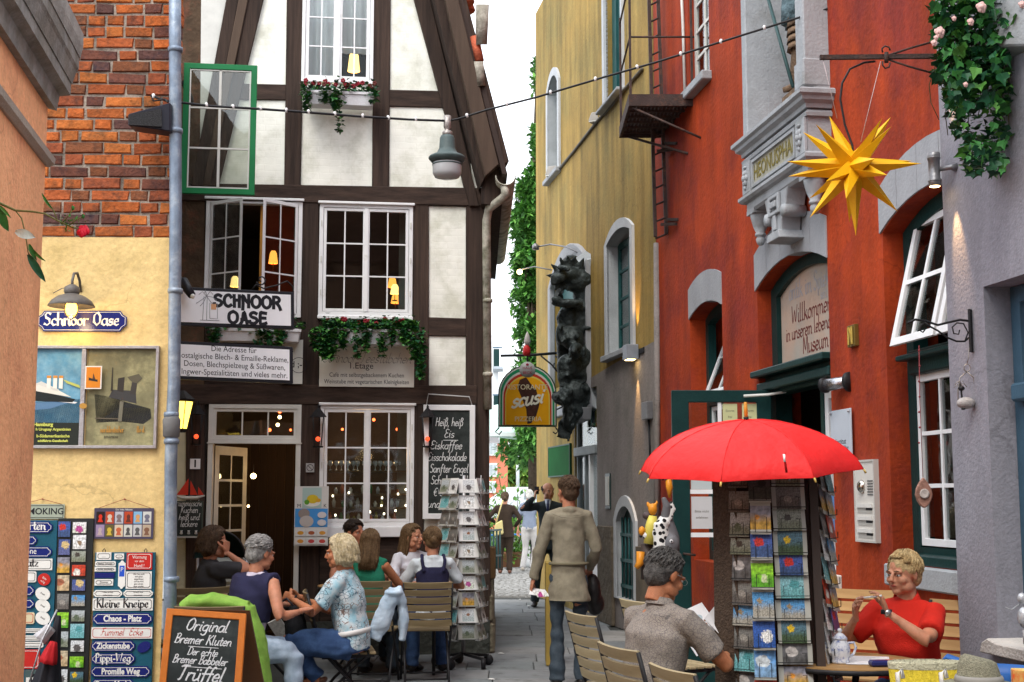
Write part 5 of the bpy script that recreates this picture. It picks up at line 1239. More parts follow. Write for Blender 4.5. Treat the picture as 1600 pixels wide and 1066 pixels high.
def PE(x,y,a,c_):return ell(-w/2+(x-460)*q,h/2-(y-760)*q,a*q,c_*q)
it=[((.06,.28,.65),PB2(461,795,512,824)),((.38,.52,.50),PB2(472,762,502,794)),((.70,.70,.66),PE(487,786,13,6)),((.60,.45,.03),PE(488,780,9,7)),((.10,.30,.03),PE(479,785,4,4)),((.62,.35,.03),PE(497,782,4,3)),((.28,.24,.22),PE(475,803,9,8)),((.48,.45,.43),PE(479,815,11,9)),((.6,.6,.62),PE(503,805,7,5)),((.6,.6,.62),PE(503,817,7,5))]
for i in range(3):
 for j in range(2):
  it+=[((.66,.66,.64),PB2(462+i*17,827+j*13,477+i*17,838+j*13)),(((.60,.30,.04),(.35,.10,.04),(.62,.30,.05),(.60,.28,.05),(.50,.06,.06),(.52,.07,.06))[i+j*3],PE(470+i*17,833+j*13,5,3))]
prints(T,p,it,.005)
tt=M(T);typ(tt,'M',-w*.37,h*.17,.05,d=.0045);typ(tt,'K',w*.4,h*.17,.05,d=.0045);mk('lettering',tt,blackp,p)
#  red museum house on the right
PR=Plane(3.672-.144*8,8,.144,-1)
TR=PR.f()
RH=thing('red_museum_house','tall red rendered museum house with grey arched lintels on the right','house',(2.6,10,0))
def rs(px,py=600):return PR.p(px,py)[0]
sFar,sNear=rs(1028),rs(1500)+1.2
lint=mat('grey_lintel_paint',(.33,.34,.36),.8,var=.07,vs=4,bump=.2,bs=40,streak=.08)
A_=arch_poly(rs(1078,500),rs(1128,480),.95,3.32,3.42)
B_=arch_poly(rs(1183,450),rs(1294,450),.02,3.29,3.45)
C_=arch_poly(rs(1380,400),rs(1380,400)+1.42,1.14,3.28,3.44)
U_=[(rs(1076,60),5.62),(rs(1108,60),5.62),(rs(1108,60),7.4),(rs(1076,60),7.4)]
nS0,nS1=PR.p(1163,100,.2)[0],PR.p(1240,100,.2)[0]
N_=[(nS0,4.62),(nS1,4.62),(nS1,7.3),(nS0,7.3)]
b=M(TR);b.prism(box2(sFar,0,sNear,8.6),.0,.36,0,holes=[x[::-1]for x in(A_,B_,C_,U_,N_)]);mk('wall',b,redp,RH)
def lintel(s0,s1,zs,zt,H_=.27,pr=.012):
 inn=arch_poly(s0,s1,0,zs,zt)[2:];outp=[(p[0],p[1]+H_+.03)for p in inn]
 n=len(inn);k=5
 parts=[(0,2),(2,4),(4,6),(6,8),(8,10)]
 for i,j in parts:
  a=inn[i:j+1];c_=outp[i:j+1]
  g_=.003
  poly=[(p[0]+(-g_ if q==0 else g_ if q==len(a)-1 else 0),p[1])for q,p in enumerate(a)]+[(p[0]+(g_ if q==0 else-g_ if q==len(c_)-1 else 0),p[1])for q,p in enumerate(c_[::-1])]
  mk('lintel_stone',M(TR).prism(ccw(poly),-pr,.1),lint,RH)
lintel(rs(1078,500)-.02,rs(1128,480)+.01,3.32,3.42);lintel(rs(1183,450)-.04,rs(1294,450)+.01,3.29,3.45,.28);lintel(rs(1380,400)-.03,rs(1380,400)+1.44,3.28,3.44)
def roomR(s0,s1,z0,z1,dep=1.6):
 b=M(TR);b.box((s0-.3,dep,z0),(s1+.3,dep+.05,z1));b.box((s0-.35,.37,z0),(s0-.3,dep,z1));b.box((s1+.3,.37,z0),(s1+.35,dep,z1));b.box((s0-.3,.37,z0-.05),(s1+.3,dep,z0));b.box((s0-.3,.37,z1),(s1+.3,dep,z1+.05));mk('room',b,dark,RH)
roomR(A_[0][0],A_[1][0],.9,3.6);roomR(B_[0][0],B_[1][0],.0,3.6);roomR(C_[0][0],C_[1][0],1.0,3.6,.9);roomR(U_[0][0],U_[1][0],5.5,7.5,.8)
def arch_frame(poly,w,y0,y1,m,name='window_frame'):
 cx=sum(p[0]for p in poly)/len(poly);zs_=[p[1]for p in poly];z0,z1=min(zs_),max(zs_);s0,s1=poly[0][0],poly[1][0]
 inn=arch_poly(s0+w,s1-w,z0+w,poly[2][1]-w*.6,z1-w)
 b=M(TR);b.prism(poly,y0,y1,0,holes=[inn[::-1]]);return mk(name,b,m,RH)
arch_frame(A_,.09,.16,.24,tealp);arch_frame(C_,.10,.14,.24,tealp)
a0,a1=A_[0][0]+.09,A_[1][0]-.09
mk('window_bar',M(TR).box((a0,.15,2.45),(a1,.23,2.55)),tealp,RH)
casement(RH,TR,a0,a1,1.04,2.44,.18,2,3,white,pane_dark,.04)
def tilt_T(s0,z0,out_,back):
 return lambda v:PR.W(s0+v[0],z0+v[2]*math.cos(out_),-back-v[2]*math.sin(out_)-v[1])
casement(RH,tilt_T(a0+.02,2.56,R(22),.1),0,a1-a0-.04,0,.78,0,2,2,white,pane_dark,.035)
c0,c1=C_[0][0]+.10,C_[1][0]-.10
zt_=2.42
mk('transom_bar',M(TR).prism(box2(c0,zt_-.09,c1,zt_+.07),.10,.22),tealp,RH,bev=.01)
mk('transom_ledge',M(TR).box((c0-.02,.02,zt_-.0),(c1,.16,zt_+.035)),tealp,RH,bev=.008)
casement(RH,TR,c0,c0+.62,1.25,zt_-.09,.15,2,3,white,pane_dark,.045,.025)
casement(RH,TR,c0+.63,c1,1.25,zt_-.09,.15,2,3,white,pane_dark,.045,.025)
casement(RH,tilt_T(c0+.06,zt_+.09,R(14),.0),0,.60,0,.84,-.05,2,2,white,pane_dark,.05,.03,label='upper casement tilted open')
casement(RH,tilt_T(c0+.70,zt_+.09,R(14),.0),0,.48,0,.80,-.05,2,2,white,pane_dark,.05,.03)
mk('curtain',M(TR).box((c0+.35,.34,1.3),(c1,.37,zt_-.1)),mat('grey_blue_curtain',(.13,.17,.18),.9,var=.3,vs=4),RH)
mk('window_board',M(TR).box((c0-.02,-.01,1.14),(c1,.2,1.20)),tealp,RH,bev=.006)
mk('sill_stone',M(TR).prism(box2(c0-.12,1.0,C_[1][0]+.1,1.135),-.06,.2),stone_grey,RH,bev=.01)
casement(RH,TR,U_[0][0],U_[1][0],5.62,7.4,.06,2,6,offwhite,pane_dark,.06,.03)
mk('window_sill',M(TR).box((U_[0][0]-.05,-.10,5.52),(U_[1][0]+.06,.1,5.61)),stone_grey,RH,bev=.01)
mk('wall_conduit',M(TR).tube([(rs(1072,60),-.02,5.6),(rs(1070,30),-.02,6.4),(rs(1064,0),-.02,7.5)],.016,6),offwhite,RH)
b0,b1=B_[0][0],B_[1][0]
arch_in=arch_poly(b0+.13,b1-.06,2.63,3.22,3.36)
arch_o=arch_poly(b0,b1,2.56,3.29,3.45)
mk('fanlight_frame',M(TR).prism(arch_o,.12,.22,0,holes=[arch_in[::-1]]),tealp,RH)
fl=mk('fanlight_board',M(TR).prism(arch_in,.16,.18),mat('pale_pink_board',(.50,.36,.28),.7,var=.08,vs=3,c2=(.42,.38,.33),c2s=1.4,c2t=.5),RH)
tt=M(TR);w_=b1-b0;mid=(b0+b1)/2+.05
Tm=lambda v:TR((v[0],v[1]+.16,v[2]))
tt=M(Tm)
pen(tt,'Willkommen',mid-.03,2.96,.145,w=.13,nib=R(50),d=.002,sx=1.15,shear=.05);pen(tt,'in unserem lebendigen',mid,2.83,.125,w=.12,nib=R(50),d=.002,sx=1.0);pen(tt,'Museum',mid+.05,2.69,.14,w=.13,nib=R(50),d=.002,sx=1.1)
mk('lettering',tt,paint((.16,.035,.03),.6),fl)
tt=M(Tm);pen(tt,'Antik im Spieker',mid,3.16,.15,w=.13,nib=R(50),d=.002,sx=.95);pen(tt,'seit',mid+.25,3.07,.09,w=.12,nib=R(50),d=.002);mk('lettering',tt,paint((.38,.36,.38),.6),fl)
mk('transom_bar',M(TR).prism(box2(b0,2.40,b1,2.56),.05,.22),tealp,RH,bev=.012)
mk('transom_ledge',M(TR).box((b0-.04,-.07,2.545),(b1+.0,.12,2.60)),tealp,RH,bev=.01)
mk('transom_ledge',M(TR).box((b0-.02,-.02,2.43),(b1+.0,.06,2.50)),tealp,RH,bev=.01)
mk('door_jamb',M(TR).box((b0,.10,.02),(b0+.12,.24,2.40)),tealp,RH);mk('door_jamb',M(TR).box((b1-.52,.12,.02),(b1-.46,.24,2.40)),tealp,RH)
casement(RH,TR,b1-.46,b1-.03,.55,2.36,.13,1,4,white,pane_dark,.07,.035,.05)
mk('door_panel',M(TR).box((b1-.46,.14,.05),(b1-.03,.18,.54)),white,RH)
mk('blue_notice',M(TR).box((b1-.38,.118,1.30),(b1-.14,.121,1.62)),paint((.10,.22,.45)),RH)
Y_=10.9
dl0,dl1=at(1050,700,Y_).x,at(1206,700,Y_).x
TD=lambda v:V((dl0+v[0],Y_+v[1],v[2]))
W_=dl1-dl0
b=M(TD);b.prism(box2(0,.05,W_,2.43),-.025,.025,0,holes=[box2(.14,.55,W_-.12,2.33)[::-1]]);dr=mk('door',b,tealp,RH,'dark teal glazed door leaf standing open',bev=.005)
mk('pane',M(TD).box((.14,-.003,.55),(W_-.12,.003,2.33)),pane_clear,dr)
mk('door_handle',M(TD).tube([(.08,-.03,1.1),(.08,-.07,1.1),(.17,-.07,1.09)],.01,8),iron_rust,dr)
mk('letter_slot',M(TD).box((.45,-.03,.75),(.72,-.024,.80)),paint((.45,.36,.16),.4),dr)
b=M(TD);b.box((.135,-.006,1.96),(.44,-.012,2.33))if False else None
for(x0,x1,z0,z1,c_,nm)in((.15,.32,1.30,1.56,(.55,.55,.56),'paper_notice'),(.15,.32,1.62,1.90,(.50,.55,.56),'paper_notice'),(.42,.54,2.02,2.32,(.55,.56,.30),'paper_notice'),(.58,.70,2.02,2.32,(.55,.56,.30),'paper_notice')):
 o=mk(nm,M(TD).box((x0,-.009,z0),(x1,-.004,z1)),paint(c_),dr)
 tt=M(lambda v,c=(x0+x1)/2,z=(z0+z1)/2:TD((v[0]+c,v[1]-.009,v[2]+z)))
 if z0>2:
  for q in range(4):typ(tt,('Eintritt','frei','taeglich','11 - 18 Uhr')[q],0,.09-q*.05,.025,d=.0008)
 else:
  for q in range(2):typ(tt,('Bitte nicht','anlehnen')[q],0,.01-q*.05,.028,d=.0008)
 mk('lettering',tt,paint((.15,.15,.12)),dr)
for z in(1.25,1.60):mk('glazing_bar',M(TD).box((.14,-.014,z-.018),(.36,.014,z+.018)),white,dr)
mk('glazing_bar',M(TD).box((.38,-.014,1.99),(.41,.014,2.33)),white,dr);mk('glazing_bar',M(TD).box((.72,-.014,1.99),(.745,.014,2.33)),white,dr)
mk('door_closer',M().tube([at(1162,619,10.85),at(1200,617,10.8),at(1228,612,10.7)],.012,6),offwhite,RH)
mk_b=thing('statue_bay','grey stone oriel with moulded console holding a statue on the red wall','oriel',PR.W((nS0+nS1)/2,3.7,.1))
s_l,s_r=PR.p(1160,250,.2)[0],PR.p(1258,180,.2)[0]
grs=stone_grey
def mould(s0,s1,z0,prof,nm='moulding',m=grs,base=.0):
 """moulding wrapped round the front and both ends of the bay; prof is (out, up)"""
 b=M(TR);vs=[];n=len(prof)
 for k,(o,z)in enumerate(prof):
  vs+=[(s0-o,.05,z0+z),(s0-o,-(.18+o),z0+z),(s1+o,-(.18+o),z0+z),(s1+o,.05,z0+z)]
 fs=[]
 for k in range(n-1):
  for j in range(3):
   a=k*4+j;fs.append((a,a+1,a+5,a+4))
  fs.append((k*4+3,k*4,k*4+4,k*4+7))
 fs+=[(0,3,2,1),tuple((n-1)*4+j for j in range(4))]
 b.add(vs,fs);return mk(nm,b,m,mk_b)
mould(s_l,s_r,4.36,[(0,0),(.02,.0),(.025,.03),(.06,.05),(.065,.075),(.09,.09),(.09,.12),(.07,.135),(.02,.15)],'cornice')
mould(s_l,s_r,4.30,[(0,0),(.018,.0),(.022,.025),(.0,.05)],'moulding')
mould(s_l+.01,s_r-.01,4.02,[(0,0),(0,.28)],'frieze')
mould(s_l,s_r,3.96,[(.0,0),(.03,.01),(.05,.03),(.05,.055),(.02,.075),(.0,.08)],'moulding')
mould(s_l+.03,s_r-.03,3.88,[(-.02,0),(0,.02),(.0,.08)],'moulding')
sm=(s_l+s_r)/2
TF=lambda v:TR((v[0],v[1]-.18,v[2]))
b=M(TF);b.prism(box2(sm-.5,4.05,sm+.5,4.28),-.025,.0,0,holes=[box2(sm-.47,4.075,sm+.47,4.255)[::-1]]);mk('panel_frame',b,grs,mk_b)
mk('name_panel',M(TF).box((sm-.47,-.006,4.075),(sm+.47,.0,4.255)),paint((.34,.33,.26),.7,var=.2),mk_b)
tt=M(lambda v:TF((v[0]+sm,v[1]-.006,v[2]+4.165)));typ(tt,'IHEONUSPHAN',0,0,.17,d=.004,bold=.002,sx=.88);mk('lettering',tt,paint((.20,.16,.03),.5),mk_b)
for s__ in(s_l+.10,s_r-.10):
 b=M(TF);b.box((s__-.09,-.03,4.03),(s__+.09,.0,4.295));mk('end_block',b,grs,mk_b,bev=.006)
 b=M(TF)
 for j in range(6):
  a=j*1.047;b.ball((s__+.035*math.cos(a),-.035,4.16+.045*math.sin(a)),(.022,.018,.026),8)
 b.ball((s__,-.045,4.16),(.022,.02,.026),8);b.ball((s__,-.035,4.25),(.03,.014,.012),8);b.ball((s__,-.035,4.08),(.02,.014,.02),8)
 mk('carved_rosette',b,grs,mk_b)
for s__ in(s_l+.11,s_r-.12):
 b=M(TF);b.box((s__-.09,.0,3.86),(s__+.09,.17,3.90))
 b.lathe([(.0,3.60),(.022,3.605),(.035,3.63),(.04,3.655),(.03,3.675),(.045,3.68),(.045,3.70),(.035,3.705),(.06,3.76),(.078,3.83),(.085,3.88)],(s__,.085,0),16);mk('pendant',b,grs,mk_b)
b=M(TF)
b.prism(ccw([(sm-.26,3.89),(sm-.22,3.80),(sm-.20,3.72),(sm-.15,3.70),(sm-.13,3.74),(sm-.11,3.66),(sm-.10,3.58),(sm+.10,3.58),(sm+.11,3.66),(sm+.13,3.74),(sm+.15,3.70),(sm+.20,3.72),(sm+.22,3.80),(sm+.26,3.89)]),.0,.16)
mk('console_bracket',b,grs,mk_b,bev=.008)
b=M(TF);b.prism(box2(sm-.12,3.72,sm+.12,3.88),-.025,.0,0,holes=[box2(sm-.08,3.75,sm+.08,3.85)[::-1]]);b.box((sm-.03,-.02,3.60),(sm+.03,.0,3.72));b.box((sm-.06,-.035,3.775),(sm+.06,-.005,3.825));mk('bracket_relief',b,grs,mk_b,bev=.005)
for q in(-1,1):b=M(TF);b.tube(curl(0,0,.05,0 if q>0 else math.pi,1.0,12),.018,6)if False else b.lathe([(.0,-.02),(.045,-.02),(.05,0),(.045,.16),(0,.16)],(sm+q*.19,0,3.72),14,ax=(0,1,0));mk('scroll',b,grs,mk_b)
b=M(TF);b.prism(ccw([(sm-.15,3.52),(sm+.15,3.52),(sm+.12,3.585),(sm-.12,3.585)]),-.03,.18);mk('bracket_foot',b,grs,mk_b,bev=.006)
b=M(TR);b.add([(s_l+.01,-.19,4.51),(s_r-.01,-.19,4.51),(s_r-.01,.3,4.62),(s_l+.01,.3,4.62),(s_l+.01,-.19,4.48),(s_r-.01,-.19,4.48),(s_r-.01,.3,4.48),(s_l+.01,.3,4.48)],[(0,1,2,3),(4,7,6,5),(0,4,5,1),(1,5,6,2),(2,6,7,3),(3,7,4,0)]);mk('niche_sill',b,grs,mk_b)
mk('niche_pier',M(TR).box((s_l+.0,-.19,4.53),(nS0+.002,.02,7.3)),grs,mk_b,bev=.01);mk('niche_pier',M(TR).box((nS1+.02,-.19,4.53),(s_r-.02,.02,7.3)),grs,mk_b,bev=.01)
mk('pier_base',M(TR).box((nS1+.01,-.205,4.53),(s_r-.005,.02,4.74)),grs,mk_b,bev=.012)
b=M(TR);b.box((nS0-.02,.42,4.5),(nS1+.02,.46,7.3));b.box((nS0-.05,.0,4.5),(nS0+.006,.45,7.3));b.box((nS1-.003,.0,4.5),(nS1+.03,.45,7.3));mk('niche_lining',b,grs,mk_b)
mk('steel_rod',M(TR).tube([(sm-.30,-.1,5.6),(sm+.28,-.12,4.66)],.014,6),paint((.03,.07,.07)),mk_b)
stt=thing('saint_statue','carved standing figure in worn drapery inside the grey stone bay','statue',PR.W(sm+.24,4.62,-.02))
b=M(TR);cx_=sm+.12
stm=mat('worn_brown_stone',(.19,.125,.08),.85,var=.3,vs=12,bump=.6,bs=20);stb=mat('blue_grey_cloak',(.10,.15,.17),.8,var=.3,vs=12,bump=.5,bs=20)
b.box((cx_-.16,-.10,4.60),(cx_+.16,.14,4.68));mk('statue_base',b,stm,stt,bev=.02)
b=M(TR);b.loft([(cx_-.02,.0,4.68),(cx_-.02,.0,4.85),(cx_+.02,.02,5.1),(cx_,.02,5.35)],[(.05,.06),(.06,.07),(.09,.08),(.12,.1)],(1,0,0),14);b.loft([(cx_-.06,-.12,4.70),(cx_-.03,-.04,4.72),(cx_-.02,.0,4.78)],[(.03,.02),(.04,.035),(.05,.05)],(1,0,0),10);b.loft([(cx_+.09,.02,4.69),(cx_+.08,.03,4.95),(cx_+.04,.03,5.2)],[(.05,.06),(.06,.07),(.08,.08)],(1,0,0),12)
for k in range(5):b.lathe([(.10,5.02+k*.06),(.125,5.0+k*.06),(.115,5.05+k*.06)],(cx_+.02,.02,0),12)
mk('legs',b,stm,stt)
b=M(TR);n=24;vs=[];prof=[(4.0,.0)]
for k in range(7):
 z=5.22+k*.13;r_=(.17,.165,.155,.16,.17,.14,.08)[k]
 for j in range(n):
  a=6.2832*j/n;rr_=r_*(1+.12*math.cos(a*7+k*.4));vs.append((cx_+rr_*math.cos(a),.02+rr_*.8*math.sin(a),z))
fs=[(k*n+j,k*n+(j+1)%n,(k+1)*n+(j+1)%n,(k+1)*n+j)for k in range(6)for j in range(n)]+[tuple(range(n))[::-1],tuple(6*n+j for j in range(n))]
b.add(vs,fs,0,True);mk('cloak',b,stb,stt)
b=M(TR);b.ball((cx_,.0,6.10),(.08,.09,.11),14,0,10);b.ball((cx_,-.09,6.09),(.014,.02,.02),8);b.ball((cx_,.02,6.16),(.09,.1,.07),12);mk('head',b,stm,stt)
def on_wall(pl,x0,y0,x1,y1,d,nm,m,label,cat,th=.02,bev=.002,par=None):
 T,w,h=rectT(pl,x0,y0,x1,y1,d)
 return T,w,h,mk(nm,M(T).box((-w/2,-th,-h/2),(w/2,0,h/2)),m,par,label,cat,bev=bev)
T,w,h,o=on_wall(PR,1343,720,1374,846,.0,'intercom_panel',paint((.62,.60,.56),.35),'beige intercom and letterbox panel on the red wall right of the umbrella','intercom',th=.03)
mk('panel_trim',M(T).prism(box2(-w/2-.006,-h/2-.006,w/2+.006,h/2+.006),-.036,-.0,0,holes=[box2(-w/2+.006,-h/2+.008,w/2-.006,h/2-.008)[::-1]]),paint((.5,.49,.46),.3),o)
mk('doorbell',M(T).lathe([(.045,0),(.045,.01),(.03,.025),(0,.03)],(-w*.12,-.03,h*.18),16,ax=(0,-1,0)),mat('chrome',(.6,.55,.5),.12,var=.1,bump=0,metal=1),o)
b=M(T);
for k in range(6):b.box((w*.16,-.034,h*.24-k*.018),(w*.42,-.03,h*.24-k*.018+.008))
mk('speaker_slots',b,paint((.12,.12,.12)),o)
for k in range(3):
 z=-h*.06-k*h*.155;q=mk('letter_slot',M(T).box((-w*.38,-.042,z-.012),(w*.38,-.03,z+.014)),paint((.66,.65,.62),.3),o);mk('name_tag',M(T).box((-w*.36,-.033,z-.048),(w*.36,-.0295,z-.018)),paint((.42,.41,.38)),o);mk('dark_slot_strip',M(T).box((w*.05,-.0335,z-.030),(w*.36,-.0296,z-.013)),blackp,o)  # black strip below each letter slot
T,w,h,o=on_wall(PR,1300,640,1332,724,.02,'wall_sign',paint((.50,.55,.62),.3),'pale blue glass wall sign behind the right tip of the red umbrella','sign',th=.01)
tt=M(T);typ(tt,'Institut',0,-h*.10,.055,d=.0105,sx=1.2);typ(tt,'fuer den Alltag',.0,-h*.22,.045,d=.0105);mk('lettering',tt,blackp,o)
for q in(-1,1):mk('screw',M(T).lathe([(.01,0),(.01,.012),(0,.015)],(q*(w/2-.02),-.01,h/2-.02),8,ax=(0,-1,0)),alum,o)
T,w,h,o=on_wall(PR,1330,508,1342,542,.0,'gilt_plaque',paint((.18,.12,.03),.4,metal=.4),'small upright gilt plaque with a fluted N on the red wall','plaque',th=.03)
b=M(T);b.bar((-.03,-.035,-.06),(-.03,-.035,.06),.012,.012);b.bar((.03,-.035,-.06),(.03,-.035,.06),.012,.012);b.bar((-.03,-.035,.06),(.03,-.035,-.06),.012,.012);mk('raised_mark',b,paint((.45,.33,.08),.3,metal=.6),o)
tl=thing('wall_spotlight','horizontal chrome tube spotlight with black ends above the pale wall sign','lamp',at(1310,603,9.3))
pa_,pb_=at(1291,602,9.35),at(1325,597,9.2)
b=M().tube([pa_,pb_],.045,18);mk('lamp_tube',b,mat('brushed_chrome',(.45,.45,.48),.25,var=.1,vs=30,metal=.9),tl)
mk('end_cap',M().tube([pb_,pb_+(pb_-pa_).normalized()*.03],.07,18),black,tl);b=M();b.tube([pa_,pa_-(pb_-pa_).normalized()*.03],.055,18);b.tube([pa_,pa_+V((.1,.15,.02))],.02,8);mk('end_cap',b,black,tl)
T,w,h,o=on_wall(PR,1300,898,1316,921,.0,'socket_box',offwhite,'small off-white socket box low on the red wall behind the tall card rack','socket',th=.06,bev=.006)
for k in range(4):mk('socket_slot',M(T).box((.0+w*.12,-.062,h*.3-k*.03),(w*.4,-.0595,h*.3-k*.03+.012)),blackp,o)
fe=thing('fire_escape','rusty iron fire escape platform with railing and wall ladder between yellow and red houses','fire escape',V((1.6,13.5,5.5)))
zpl=5.55;x0,x1,y0,y1=1.17,1.84,12.9,14.1
b=M()
b.box((x0,y0,zpl-.10),(x1,y0+.03,zpl+.02));b.box((x0,y1-.03,zpl-.10),(x1-.1,y1,zpl+.02));b.box((x0,y0+.03,zpl-.10),(x0+.03,y1-.03,zpl+.02));b.box((x1-.03,y0+.03,zpl-.1),(x1,y1-.3,zpl+.02));mk('platform_frame',b,iron_rust,fe)
b=M()
for k in range(17):b.box((x0+.03+k*.038,y0+.03,zpl-.05),(x0+.03+k*.038+.026,y1-.03,zpl))
for k in range(6):b.box((x0+.03,y0+.1+k*.2,zpl-.075),(x1-.03,y0+.12+k*.2,zpl-.052))
mk('grating',b,iron_rust,fe,kind='stuff')
for(a,c_)in(((x0+.02,y0+.02),1),((x0+.02,y1-.02),1),((x1-.03,y0+.02),1)):mk('railing_post',M().box((a[0]-.012,a[1]-.012,zpl),(a[0]+.012,a[1]+.012,zpl+1.25)),iron_rust,fe)
for z in(.62,1.2):mk('railing_bar',M().tube([(x0+.02,y1-.02,zpl+z),(x0+.02,y0+.02,zpl+z),(x1,y0+.02,zpl+z)],.011,6),iron_rust,fe)
b=M();b.tube([(x0+.03,y0+.05,zpl-.1),PR.W(rs(1095,200),5.05,.0)],.012,6);mk('strut',b,iron_rust,fe)
b=M();b.tube([(x0+.1,y1-.05,zpl-.1),PR.W(PR.p(1075,240)[0],PR.p(1075,240)[1],.0)],.014,6);mk('strut',b,iron_rust,fe)
for a,c_ in(((1013,-40),(1024,370)),((1027,-40),(1041,366))):
 p0,p1=at(a[0]+(0),a[1],13.9),at(c_[0],c_[1],13.9);mk('ladder_rail',M().bar(p0,p1,.05,.035),iron_rust,fe)
for k in range(16):
 py=-20+k*26;t=(py+40)/410;xa,xb=1013+11*t,1027+14*t
 mk('rung',M().tube([at(xa,py+3,13.9),at(xb,py-4,13.88)],.011,6),iron_rust,fe)
for(xa,ya,xb,yb)in((1040,224,1058,224),(1028,236,1050,234),(1044,343,1060,343),(1034,351,1056,350)):
 mk('ladder_bracket',M().bar(at(xa,ya,13.85),at(xb,yb,13.5),.03,.03),iron_rust,fe)
 #  grey house at the right edge
PG=Plane(3.308-.144*6,6,.144,-1);TG=PG.f()
GH=thing('grey_house','lilac grey rendered house wall with a recessed blue window at the right edge','house',(2.6,6.2,0))
def gs(px,py=600):return PG.p(px,py)[0]
g0=gs(1488,700)
zg1,zg0=2.60,.84
gO=[(gs(1547,700),zg0),(gs(1547,700)+1.3,zg0),(gs(1547,700)+1.3,zg1),(gs(1547,700),zg1)]
b=M(TG);b.prism(box2(g0,0,g0+3.2,7.5),.0,.5,0,holes=[gO[::-1]]);mk('wall',b,greyg,GH,bev=.0)
a0,a1=gO[0][0],gO[1][0]
frame_box(GH,TG,a0+.001,a1-.001,zg0+.001,zg1-.001,.14,.12,.085,bluep)
mk('transom_bar',M(TG).box((a0+.05,.09,2.02),(a1-.05,.2,2.11)),bluep,GH,bev=.012)
casement(GH,TG,a0+.085,a0+.62,2.115,zg1-.085,.17,1,1,white,pane_dark,.03);casement(GH,TG,a0+.64,a1-.09,2.115,zg1-.085,.17,1,1,white,pane_dark,.03)
casement(GH,TG,a0+.085,a0+.62,zg0+.085,2.015,.17,1,2,white,pane_dark,.03);casement(GH,TG,a0+.64,a1-.09,zg0+.085,2.015,.17,1,2,white,pane_dark,.03)
b=M(TG);b.box((a0-.2,.8,.5),(a1+.2,.85,2.8));mk('room',b,dark,GH)
sill=mat('pale_sill_stone',(.50,.47,.44),.8,var=.12,vs=6,bump=.4)
mk('window_sill',M(TG).prism(ccw([(a0-.06,.80),(a1+.1,.80),(a1+.1,.86),(a0+.1,.86),(a0+.02,.875),(a0-.04,.85)]),-.07,.14),sill,GH,bev=.006)
T,s_,z_=wallT(PG,1489,264,.0)
ws=thing('cylinder_wall_light','grey cylindrical up and down light throwing warm beams on the grey wall','lamp',T((0,0,-.1)))
cyl=mat('grey_lamp_metal',(.22,.22,.23),.35,var=.1,vs=20,metal=.5)
b=M(T).lathe([(.028,-.09),(.033,-.088),(.033,-.05),(.030,-.048),(.030,.05),(.033,.052),(.033,.088),(.028,.09)],(-.03,-.09,0),18);mk('lamp_body',b,cyl,ws)
for z in(-.062,.062):mk('lamp_ring',M(T).lathe([(.033,-.004),(.035,-.002),(.035,.002),(.033,.004)],(-.03,-.09,z),18),cyl,ws)
mk('lamp_arm',M(T).tube([(-.02,-.07,.0),(.03,-.03,.0),(.035,.0,0)],[.013,.014,.024],10),cyl,ws)
mk('lens',M(T).lathe([(.0,-.001),(.026,-.001),(.026,.001),(0,.001)],(-.03,-.09,-.0905),14),bulbglow,ws)
for sg in(-1,1):
 sl_=bpy.data.lights.new('beam_light','SPOT');sl_.energy=14 if sg<0 else 5;sl_.color=(1,.58,.25);sl_.spot_size=R(30);sl_.spot_blend=.8;sl_.shadow_soft_size=.01
 so=bpy.data.objects.new('beam_light',sl_);col.objects.link(so);p=T((.0,-.07,sg*.10));so.location=p
 tgt=T((.03,-.0,sg*.42));so.rotation_euler=(V(tgt)-V(p)).to_track_quat('-Z','Y').to_euler()
T,s_,z_=wallT(PG,1520,517,.0)
def GN(a,z,e=0):return PG.W(s_,z_+z,a)+PG.u*e
hb2=thing('scroll_bracket','black wrought iron scroll bracket on the grey wall holding a bell','bracket',GN(0,0))
k=6.75/2084
b=M();b.box_=None
def brk(pts,r_):b.tube([GN((1520-x)*k,(517-y)*k)for x,y in pts],r_,6)
b.bar(GN(.01,.11),GN(.01,-.11),.03,.012);brk([(1518,502),(1500,500),(1482,504),(1462,509),(1442,503),(1425,501),(1412,507)],.006)
brk([(1518,524),(1506,534),(1492,534),(1476,528),(1462,518),(1448,511),(1440,505)],.005)
brk([(1506,534),(1512,520),(1505,506),(1494,505),(1486,512),(1488,522),(1496,523),(1498,516)],.004);brk([(1442,503),(1434,510),(1432,518),(1437,521),(1441,516)],.004)
mk('iron_scroll',b,black,hb2)
bell=thing('hanging_bell','grey fish shaped wind bell in a wire hoop hanging under the scroll bracket','wind bell',at(1508,640,6.72))
P_=lambda x,y,dy=0:at(x,y,6.70+dy)
wire=paint((.30,.27,.24),.35,metal=.7)
b=M();b.tube([P_(1516,528),P_(1513,560),P_(1511,570)],.002,4);b.tube([P_(1511+5*math.cos(i*.7),575+6*math.sin(i*.7))for i in range(9)],.0028,5,closed=True)
b.tube([P_(1511,581),P_(1500,590),P_(1497,610),P_(1497,634)],.003,5);b.tube([P_(1511,581),P_(1521,590),P_(1524,610),P_(1523,636)],.003,5)
for a,c_ in((1490,603),(1492,598),(1507,597),(1511,602),(1498,595)):b.tube([P_(1501,603),P_((1501+a)/2,min(603,c_)-2),P_(a,c_+3)],.0022,4)
mk('wire_hoop',b,wire,bell)
b=M();b.ball(P_(1502,607),(.018,.018,.013),10);b.tube([P_(1502,611),P_(1503,622)],.005,6);mk('bead',b,black,bell)
b=M();b.ball(P_(1509,630),(.046,.035,.031),16,0,10);mk('stone_body',b,mat('grey_stone_bell',(.36,.34,.33),.7,var=.2,vs=30,bump=.3),bell)
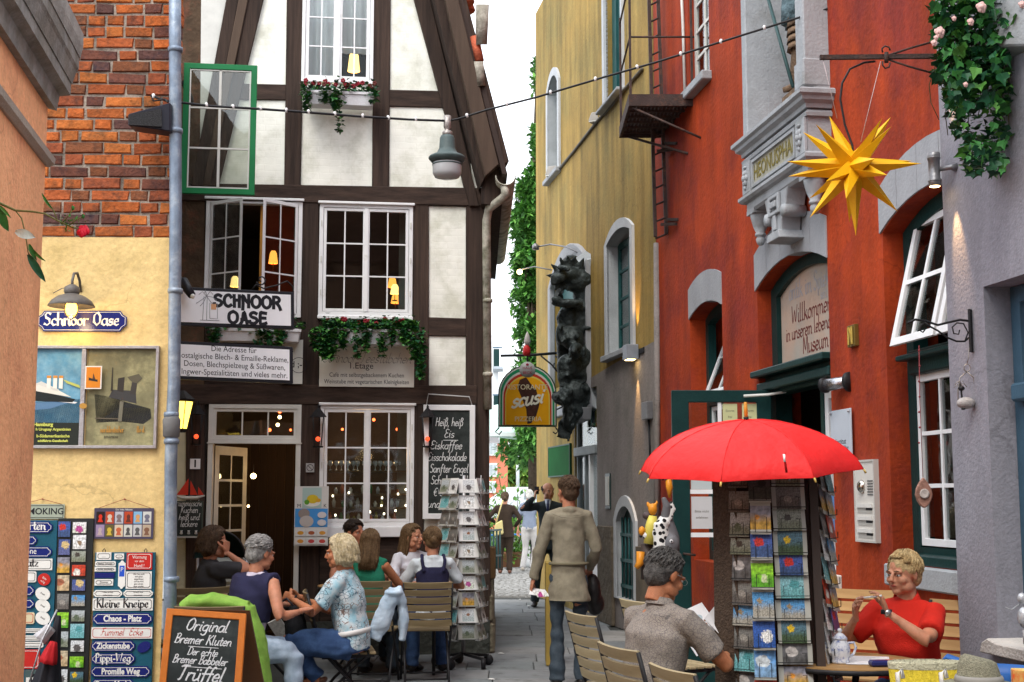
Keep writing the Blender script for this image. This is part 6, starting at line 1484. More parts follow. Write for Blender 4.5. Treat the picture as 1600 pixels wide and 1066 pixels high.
b=M();b.ball(P_(1505,639,-.03),(.012,.008,.006),8);mk('slot',b,black,bell)
orn=thing('clay_ornament','brown teardrop clay pendant with a round eye hanging before the white window','ornament',at(1443,800,7.0))
b=M()
O_=lambda x,y,dy=0:at(x,y,7.0+dy)
c_=O_(1443,770)
prof=[(-.0,.082),(-.022,.055),(-.04,.02),(-.046,-.01),(-.038,-.04),(-.02,-.068),(0,-.082),(.02,-.068),(.038,-.04),(.046,-.01),(.04,.02),(.022,.055)]
b=M(board_T(c_));b.prism(ccw(prof),-.01,.01);mk('clay_leaf',b,mat('brown_clay',(.30,.16,.12),.5,var=.3,vs=30,bump=.3),orn,bev=.005)
b=M(board_T(c_));b.lathe([(.024,.01),(.026,.018),(.018,.016),(.0,.012)],(0,0,-.005),14,ax=(0,-1,0));mk('round_eye',b,mat('pale_clay',(.5,.45,.42),.4),orn)
b=M().tube([c_+V((0,0,.08)),O_(1437,620),O_(1436,540)],.002,4);mk('cord',b,paint((.3,.05,.06)),orn)
for k_ in range(7):mk('bead',M().ball(O_(1436+(k_%2),548+k_*24),.006,6),paint((.25,.04,.05)),orn)
YS=7.0
def S_(x,y,dy=0):return at(x,y,YS+dy)
sb_=thing('star_bracket','long black iron wall arm with hooks above the yellow star','bracket',S_(1465,90))
b=M();b.bar(S_(1281,90),S_(1470,88,-.0),.022,.024);mk('arm',b,iron_rust,sb_)
b=M();b.tube([S_(1384,88),S_(1420,76),S_(1470,62,.05)],.006,6);mk('stay',b,iron_rust,sb_)
b=M();b.tube([S_(1384,92),S_(1420,104),S_(1470,118,.05)],.006,6);mk('stay',b,iron_rust,sb_)
b=M();b.tube([S_(1379,82,-.02),S_(1378,76,-.02),S_(1383,72,-.02),S_(1389,74,-.02),S_(1391,79,-.02)],.005,6);b.tube([S_(1391,98,-.02),S_(1389,105,-.02),S_(1383,107,-.02),S_(1379,102,-.02),S_(1379,96,-.02)],.005,6);b.tube([S_(1385,82,-.02),S_(1385,98,-.02)],.012,6);mk('hook',b,iron_rust,sb_)
sc_=S_(1333,262)
st=thing('paper_star','large yellow many-pointed paper star hanging from the iron arm','star',sc_)
ym=mat('yellow_star_paper',(.78,.42,.008),.5,var=.06,vs=10,bump=.05)
ym.node_tree.nodes['Principled BSDF'].inputs['Subsurface Weight'].default_value=.0
tips=[(1302,170),(1397,178),(1358,205),(1370,222-2),(1433,247),(1430,266),(1407,331),(1360,298),(1334,374),(1301,330),(1261,344),(1270,303),(1230,274),(1226,252),(1258,198),(1262,206)]
kk=YS/2084
random.seed(2)
rad=.355
dirs=[]
for i,(tx,ty)in enumerate(tips):
 dx,dz=(tx-1333)*kk,(262-ty)*kk
 l=math.hypot(dx,dz)
 sgn=-1 if i in(3,7,9,11,13,15,2,5)else.5
 dy=sgn*math.sqrt(max(0,rad**2-min(l,rad)**2))
 dirs.append(V((dx,dy,dz)))
for d_ in((0.02,1,.1),(-.5,.8,-.3),(.5,.85,.3),(.1,.7,-.7),(-.2,.7,.7),(.06,-1,-.12)):dirs.append(V(d_).normalized()*rad)
for d_ in dirs:
 t=d_.normalized();a=t.orthogonal().normalized();c2_=t.cross(a);base=sc_+t*.055;r_=.052
 vs=[base+(a*math.cos(w_)+c2_*math.sin(w_))*r_ for w_ in(.78,2.356,3.927,5.498)]+[sc_+d_,sc_]
 mk('star_point',M().add(vs,[(0,1,4),(1,2,4),(2,3,4),(3,0,4),(1,0,5),(2,1,5),(3,2,5),(0,3,5)]),ym,st)
b=M();b.tube([S_(1286,94),S_(1308,185)],.0018,4);b.tube([S_(1376,96),S_(1345,222)],.0018,4);mk('string',b,paint((.5,.42,.42)),st)
b=M();b.tube([S_(1368,96,.0),S_(1350,98,.02),S_(1328,108,.03),S_(1316,130,.03),S_(1313,155,.03),S_(1320,195,.03),S_(1332,228,.02),S_(1333,250)],.006,6);mk('flex',b,black,st)
random.seed(31)
iv=thing('hanging_ivy','lush green ivy with pale pink roses spilling from a grey box at the top right','plant',at(1560,60,6.2))
b=M();q=[at(1553,72,6.15),at(1640,70,5.9),at(1640,-30,5.9),at(1557,-30,6.15)]
b.add(q+[p+V((.05,.35,0))for p in q],[(0,1,2,3),(7,6,5,4),(0,4,5,1),(1,5,6,2),(2,6,7,3),(3,7,4,0)]);mk('planter',b,stone_grey,iv,bev=.008)
lms=[leafmesh('ivy_leaf',.050,m)for m in leaf_m]
def ivp():
 while True:
  y=random.uniform(-20,270);
  if y<60:x=random.uniform(1458,1600)if random.random()<.8 else random.uniform(1466,1560)
  elif y<130:x=random.uniform(1462,1575)
  elif y<175:x=random.uniform(1478,1578)
  elif y<215:x=random.gauss(1510,14)if random.random()<.55 else random.gauss(1562,7)
  else:x=random.choice((random.gauss(1512,5),random.gauss(1560,9),random.gauss(1535,4)))
  if y>165 and random.random()<.6:continue
  if x<1605:return x,y
sv=[]
for i in range(2100):
 x,y=ivp();dd=random.uniform(-.22,.12)
 if i<290:
  dd=random.uniform(-.26,-.12)
  e=(R(180)+random.gauss(0,.45),random.gauss(0,.6),random.gauss(0,.8));s__=random.uniform(.45,1.5)
  piece('leaf',random.choice(lms),iv,at(x,y,6.3+dd),(random.gauss(R(200),.45),random.gauss(0,.5),random.gauss(0,.7)),(s__,s__,s__))
 else:sv.append(at(x,y,6.3+dd*.9))
leaf_cloud('foliage',sv,.045,leaf_m,iv,ivy=True,kind='stuff')
b=M()
for k_ in range(26):
 x,y=random.uniform(1470,1570),random.uniform(20,60);pts=[at(x,y,6.25)]
 L2=random.uniform(60,190)
 for j in range(6):x+=random.gauss(0,6);y+=L2/6;pts.append(at(x,y,6.2+random.uniform(-.05,.05)))
 b.tube(pts,.0022,4)
mk('stems',b,mat('ivy_stem',(.06,.05,.02),.8),iv)
pk_=mat('pale_pink_rose',(.72,.46,.42),.5,var=.15,vs=60)
for(x,y,r_)in((1468,51,.03),(1533,12,.03),(1516,35,.02),(1459,68,.018),(1490,30,.014),(1508,133,.014),(1596,8,.02),(1462,60,.014)):
 b=M();c_=at(x,y,6.02)
 for i in range(12):
  a=i*2.4;rr_=r_*.6*math.sqrt(i/12);b.ball(c_+V((rr_*math.cos(a),-.01+rr_*.5,rr_*math.sin(a))),(r_*.42,r_*.3,r_*.45),6,0,4)
 mk('rose_bloom',b,pk_,iv)
 #  ochre house
PY=Plane(1.586,14.5,.173,-1);TY=PY.f()
YH=thing('ochre_house','ochre and grey rendered house with arched white framed openings along the alley','house',(1.2,17,0))
def ys(px,py=500):return PY.p(px,py)[0]
y0_,y1_=ys(838,500),0.0
def opn(x0,x1,yb,ysl,yt):
 """arched opening from pixel edges; z from its own left edge"""
 s0,s1=PY.p(x0,(yb+yt)/2)[0],PY.p(x1,(yb+yt)/2)[0];sm_=(s0+s1)/2
 z0=PY.p((x0+x1)/2,yb)[1];zs=PY.p(x0,ysl)[1];zt=max(PY.p((x0+x1)/2,yt)[1],zs+.1)
 return s0,s1,z0,zs,zt
wins=[opn(951,989,548,385,356),opn(858,874,272,150,118),opn(865,919,598,450,400),opn(966,994,938,815,789)]
W1=(ys(947,60),ys(973,60),PY.p(960,150)[1],9.0)
sh=(ys(899,760),ys(934,760))
holes=[arch_poly(*w)[::-1]for w in wins]+[box2(W1[0],W1[2],W1[1],W1[3])[::-1],box2(sh[0],.05,sh[1],3.0)[::-1]]
b=M(TY);b.prism(box2(y0_,0,y1_+.02,9.6),.0,.3,0,holes=holes);mk('wall',b,yellowp,YH)
b=M(TY);zb=3.15
ghs=[arch_poly(*wins[3])[::-1],box2(sh[0],.05,sh[1],3.0)[::-1]]
b.prism([(ys(897),.0),(y1_,.0),(y1_,zb+.12),(ys(960),zb+.05),(ys(920),zb-.02),(ys(897),zb-.08)],-.006,-.0005,0,holes=ghs);mk('grey_render_band',b,greyrender,YH)
b=M(TY);b.box((ys(939,900),-.05,0),(ys(962,900),-.007,1.2));mk('plinth',M(TY).box((ys(1000,900),-.05,0),(y1_,-.007,1.0)),mat('brown_plinth_end',(.13,.105,.075),.9,var=.3),YH);mk('plinth',b,mat('brown_plinth',(.13,.105,.075),.9,var=.3,bump=.5,bs=12),YH,bev=.01)
b=M();p0=PY.W(y0_,0);b_pts=[(p0.x,p0.y-.0),(p0.x+.02,p0.y+.3),(p0.x+3,p0.y+4),(p0.x+3,p0.y)]
dkb=mat('teal_shutter',(.015,.085,.085),.5,var=.2,vs=6)
for i,w in enumerate(wins):
 s0,s1,z0,zs,zt=w
 fwd=.10 if i!=2 else.16
 inn=arch_poly(s0+.015,s1-.015,z0+.012,zs,zt-.015)
 outp=arch_poly(s0-fwd,s1+fwd,z0-(.04 if i<3 else 0),zs+fwd*.2,zt+fwd*1.1)
 mm_=lint if i!=1 else stone_grey
 if i!=2:mk('window_surround',M(TY).prism(outp,-.035,-.001,0,holes=[inn[::-1]]),bpy.data.materials.get('white_surround')or mat('white_surround',(.50,.52,.54),.7,var=.1,vs=4,bump=.2),YH);mk('window_reveal',M(TY).prism(arch_poly(s0+.001,s1-.001,z0+.001,zs,zt-.001),-.03,.28,0,holes=[inn[::-1]]),mat('grey_reveal_paint',(.40,.42,.43),.8),YH,bev=.004)  # reveal lining in plain stone grey
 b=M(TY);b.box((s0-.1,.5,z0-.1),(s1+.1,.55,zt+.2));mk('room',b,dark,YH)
 if i<2:
  m_=(s0+s1)/2
  for a,c_ in((s0+.01,m_-.01),(m_+.01,s1-.01)):
   f_=M(TY);f_.prism(box2(a,z0+.01,c_,zs+.02),.12,.16,0,holes=[box2(a+.06,z0+.08,c_-.06,zs-.05)[::-1]]);wf=mk('window',f_,dkb,YH)
   for q in range(1,4):mk('muntin',M(TY).box((a+.06,.125,z0+(zs-z0)*q/4-.015),(c_-.06,.155,z0+(zs-z0)*q/4+.015)),dkb,wf)
   mk('pane',M(TY).box((a+.06,.14,z0+.08),(c_-.06,.144,zs-.05)),pane_dark,wf)
  mk('window_sill',M(TY).box((s0-.12,-.09,z0-.08),(s1+.12,.1,z0-.005)),stone_grey,YH,bev=.01)
 if i==3:
  for q in range(5):x=s0+(s1-s0)*(q+.5)/5;mk('grille_bar',M(TY).tube([(x,.03,z0),(x,.03,zs+.05)],.012,6),dkb,YH)
  for q in range(3):z=z0+(zs-z0)*(q+.5)/3;mk('grille_bar',M(TY).box((s0+.02,.02,z-.02),(s1-.02,.04,z+.02)),dkb,YH)
  mk('shutter',M(TY).box((s0+.02,.06,z0+.02),(s1-.02,.08,zs+.2)),tealp,YH)
mk('window_surround',M(TY).prism(box2(W1[0]-.10,W1[2]-.05,W1[1]+.08,9.4),-.035,.02,0,holes=[box2(W1[0],W1[2],W1[1],W1[3])[::-1]]),bpy.data.materials['white_surround'],YH)
for q in range(4):
 x=W1[0]+(W1[1]-W1[0])*q/4;mk('shutter_board',M(TY).box((x+.006,.08+(q%2)*.03,W1[2]),(x+(W1[1]-W1[0])/4-.006,.12+(q%2)*.03,W1[3])),dkb,YH)
b=M(TY);b.box((W1[0],.3,W1[2]),(W1[1],.35,9.2));mk('room',b,dark,YH)
mk('window_sill',M(TY).box((W1[0]-.14,-.12,W1[2]-.10),(W1[1]+.12,.08,W1[2]-.055)),stone_grey,YH,bev=.01)
b=M(TY);b.box((sh[0]-.2,.7,0),(sh[1]+.1,.75,3.1));b.box((sh[0]-.25,.31,0),(sh[0]-.2,.7,3.1));mk('room',b,room_brown,YH)
sw=sh[1]-sh[0]
greyw=mat('grey_shopfront_paint',(.22,.25,.26),.6,var=.15)
frame_box(YH,TY,sh[0]+.001,sh[1]-.001,.06,2.99,.02,.1,.07,greyw,'shopfront_frame')
mk('transom_bar',M(TY).box((sh[0]+.02,-.03,2.12),(sh[1]-.02,.1,2.24)),greyw,YH,bev=.01)
random.seed(12)
x=sh[0]+.1
while x<sh[1]-.1:
 w_=random.uniform(.05,.10);c_=random.choice([(.5,.5,.5),(.45,.35,.05),(.02,.12,.12),(.3,.05,.03),(.6,.6,.55),(.02,.03,.05),(.02,.03,.05)])
 mk('banner_strip',M(TY).box((x,.16,2.3),(x+w_,.19,2.3+random.uniform(.45,.6))),paint(c_,.6),YH);x+=w_+random.uniform(.03,.1)
for q in(.42,.62):mk('mullion',M(TY).box((sh[0]+sw*q,.0,.1),(sh[0]+sw*q+.06,.1,2.12)),greyw if q<.5 else white,YH)
mk('door_leaf',M(TY).box((sh[0]+sw*.46,.06,.1),(sh[0]+sw*.6,.1,2.1)),tealp,YH)
mk('pane',M(TY).box((sh[0]+.07,.05,.8),(sh[0]+sw*.42,.055,2.1)),pane_dark,YH);mk('pane',M(TY).box((sh[0]+.07,.05,2.25),(sh[1]-.07,.055,2.93)),pane_dark,YH);mk('pane',M(TY).box((sh[0]+sw*.66,.05,.8),(sh[1]-.07,.055,2.1)),pane_dark,YH)
mk('stall_riser',M(TY).box((sh[0]+.07,.03,.1),(sh[0]+sw*.42,.08,.8)),mat('ochre_riser',(.25,.2,.1),.8),YH)
mk('window_display',M(TY).box((sh[0]+.1,.3,1.3),(sh[0]+sw*.4,.4,1.36)),offwhite,YH);mk('window_display',M(TY).lathe([(.0,0),(.08,.02),(.12,.12),(.06,.2),(.07,.22)],(sh[0]+sw*.25,.4,1.37),12),paint((.35,.22,.03)),YH)
T,w,h,o=on_wall(PY,860,698,893,743,.0,'green_board',mat('green_board_paint',(.008,.10,.022),.95,var=.15),'plain dark green board on the ochre wall behind the two men','board',th=.03)
mk('board_edge',M(T).prism(box2(-w/2-.02,-h/2-.02,w/2+.02,h/2+.02),-.035,0,0,holes=[box2(-w/2,-h/2,w/2,h/2)[::-1]]),paint((.01,.06,.03)),o)
T,w,h,o=on_wall(PY,949,745,954,790,.0,'slim_wall_plate',paint((.5,.5,.46)),'slim upright cream plate with dark edge left of the small arched window','sign',th=.03)
mk('plate_edge',M(T).prism(box2(-w/2-.04,-h/2-.04,w/2+.04,h/2+.04),-.02,0,0,holes=[box2(-w/2,-h/2,w/2,h/2)[::-1]]),tealp,o)
T,w,h,o=on_wall(PY,1011,628,1021,656,.0,'grey_junction_box',cyl,'grey junction box with a cable below it on the grey wall','junction box',th=.07,bev=.008)
mk('cable',M(T).tube([(.0,-.02,-h/2),(.03,-.02,-h/2-.3),(.02,-.01,-h/2-.6)],.012,6),black,o)
cd=thing('cable_conduit','thin conduit climbing the ochre wall between two small floodlights','conduit',PY.W(ys(930),6,0))
mk('conduit',M().tube([PY.W(*PY.p(876,264),.02),PY.W(*PY.p(900,235),.02),PY.W(*PY.p(935,190),.02),PY.W(*PY.p(965,155),.02),PY.W(*PY.p(1006,108),.02)],.02,6),mat('conduit_grey',(.12,.11,.09),.7),cd)
for(x,y,lab)in((864,268,'lower small grey floodlight at the foot of the ochre wall conduit'),(932,184,'upper small grey floodlight on the ochre wall conduit')):
 Y2=4.0945/((x-800)/2084+.173)-.15;p=at(x,y,Y2)
 f=thing('floodlight',lab,'lamp',p);k=Y2/2084
 mk('housing',M(board_T(p,R(-25))).add([(-11*k,-.08,-7*k),(11*k,-.08,-7*k),(8*k,-.05,8*k),(-7*k,-.05,8*k),(-11*k,.08,-7*k),(11*k,.08,-7*k),(8*k,.06,8*k),(-7*k,.06,8*k)],[(0,1,2,3),(7,6,5,4),(0,4,5,1),(1,5,6,2),(2,6,7,3),(3,7,4,0)]),mat('flood_grey',(.33,.31,.28),.5),f,bev=.01)
 mk('lamp_glass',M(board_T(p,R(-25))).box((-9*k,-.09,-9*k),(9*k,.06,-7*k)),offwhite,f);mk('arm',M().tube([p+V((8*k,0,0)),p+V((14*k,.1,.02))],.018,6),black,f)
T,s_,z_=wallT(PY,997,551,.0)
bl=thing('box_wall_light','square grey up and down box light warming the wall beside the red house','lamp',T((0,0,-.08)))
mk('lamp_box',M(T).box((-.10,-.16,-.085),(.10,-.02,.085)),mat('lamp_box_grey',(.30,.33,.38),.4,metal=.3),bl,bev=.006);mk('lamp_lens',M(T).box((-.07,-.14,-.089),(.07,-.05,-.0855)),bulbglow,bl);mk('back_plate',M(T).box((-.04,-.02,-.03),(.30,.0,.03)),black,bl)
for sg in(-1,1):
 sl_=bpy.data.lights.new('wash_light','SPOT');sl_.energy=26;sl_.color=(1,.58,.22);sl_.spot_size=R(34);sl_.spot_blend=.7;sl_.shadow_soft_size=.01
 so=bpy.data.objects.new('wash_light',sl_);col.objects.link(so);p=T((.0,-.09,sg*.10));so.location=p;so.rotation_euler=(V(T((0,-.02,sg*.8)))-V(p)).to_track_quat('-Z','Y').to_euler()
mk('corner_pipe',M().tube([at(1026,380,14.35),at(1027,620,14.35),at(1026,870,14.35)],.035,8),greyrender,YH)
wl2=thing('arched_wire_lamps','two thin arched wires with tiny lamps over the bronze figure','lamp',at(880,390,18.2))
mk('wire_arm',M().tube([at(839,386,18.8),at(860,382,18.7),at(885,386,18.4),at(915,400,17.8)],.012,5),cyl,wl2);mk('wire_arm',M().tube([at(812,422,19.0),at(835,417,18.9),at(862,422,18.7)],.010,5),cyl,wl2)
mk('lamp_head',M().lathe([(.05,-.04),(.05,.02),(.02,.05)],at(837,386,18.8),10),cyl,wl2);mk('lamp_head',M().ball(at(812,425,19.0),.04,8),bulbglow,wl2)
YN=18.0
nf=thing('niche_frame','grey arched stone frame standing proud around the bronze creature','stone frame',at(900,640,YN))
s0,s1,z0,zs,zt=wins[2]
fo=arch_poly(s0-.12,s1+.16,z0-.45,zs+.0,zt+.16);fi=arch_poly(s0+.02,s1-.0,z0-.3,zs-.02,zt-.02)
b=M(TY);b.prism(fo,-.07,.02,0,holes=[fi[::-1]]);mk('stone_arch',b,lint,nf,bev=.012)
mk('shutter',M(TY).box((s0,.1,z0),(s1,.14,zt)),dkb,nf)
mk('frame_foot',M(TY).prism(ccw([(s1-.35,z0-.62),(s1+.14,z0-.60),(s1+.2,z0-.44),(s1-.4,z0-.44)]),-.16,-.0),lint,nf,bev=.01)
def lump(mb,px,py,dy,rx,ry,n=10):
 k=YN/2084;mb.ball(at(px,py,YN-.35+dy),(rx*k*1.17,(rx+ry)/2*k*.8,ry*k),n,0,7)
cr=thing('bronze_creature','dark bronze crowned fish-like creature with tumbling figures above the shopfront','sculpture',at(895,660,YN-.3))
bz=mat('dark_bronze',(.035,.045,.045),.5,var=.5,vs=9,bump=.9,bs=14,metal=.3,c2=(.09,.11,.11),c2s=6,c2t=.55)
parts={'head':[(902,438,.0,24,20),(886,428,-.1,18,11),(912,458,.1,15,30),(872,434,-.2,11,8),(866,441,-.2,6,6),(886,474,-.2,22,7),(870,468,-.25,8,6),(902,480,0,18,12),(886,420,-.32,5,5),(878,418,-.25,8,4)],'figures':[(888,500,0,16,24),(905,505,.05,16,28),(895,530,-.1,16,18),(900,548,-.25,10,13),(878,522,-.05,9,18),(908,560,0,16,26),(890,572,-.1,18,20),(898,545,-.35,7,8),(906,590,0,16,20),(884,588,-.1,12,18)],'tail':[(898,612,-.1,22,20),(880,622,-.2,15,12),(910,628,0,16,18),(895,642,-.1,15,16),(890,658,-.1,10,16),(870,620,-.3,8,8)]}
random.seed(17)
for nm,items in parts.items():
 b=M()
 for it_ in items:
  lump(b,*it_)
  for _ in range(0 if nm=='head' else 5):lump(b,it_[0]+random.gauss(0,it_[3]*.55),it_[1]+random.gauss(0,it_[4]*.55),it_[2]+random.uniform(-.22,.0),random.uniform(2.5,5),random.uniform(2.5,6),7)
 if nm=='head':
  k=YN/2084
  for(xa,ya,xb,yb)in((874,424,860,412),(868,432,853,430),(882,418,875,402),(890,416,886,398),(898,416,898,398),(906,420,912,402),(872,442,868,454),(880,444,878,455),(876,466,874,457),(888,446,887,455)):
   b.loft([at(xa,ya,YN-.4),at((xa+xb)/2,(ya+yb)/2,YN-.45),at(xb,yb,YN-.5)],[(.055,.045),(.04,.03),(.012,.012)],(1,0,0),8)
 if nm=='figures':b.loft([at(900,480,YN-.15),at(893,520,YN-.2),at(896,570,YN-.2),at(896,620,YN-.15)],[(.17,.12),(.22,.14),(.22,.14),(.18,.12)],(1,0,0),12)
 if nm=='tail':
  b.loft([at(896,650,YN-.4),at(884,665,YN-.4),at(880,686,YN-.45)],[(.10,.05),(.12,.03),(.10,.02)],(1,0,0),10)
 skin(nm,b,bz,cr,.022,1)
b=M();kn_=17.6/2084;q_=[at(919,412,17.6),at(931,418,17.5),at(932,640,17.5),at(921,632,17.6)]
b.add(q_+[p_+V((.0,.5,0))for p_ in q_],[(0,1,2,3),(7,6,5,4),(0,4,5,1),(1,5,6,2),(2,6,7,3),(3,7,4,0)]);mk('side_pillar',b,mat('pale_pillar_stone',(.46,.50,.53),.8,var=.12,vs=5,bump=.2),nf,bev=.01)
b=M();q_=[at(868,455,17.7),at(893,408,17.7),at(915,392,17.6),at(931,402,17.5),at(931,420,17.5),at(919,424,17.6),at(908,410,17.6),at(893,425,17.7),at(878,460,17.7)]
b.add(q_+[p_+V((.0,.4,0))for p_ in q_],[tuple(range(9)),tuple(range(17,8,-1))]+[(i,(i+1)%9,(i+1)%9+9,i+9)for i in range(9)]);mk('arch_band',b,bpy.data.materials['pale_pillar_stone'],nf)
YC=18.9
sg=thing('restaurant_sign','arched orange hanging sign with tricolour border reading RISTORANTE scusi PIZZERIA','sign',at(824,668,YC))
sgc=at(824,619,YC);T=board_T(sgc);kq=YC/2084
def arcs(w,h,rt=.52):return arch_poly(-w/2*kq,w/2*kq,-h/2*kq,(h/2-w*rt)*kq,h/2*kq,16)
body_=M(T);body_.prism(arcs(92,97),-.06,.06);mk('sign_box',body_,paint((.02,.05,.03),.4),sg)
lay=[((.70,.70,.65),88,93),((.02,.28,.12),85,91),((.70,.70,.65),79,85.5),((.55,.05,.03),75.5,82),((.72,.60,.12),70.5,77.5),((.85,.40,.012),67,75)]
for i,(c_,w_,h_)in enumerate(lay):
 P2=[(p[0],p[1]-(93-h_)/2*kq*.92)for p in arcs(w_,h_)]
 mk('sign_layer',M(T).prism(P2,-.062-.003*(i+1),-.060),mat('sign_colour',c_,.8,var=.06,bump=0,spec=.1),sg)
q0=-.083
def SP(*pts):return ccw([((x-824)*kq,(619-y)*kq)for x,y in pts])
b=M(T);b.prism(SP((812,594),(822,590),(829,600),(838,610),(843,632),(838,650),(830,662),(824,663),(822,640),(814,620),(808,606)),q0-.002,q0+.004);mk('print',b,mat('sign_dark_figure',(.06,.02,.012),.5,var=.4,vs=20,bump=0),sg)
b=M(lambda v:T((v[0],v[1]+q0-.003,v[2])));typ(b,'RISTORANTE',0,(619-606)*kq,11.5*kq,d=.002,sx=.95);typ(b,'PIZZERIA',.01,(619-656)*kq,10.5*kq,d=.002);mk('lettering',b,paint((.70,.62,.40)),sg)
b=M(lambda v:T((v[0],v[1]+q0-.006,v[2]+v[0]*.18)));pen(b,'scusi',-.0,(619-634)*kq,25*kq,w=.14,d=.002,shear=.3,sx=.95);mk('lettering',b,paint((.78,.74,.60)),sg)
b=M(T);b.lathe([(.0,-.0),(12.5*kq,.0),(12.5*kq,.16),(0,.16)],(.0,.08,(619-578)*kq),22,ax=(0,-1,0));em=mk('emblem_disc',b,paint((.42,.42,.40),.4),sg)
b=M(lambda v:T((v[0],v[1]-.083,v[2]+(619-578)*kq)));typ(b,'HAUS',0,2.5*kq,6*kq,d=.001);typ(b,'BECK',0,-5*kq,6*kq,d=.001);b.prism(ell(0,8*kq,2.4*kq,1.8*kq),-.003,0);mk('lettering',b,paint((.35,.02,.06)),em)
b=M();b.tube([at(782,556,YC),at(830,555,YC),at(893,550,YC+.1)],.02,8);mk('bracket_arm',b,black,sg)
b=M();b.tube([at(824,556,YC),at(824,566,YC)],.012,6);b.tube([at(845,556,YC),at(862,570,YC),at(872,582,YC),at(888,600,YC+.1)],.012,6);b.tube([at(868,556,YC),at(876,566,YC),at(872,576,YC),at(864,574,YC),at(866,567,YC)],.01,6)
b.tube([at(868,668,YC),at(872,674,YC),at(868,678,YC),at(864,675,YC)],.01,6);b.tube([at(780,668,YC),at(774,675,YC),at(780,679,YC),at(784,674,YC)],.01,6);b.tube([at(870,628,YC),at(878,634,YC),at(884,628,YC),at(880,620,YC),at(872,622,YC)],.01,6);b.tube([at(870,640,YC),at(896,628,YC)],.01,6);mk('scrollwork',b,black,sg)
fgr=thing('red_finial','small red and white figure standing on top of the restaurant sign bracket','figurine',at(824,556,YC))
b=M();b.lathe([(.05,0),(.06,.05),(.05,.12),(.02,.16)],at(823,556,YC),10);mk('red_body',b,paint((.5,.02,.02)),fgr);b=M();b.lathe([(.03,0),(.05,.06),(.03,.14),(.005,.2)],at(824,540,YC),8);mk('white_cap',b,paint((.5,.45,.42)),fgr)
#  beyond the alley
random.seed(41)
def tree(name,label,trunk,base_r,crown,n,size,mats,group=None,ivy=False,limbs=5):
 """crown is a list of (centre, radii) lumps; trunk a list of points"""
 t=thing(name,label,'tree',trunk[0],group)
 b=M();k=len(trunk)
 b.tube(trunk,[base_r*(1-.7*i/(k-1))for i in range(k)],9)
 for _ in range(limbs):
  p=V(trunk[random.randrange(1,k)]);c,r_=random.choice(crown);q=V(c)+V([random.uniform(-.5,.5)*x for x in r_])
  b.tube([p,(p+q)/2+V((0,0,.1)),q],[base_r*.35,base_r*.2,base_r*.06],6)
 mk('trunk',b,mat('bark',(.08,.06,.04),.9,var=.3,vs=12,bump=.5,bs=15),t)
 sp=[]
 tot=sum(r_[0]*r_[2]for _,r_ in crown)
 for c,r_ in crown:
  for _ in range(int(n*r_[0]*r_[2]/tot)):
   d=V((random.gauss(0,1),random.gauss(0,1),random.gauss(0,1))).normalized()*random.random()**.33
   q=V(c)+V((d.x*r_[0],d.y*r_[1],d.z*r_[2]))
   if noise.noise(q*1.7)>-.22:sp.append(q)
 leaf_cloud('crown',sp,size,mats,t,kind='stuff',droop=.5)
 return t
far_leaf=[mat('tree_leaf',c,.5,var=.3,vs=3,bump=0)for c in((.07,.22,.04),(.11,.30,.055),(.045,.14,.03),(.16,.36,.07))]
bright_leaf=[mat('bright_leaf',c,.5,var=.3,vs=3,bump=0)for c in((.20,.40,.06),(.28,.46,.10),(.11,.26,.05))]
Yt=29.0
cw=[]
for(x,y,rx,ry)in((838,120,8,30),(838,225,10,30),(826,290,24,30),(822,350,26,36),(826,410,28,36),(824,470,28,36),(828,530,26,34),(826,590,26,34),(828,650,28,30),(832,690,26,24),(850,400,40,200)):
 c=at(x,y,Yt);k=Yt/2084;cw.append((c,(rx*k,.7,ry*k)))
tree('poplar_tree','tall narrow leafy tree rising beside the far edge of the ochre house',[at(836,770,Yt),at(834,600,Yt),at(832,400,Yt),at(836,250,Yt)],.16,cw,34000,.17,far_leaf,limbs=14)
for(x,y,rx,ry,Y,n,lab,ms)in((835,700,60,35,48,3500,'dark tree mass behind the phone man and the alley mouth',far_leaf),(800,735,34,28,62,2600,'pale green tree far beyond the alley between the pink building and the dark tree',bright_leaf),(850,735,30,30,66,2400,'bright green tree low in the distance right of the far walkers',bright_leaf)):
 k=Y/2084;c=at(x,y,Y);tree('broadleaf_tree',lab,[at(x,790,Y),c],.25,[(c,(rx*k,1.5,ry*k)),(c+V((rx*k*.4,0,-ry*k*.4)),(rx*k*.7,1.2,ry*k*.6))],n,.34*Y/48,ms,limbs=6)
Yo=31.0;k=Yo/2084
t=thing('oleander_shrub','tall potted shrub with narrow yellow-green leaves at the alley mouth','shrub',at(790,880,Yo))
b=M();sp=[]
for i in range(26):
 a=random.uniform(-.9,.9);ln=random.uniform(60,150);x,y=792+random.uniform(-10,14),885;pts=[at(x,y,Yo)]
 for j in range(5):
  x+=a*ln/5*.8;y-=ln/5*(1.05-abs(a)*.3);pts.append(at(x,y,Yo+random.uniform(-.2,.2)))
  for _ in range(14):sp.append(at(x+random.gauss(0,6),y+random.gauss(0,7),Yo+random.uniform(-.4,.4)))
 b.tube(pts,[.02,.016,.013,.01,.008,.005],5)
mk('branches',b,mat('shrub_stem',(.12,.10,.05),.8),t);leaf_cloud('foliage',sp,.15,bright_leaf+[far_leaf[1]],t,kind='stuff',droop=.35)
b=M().lathe([(.28,0),(.34,.5),(.36,.52),(.36,.56)],at(792,900,Yo),16);mk('plant_tub',b,paint((.25,.12,.06)),t)
pkm=mat('salmon_render',(.62,.20,.12),.85,var=.08,vs=1)
pb_=thing('pink_building','salmon pink building with white windows far beyond the alley','building',at(778,775,58))
Yp=58.0;k=Yp/2084
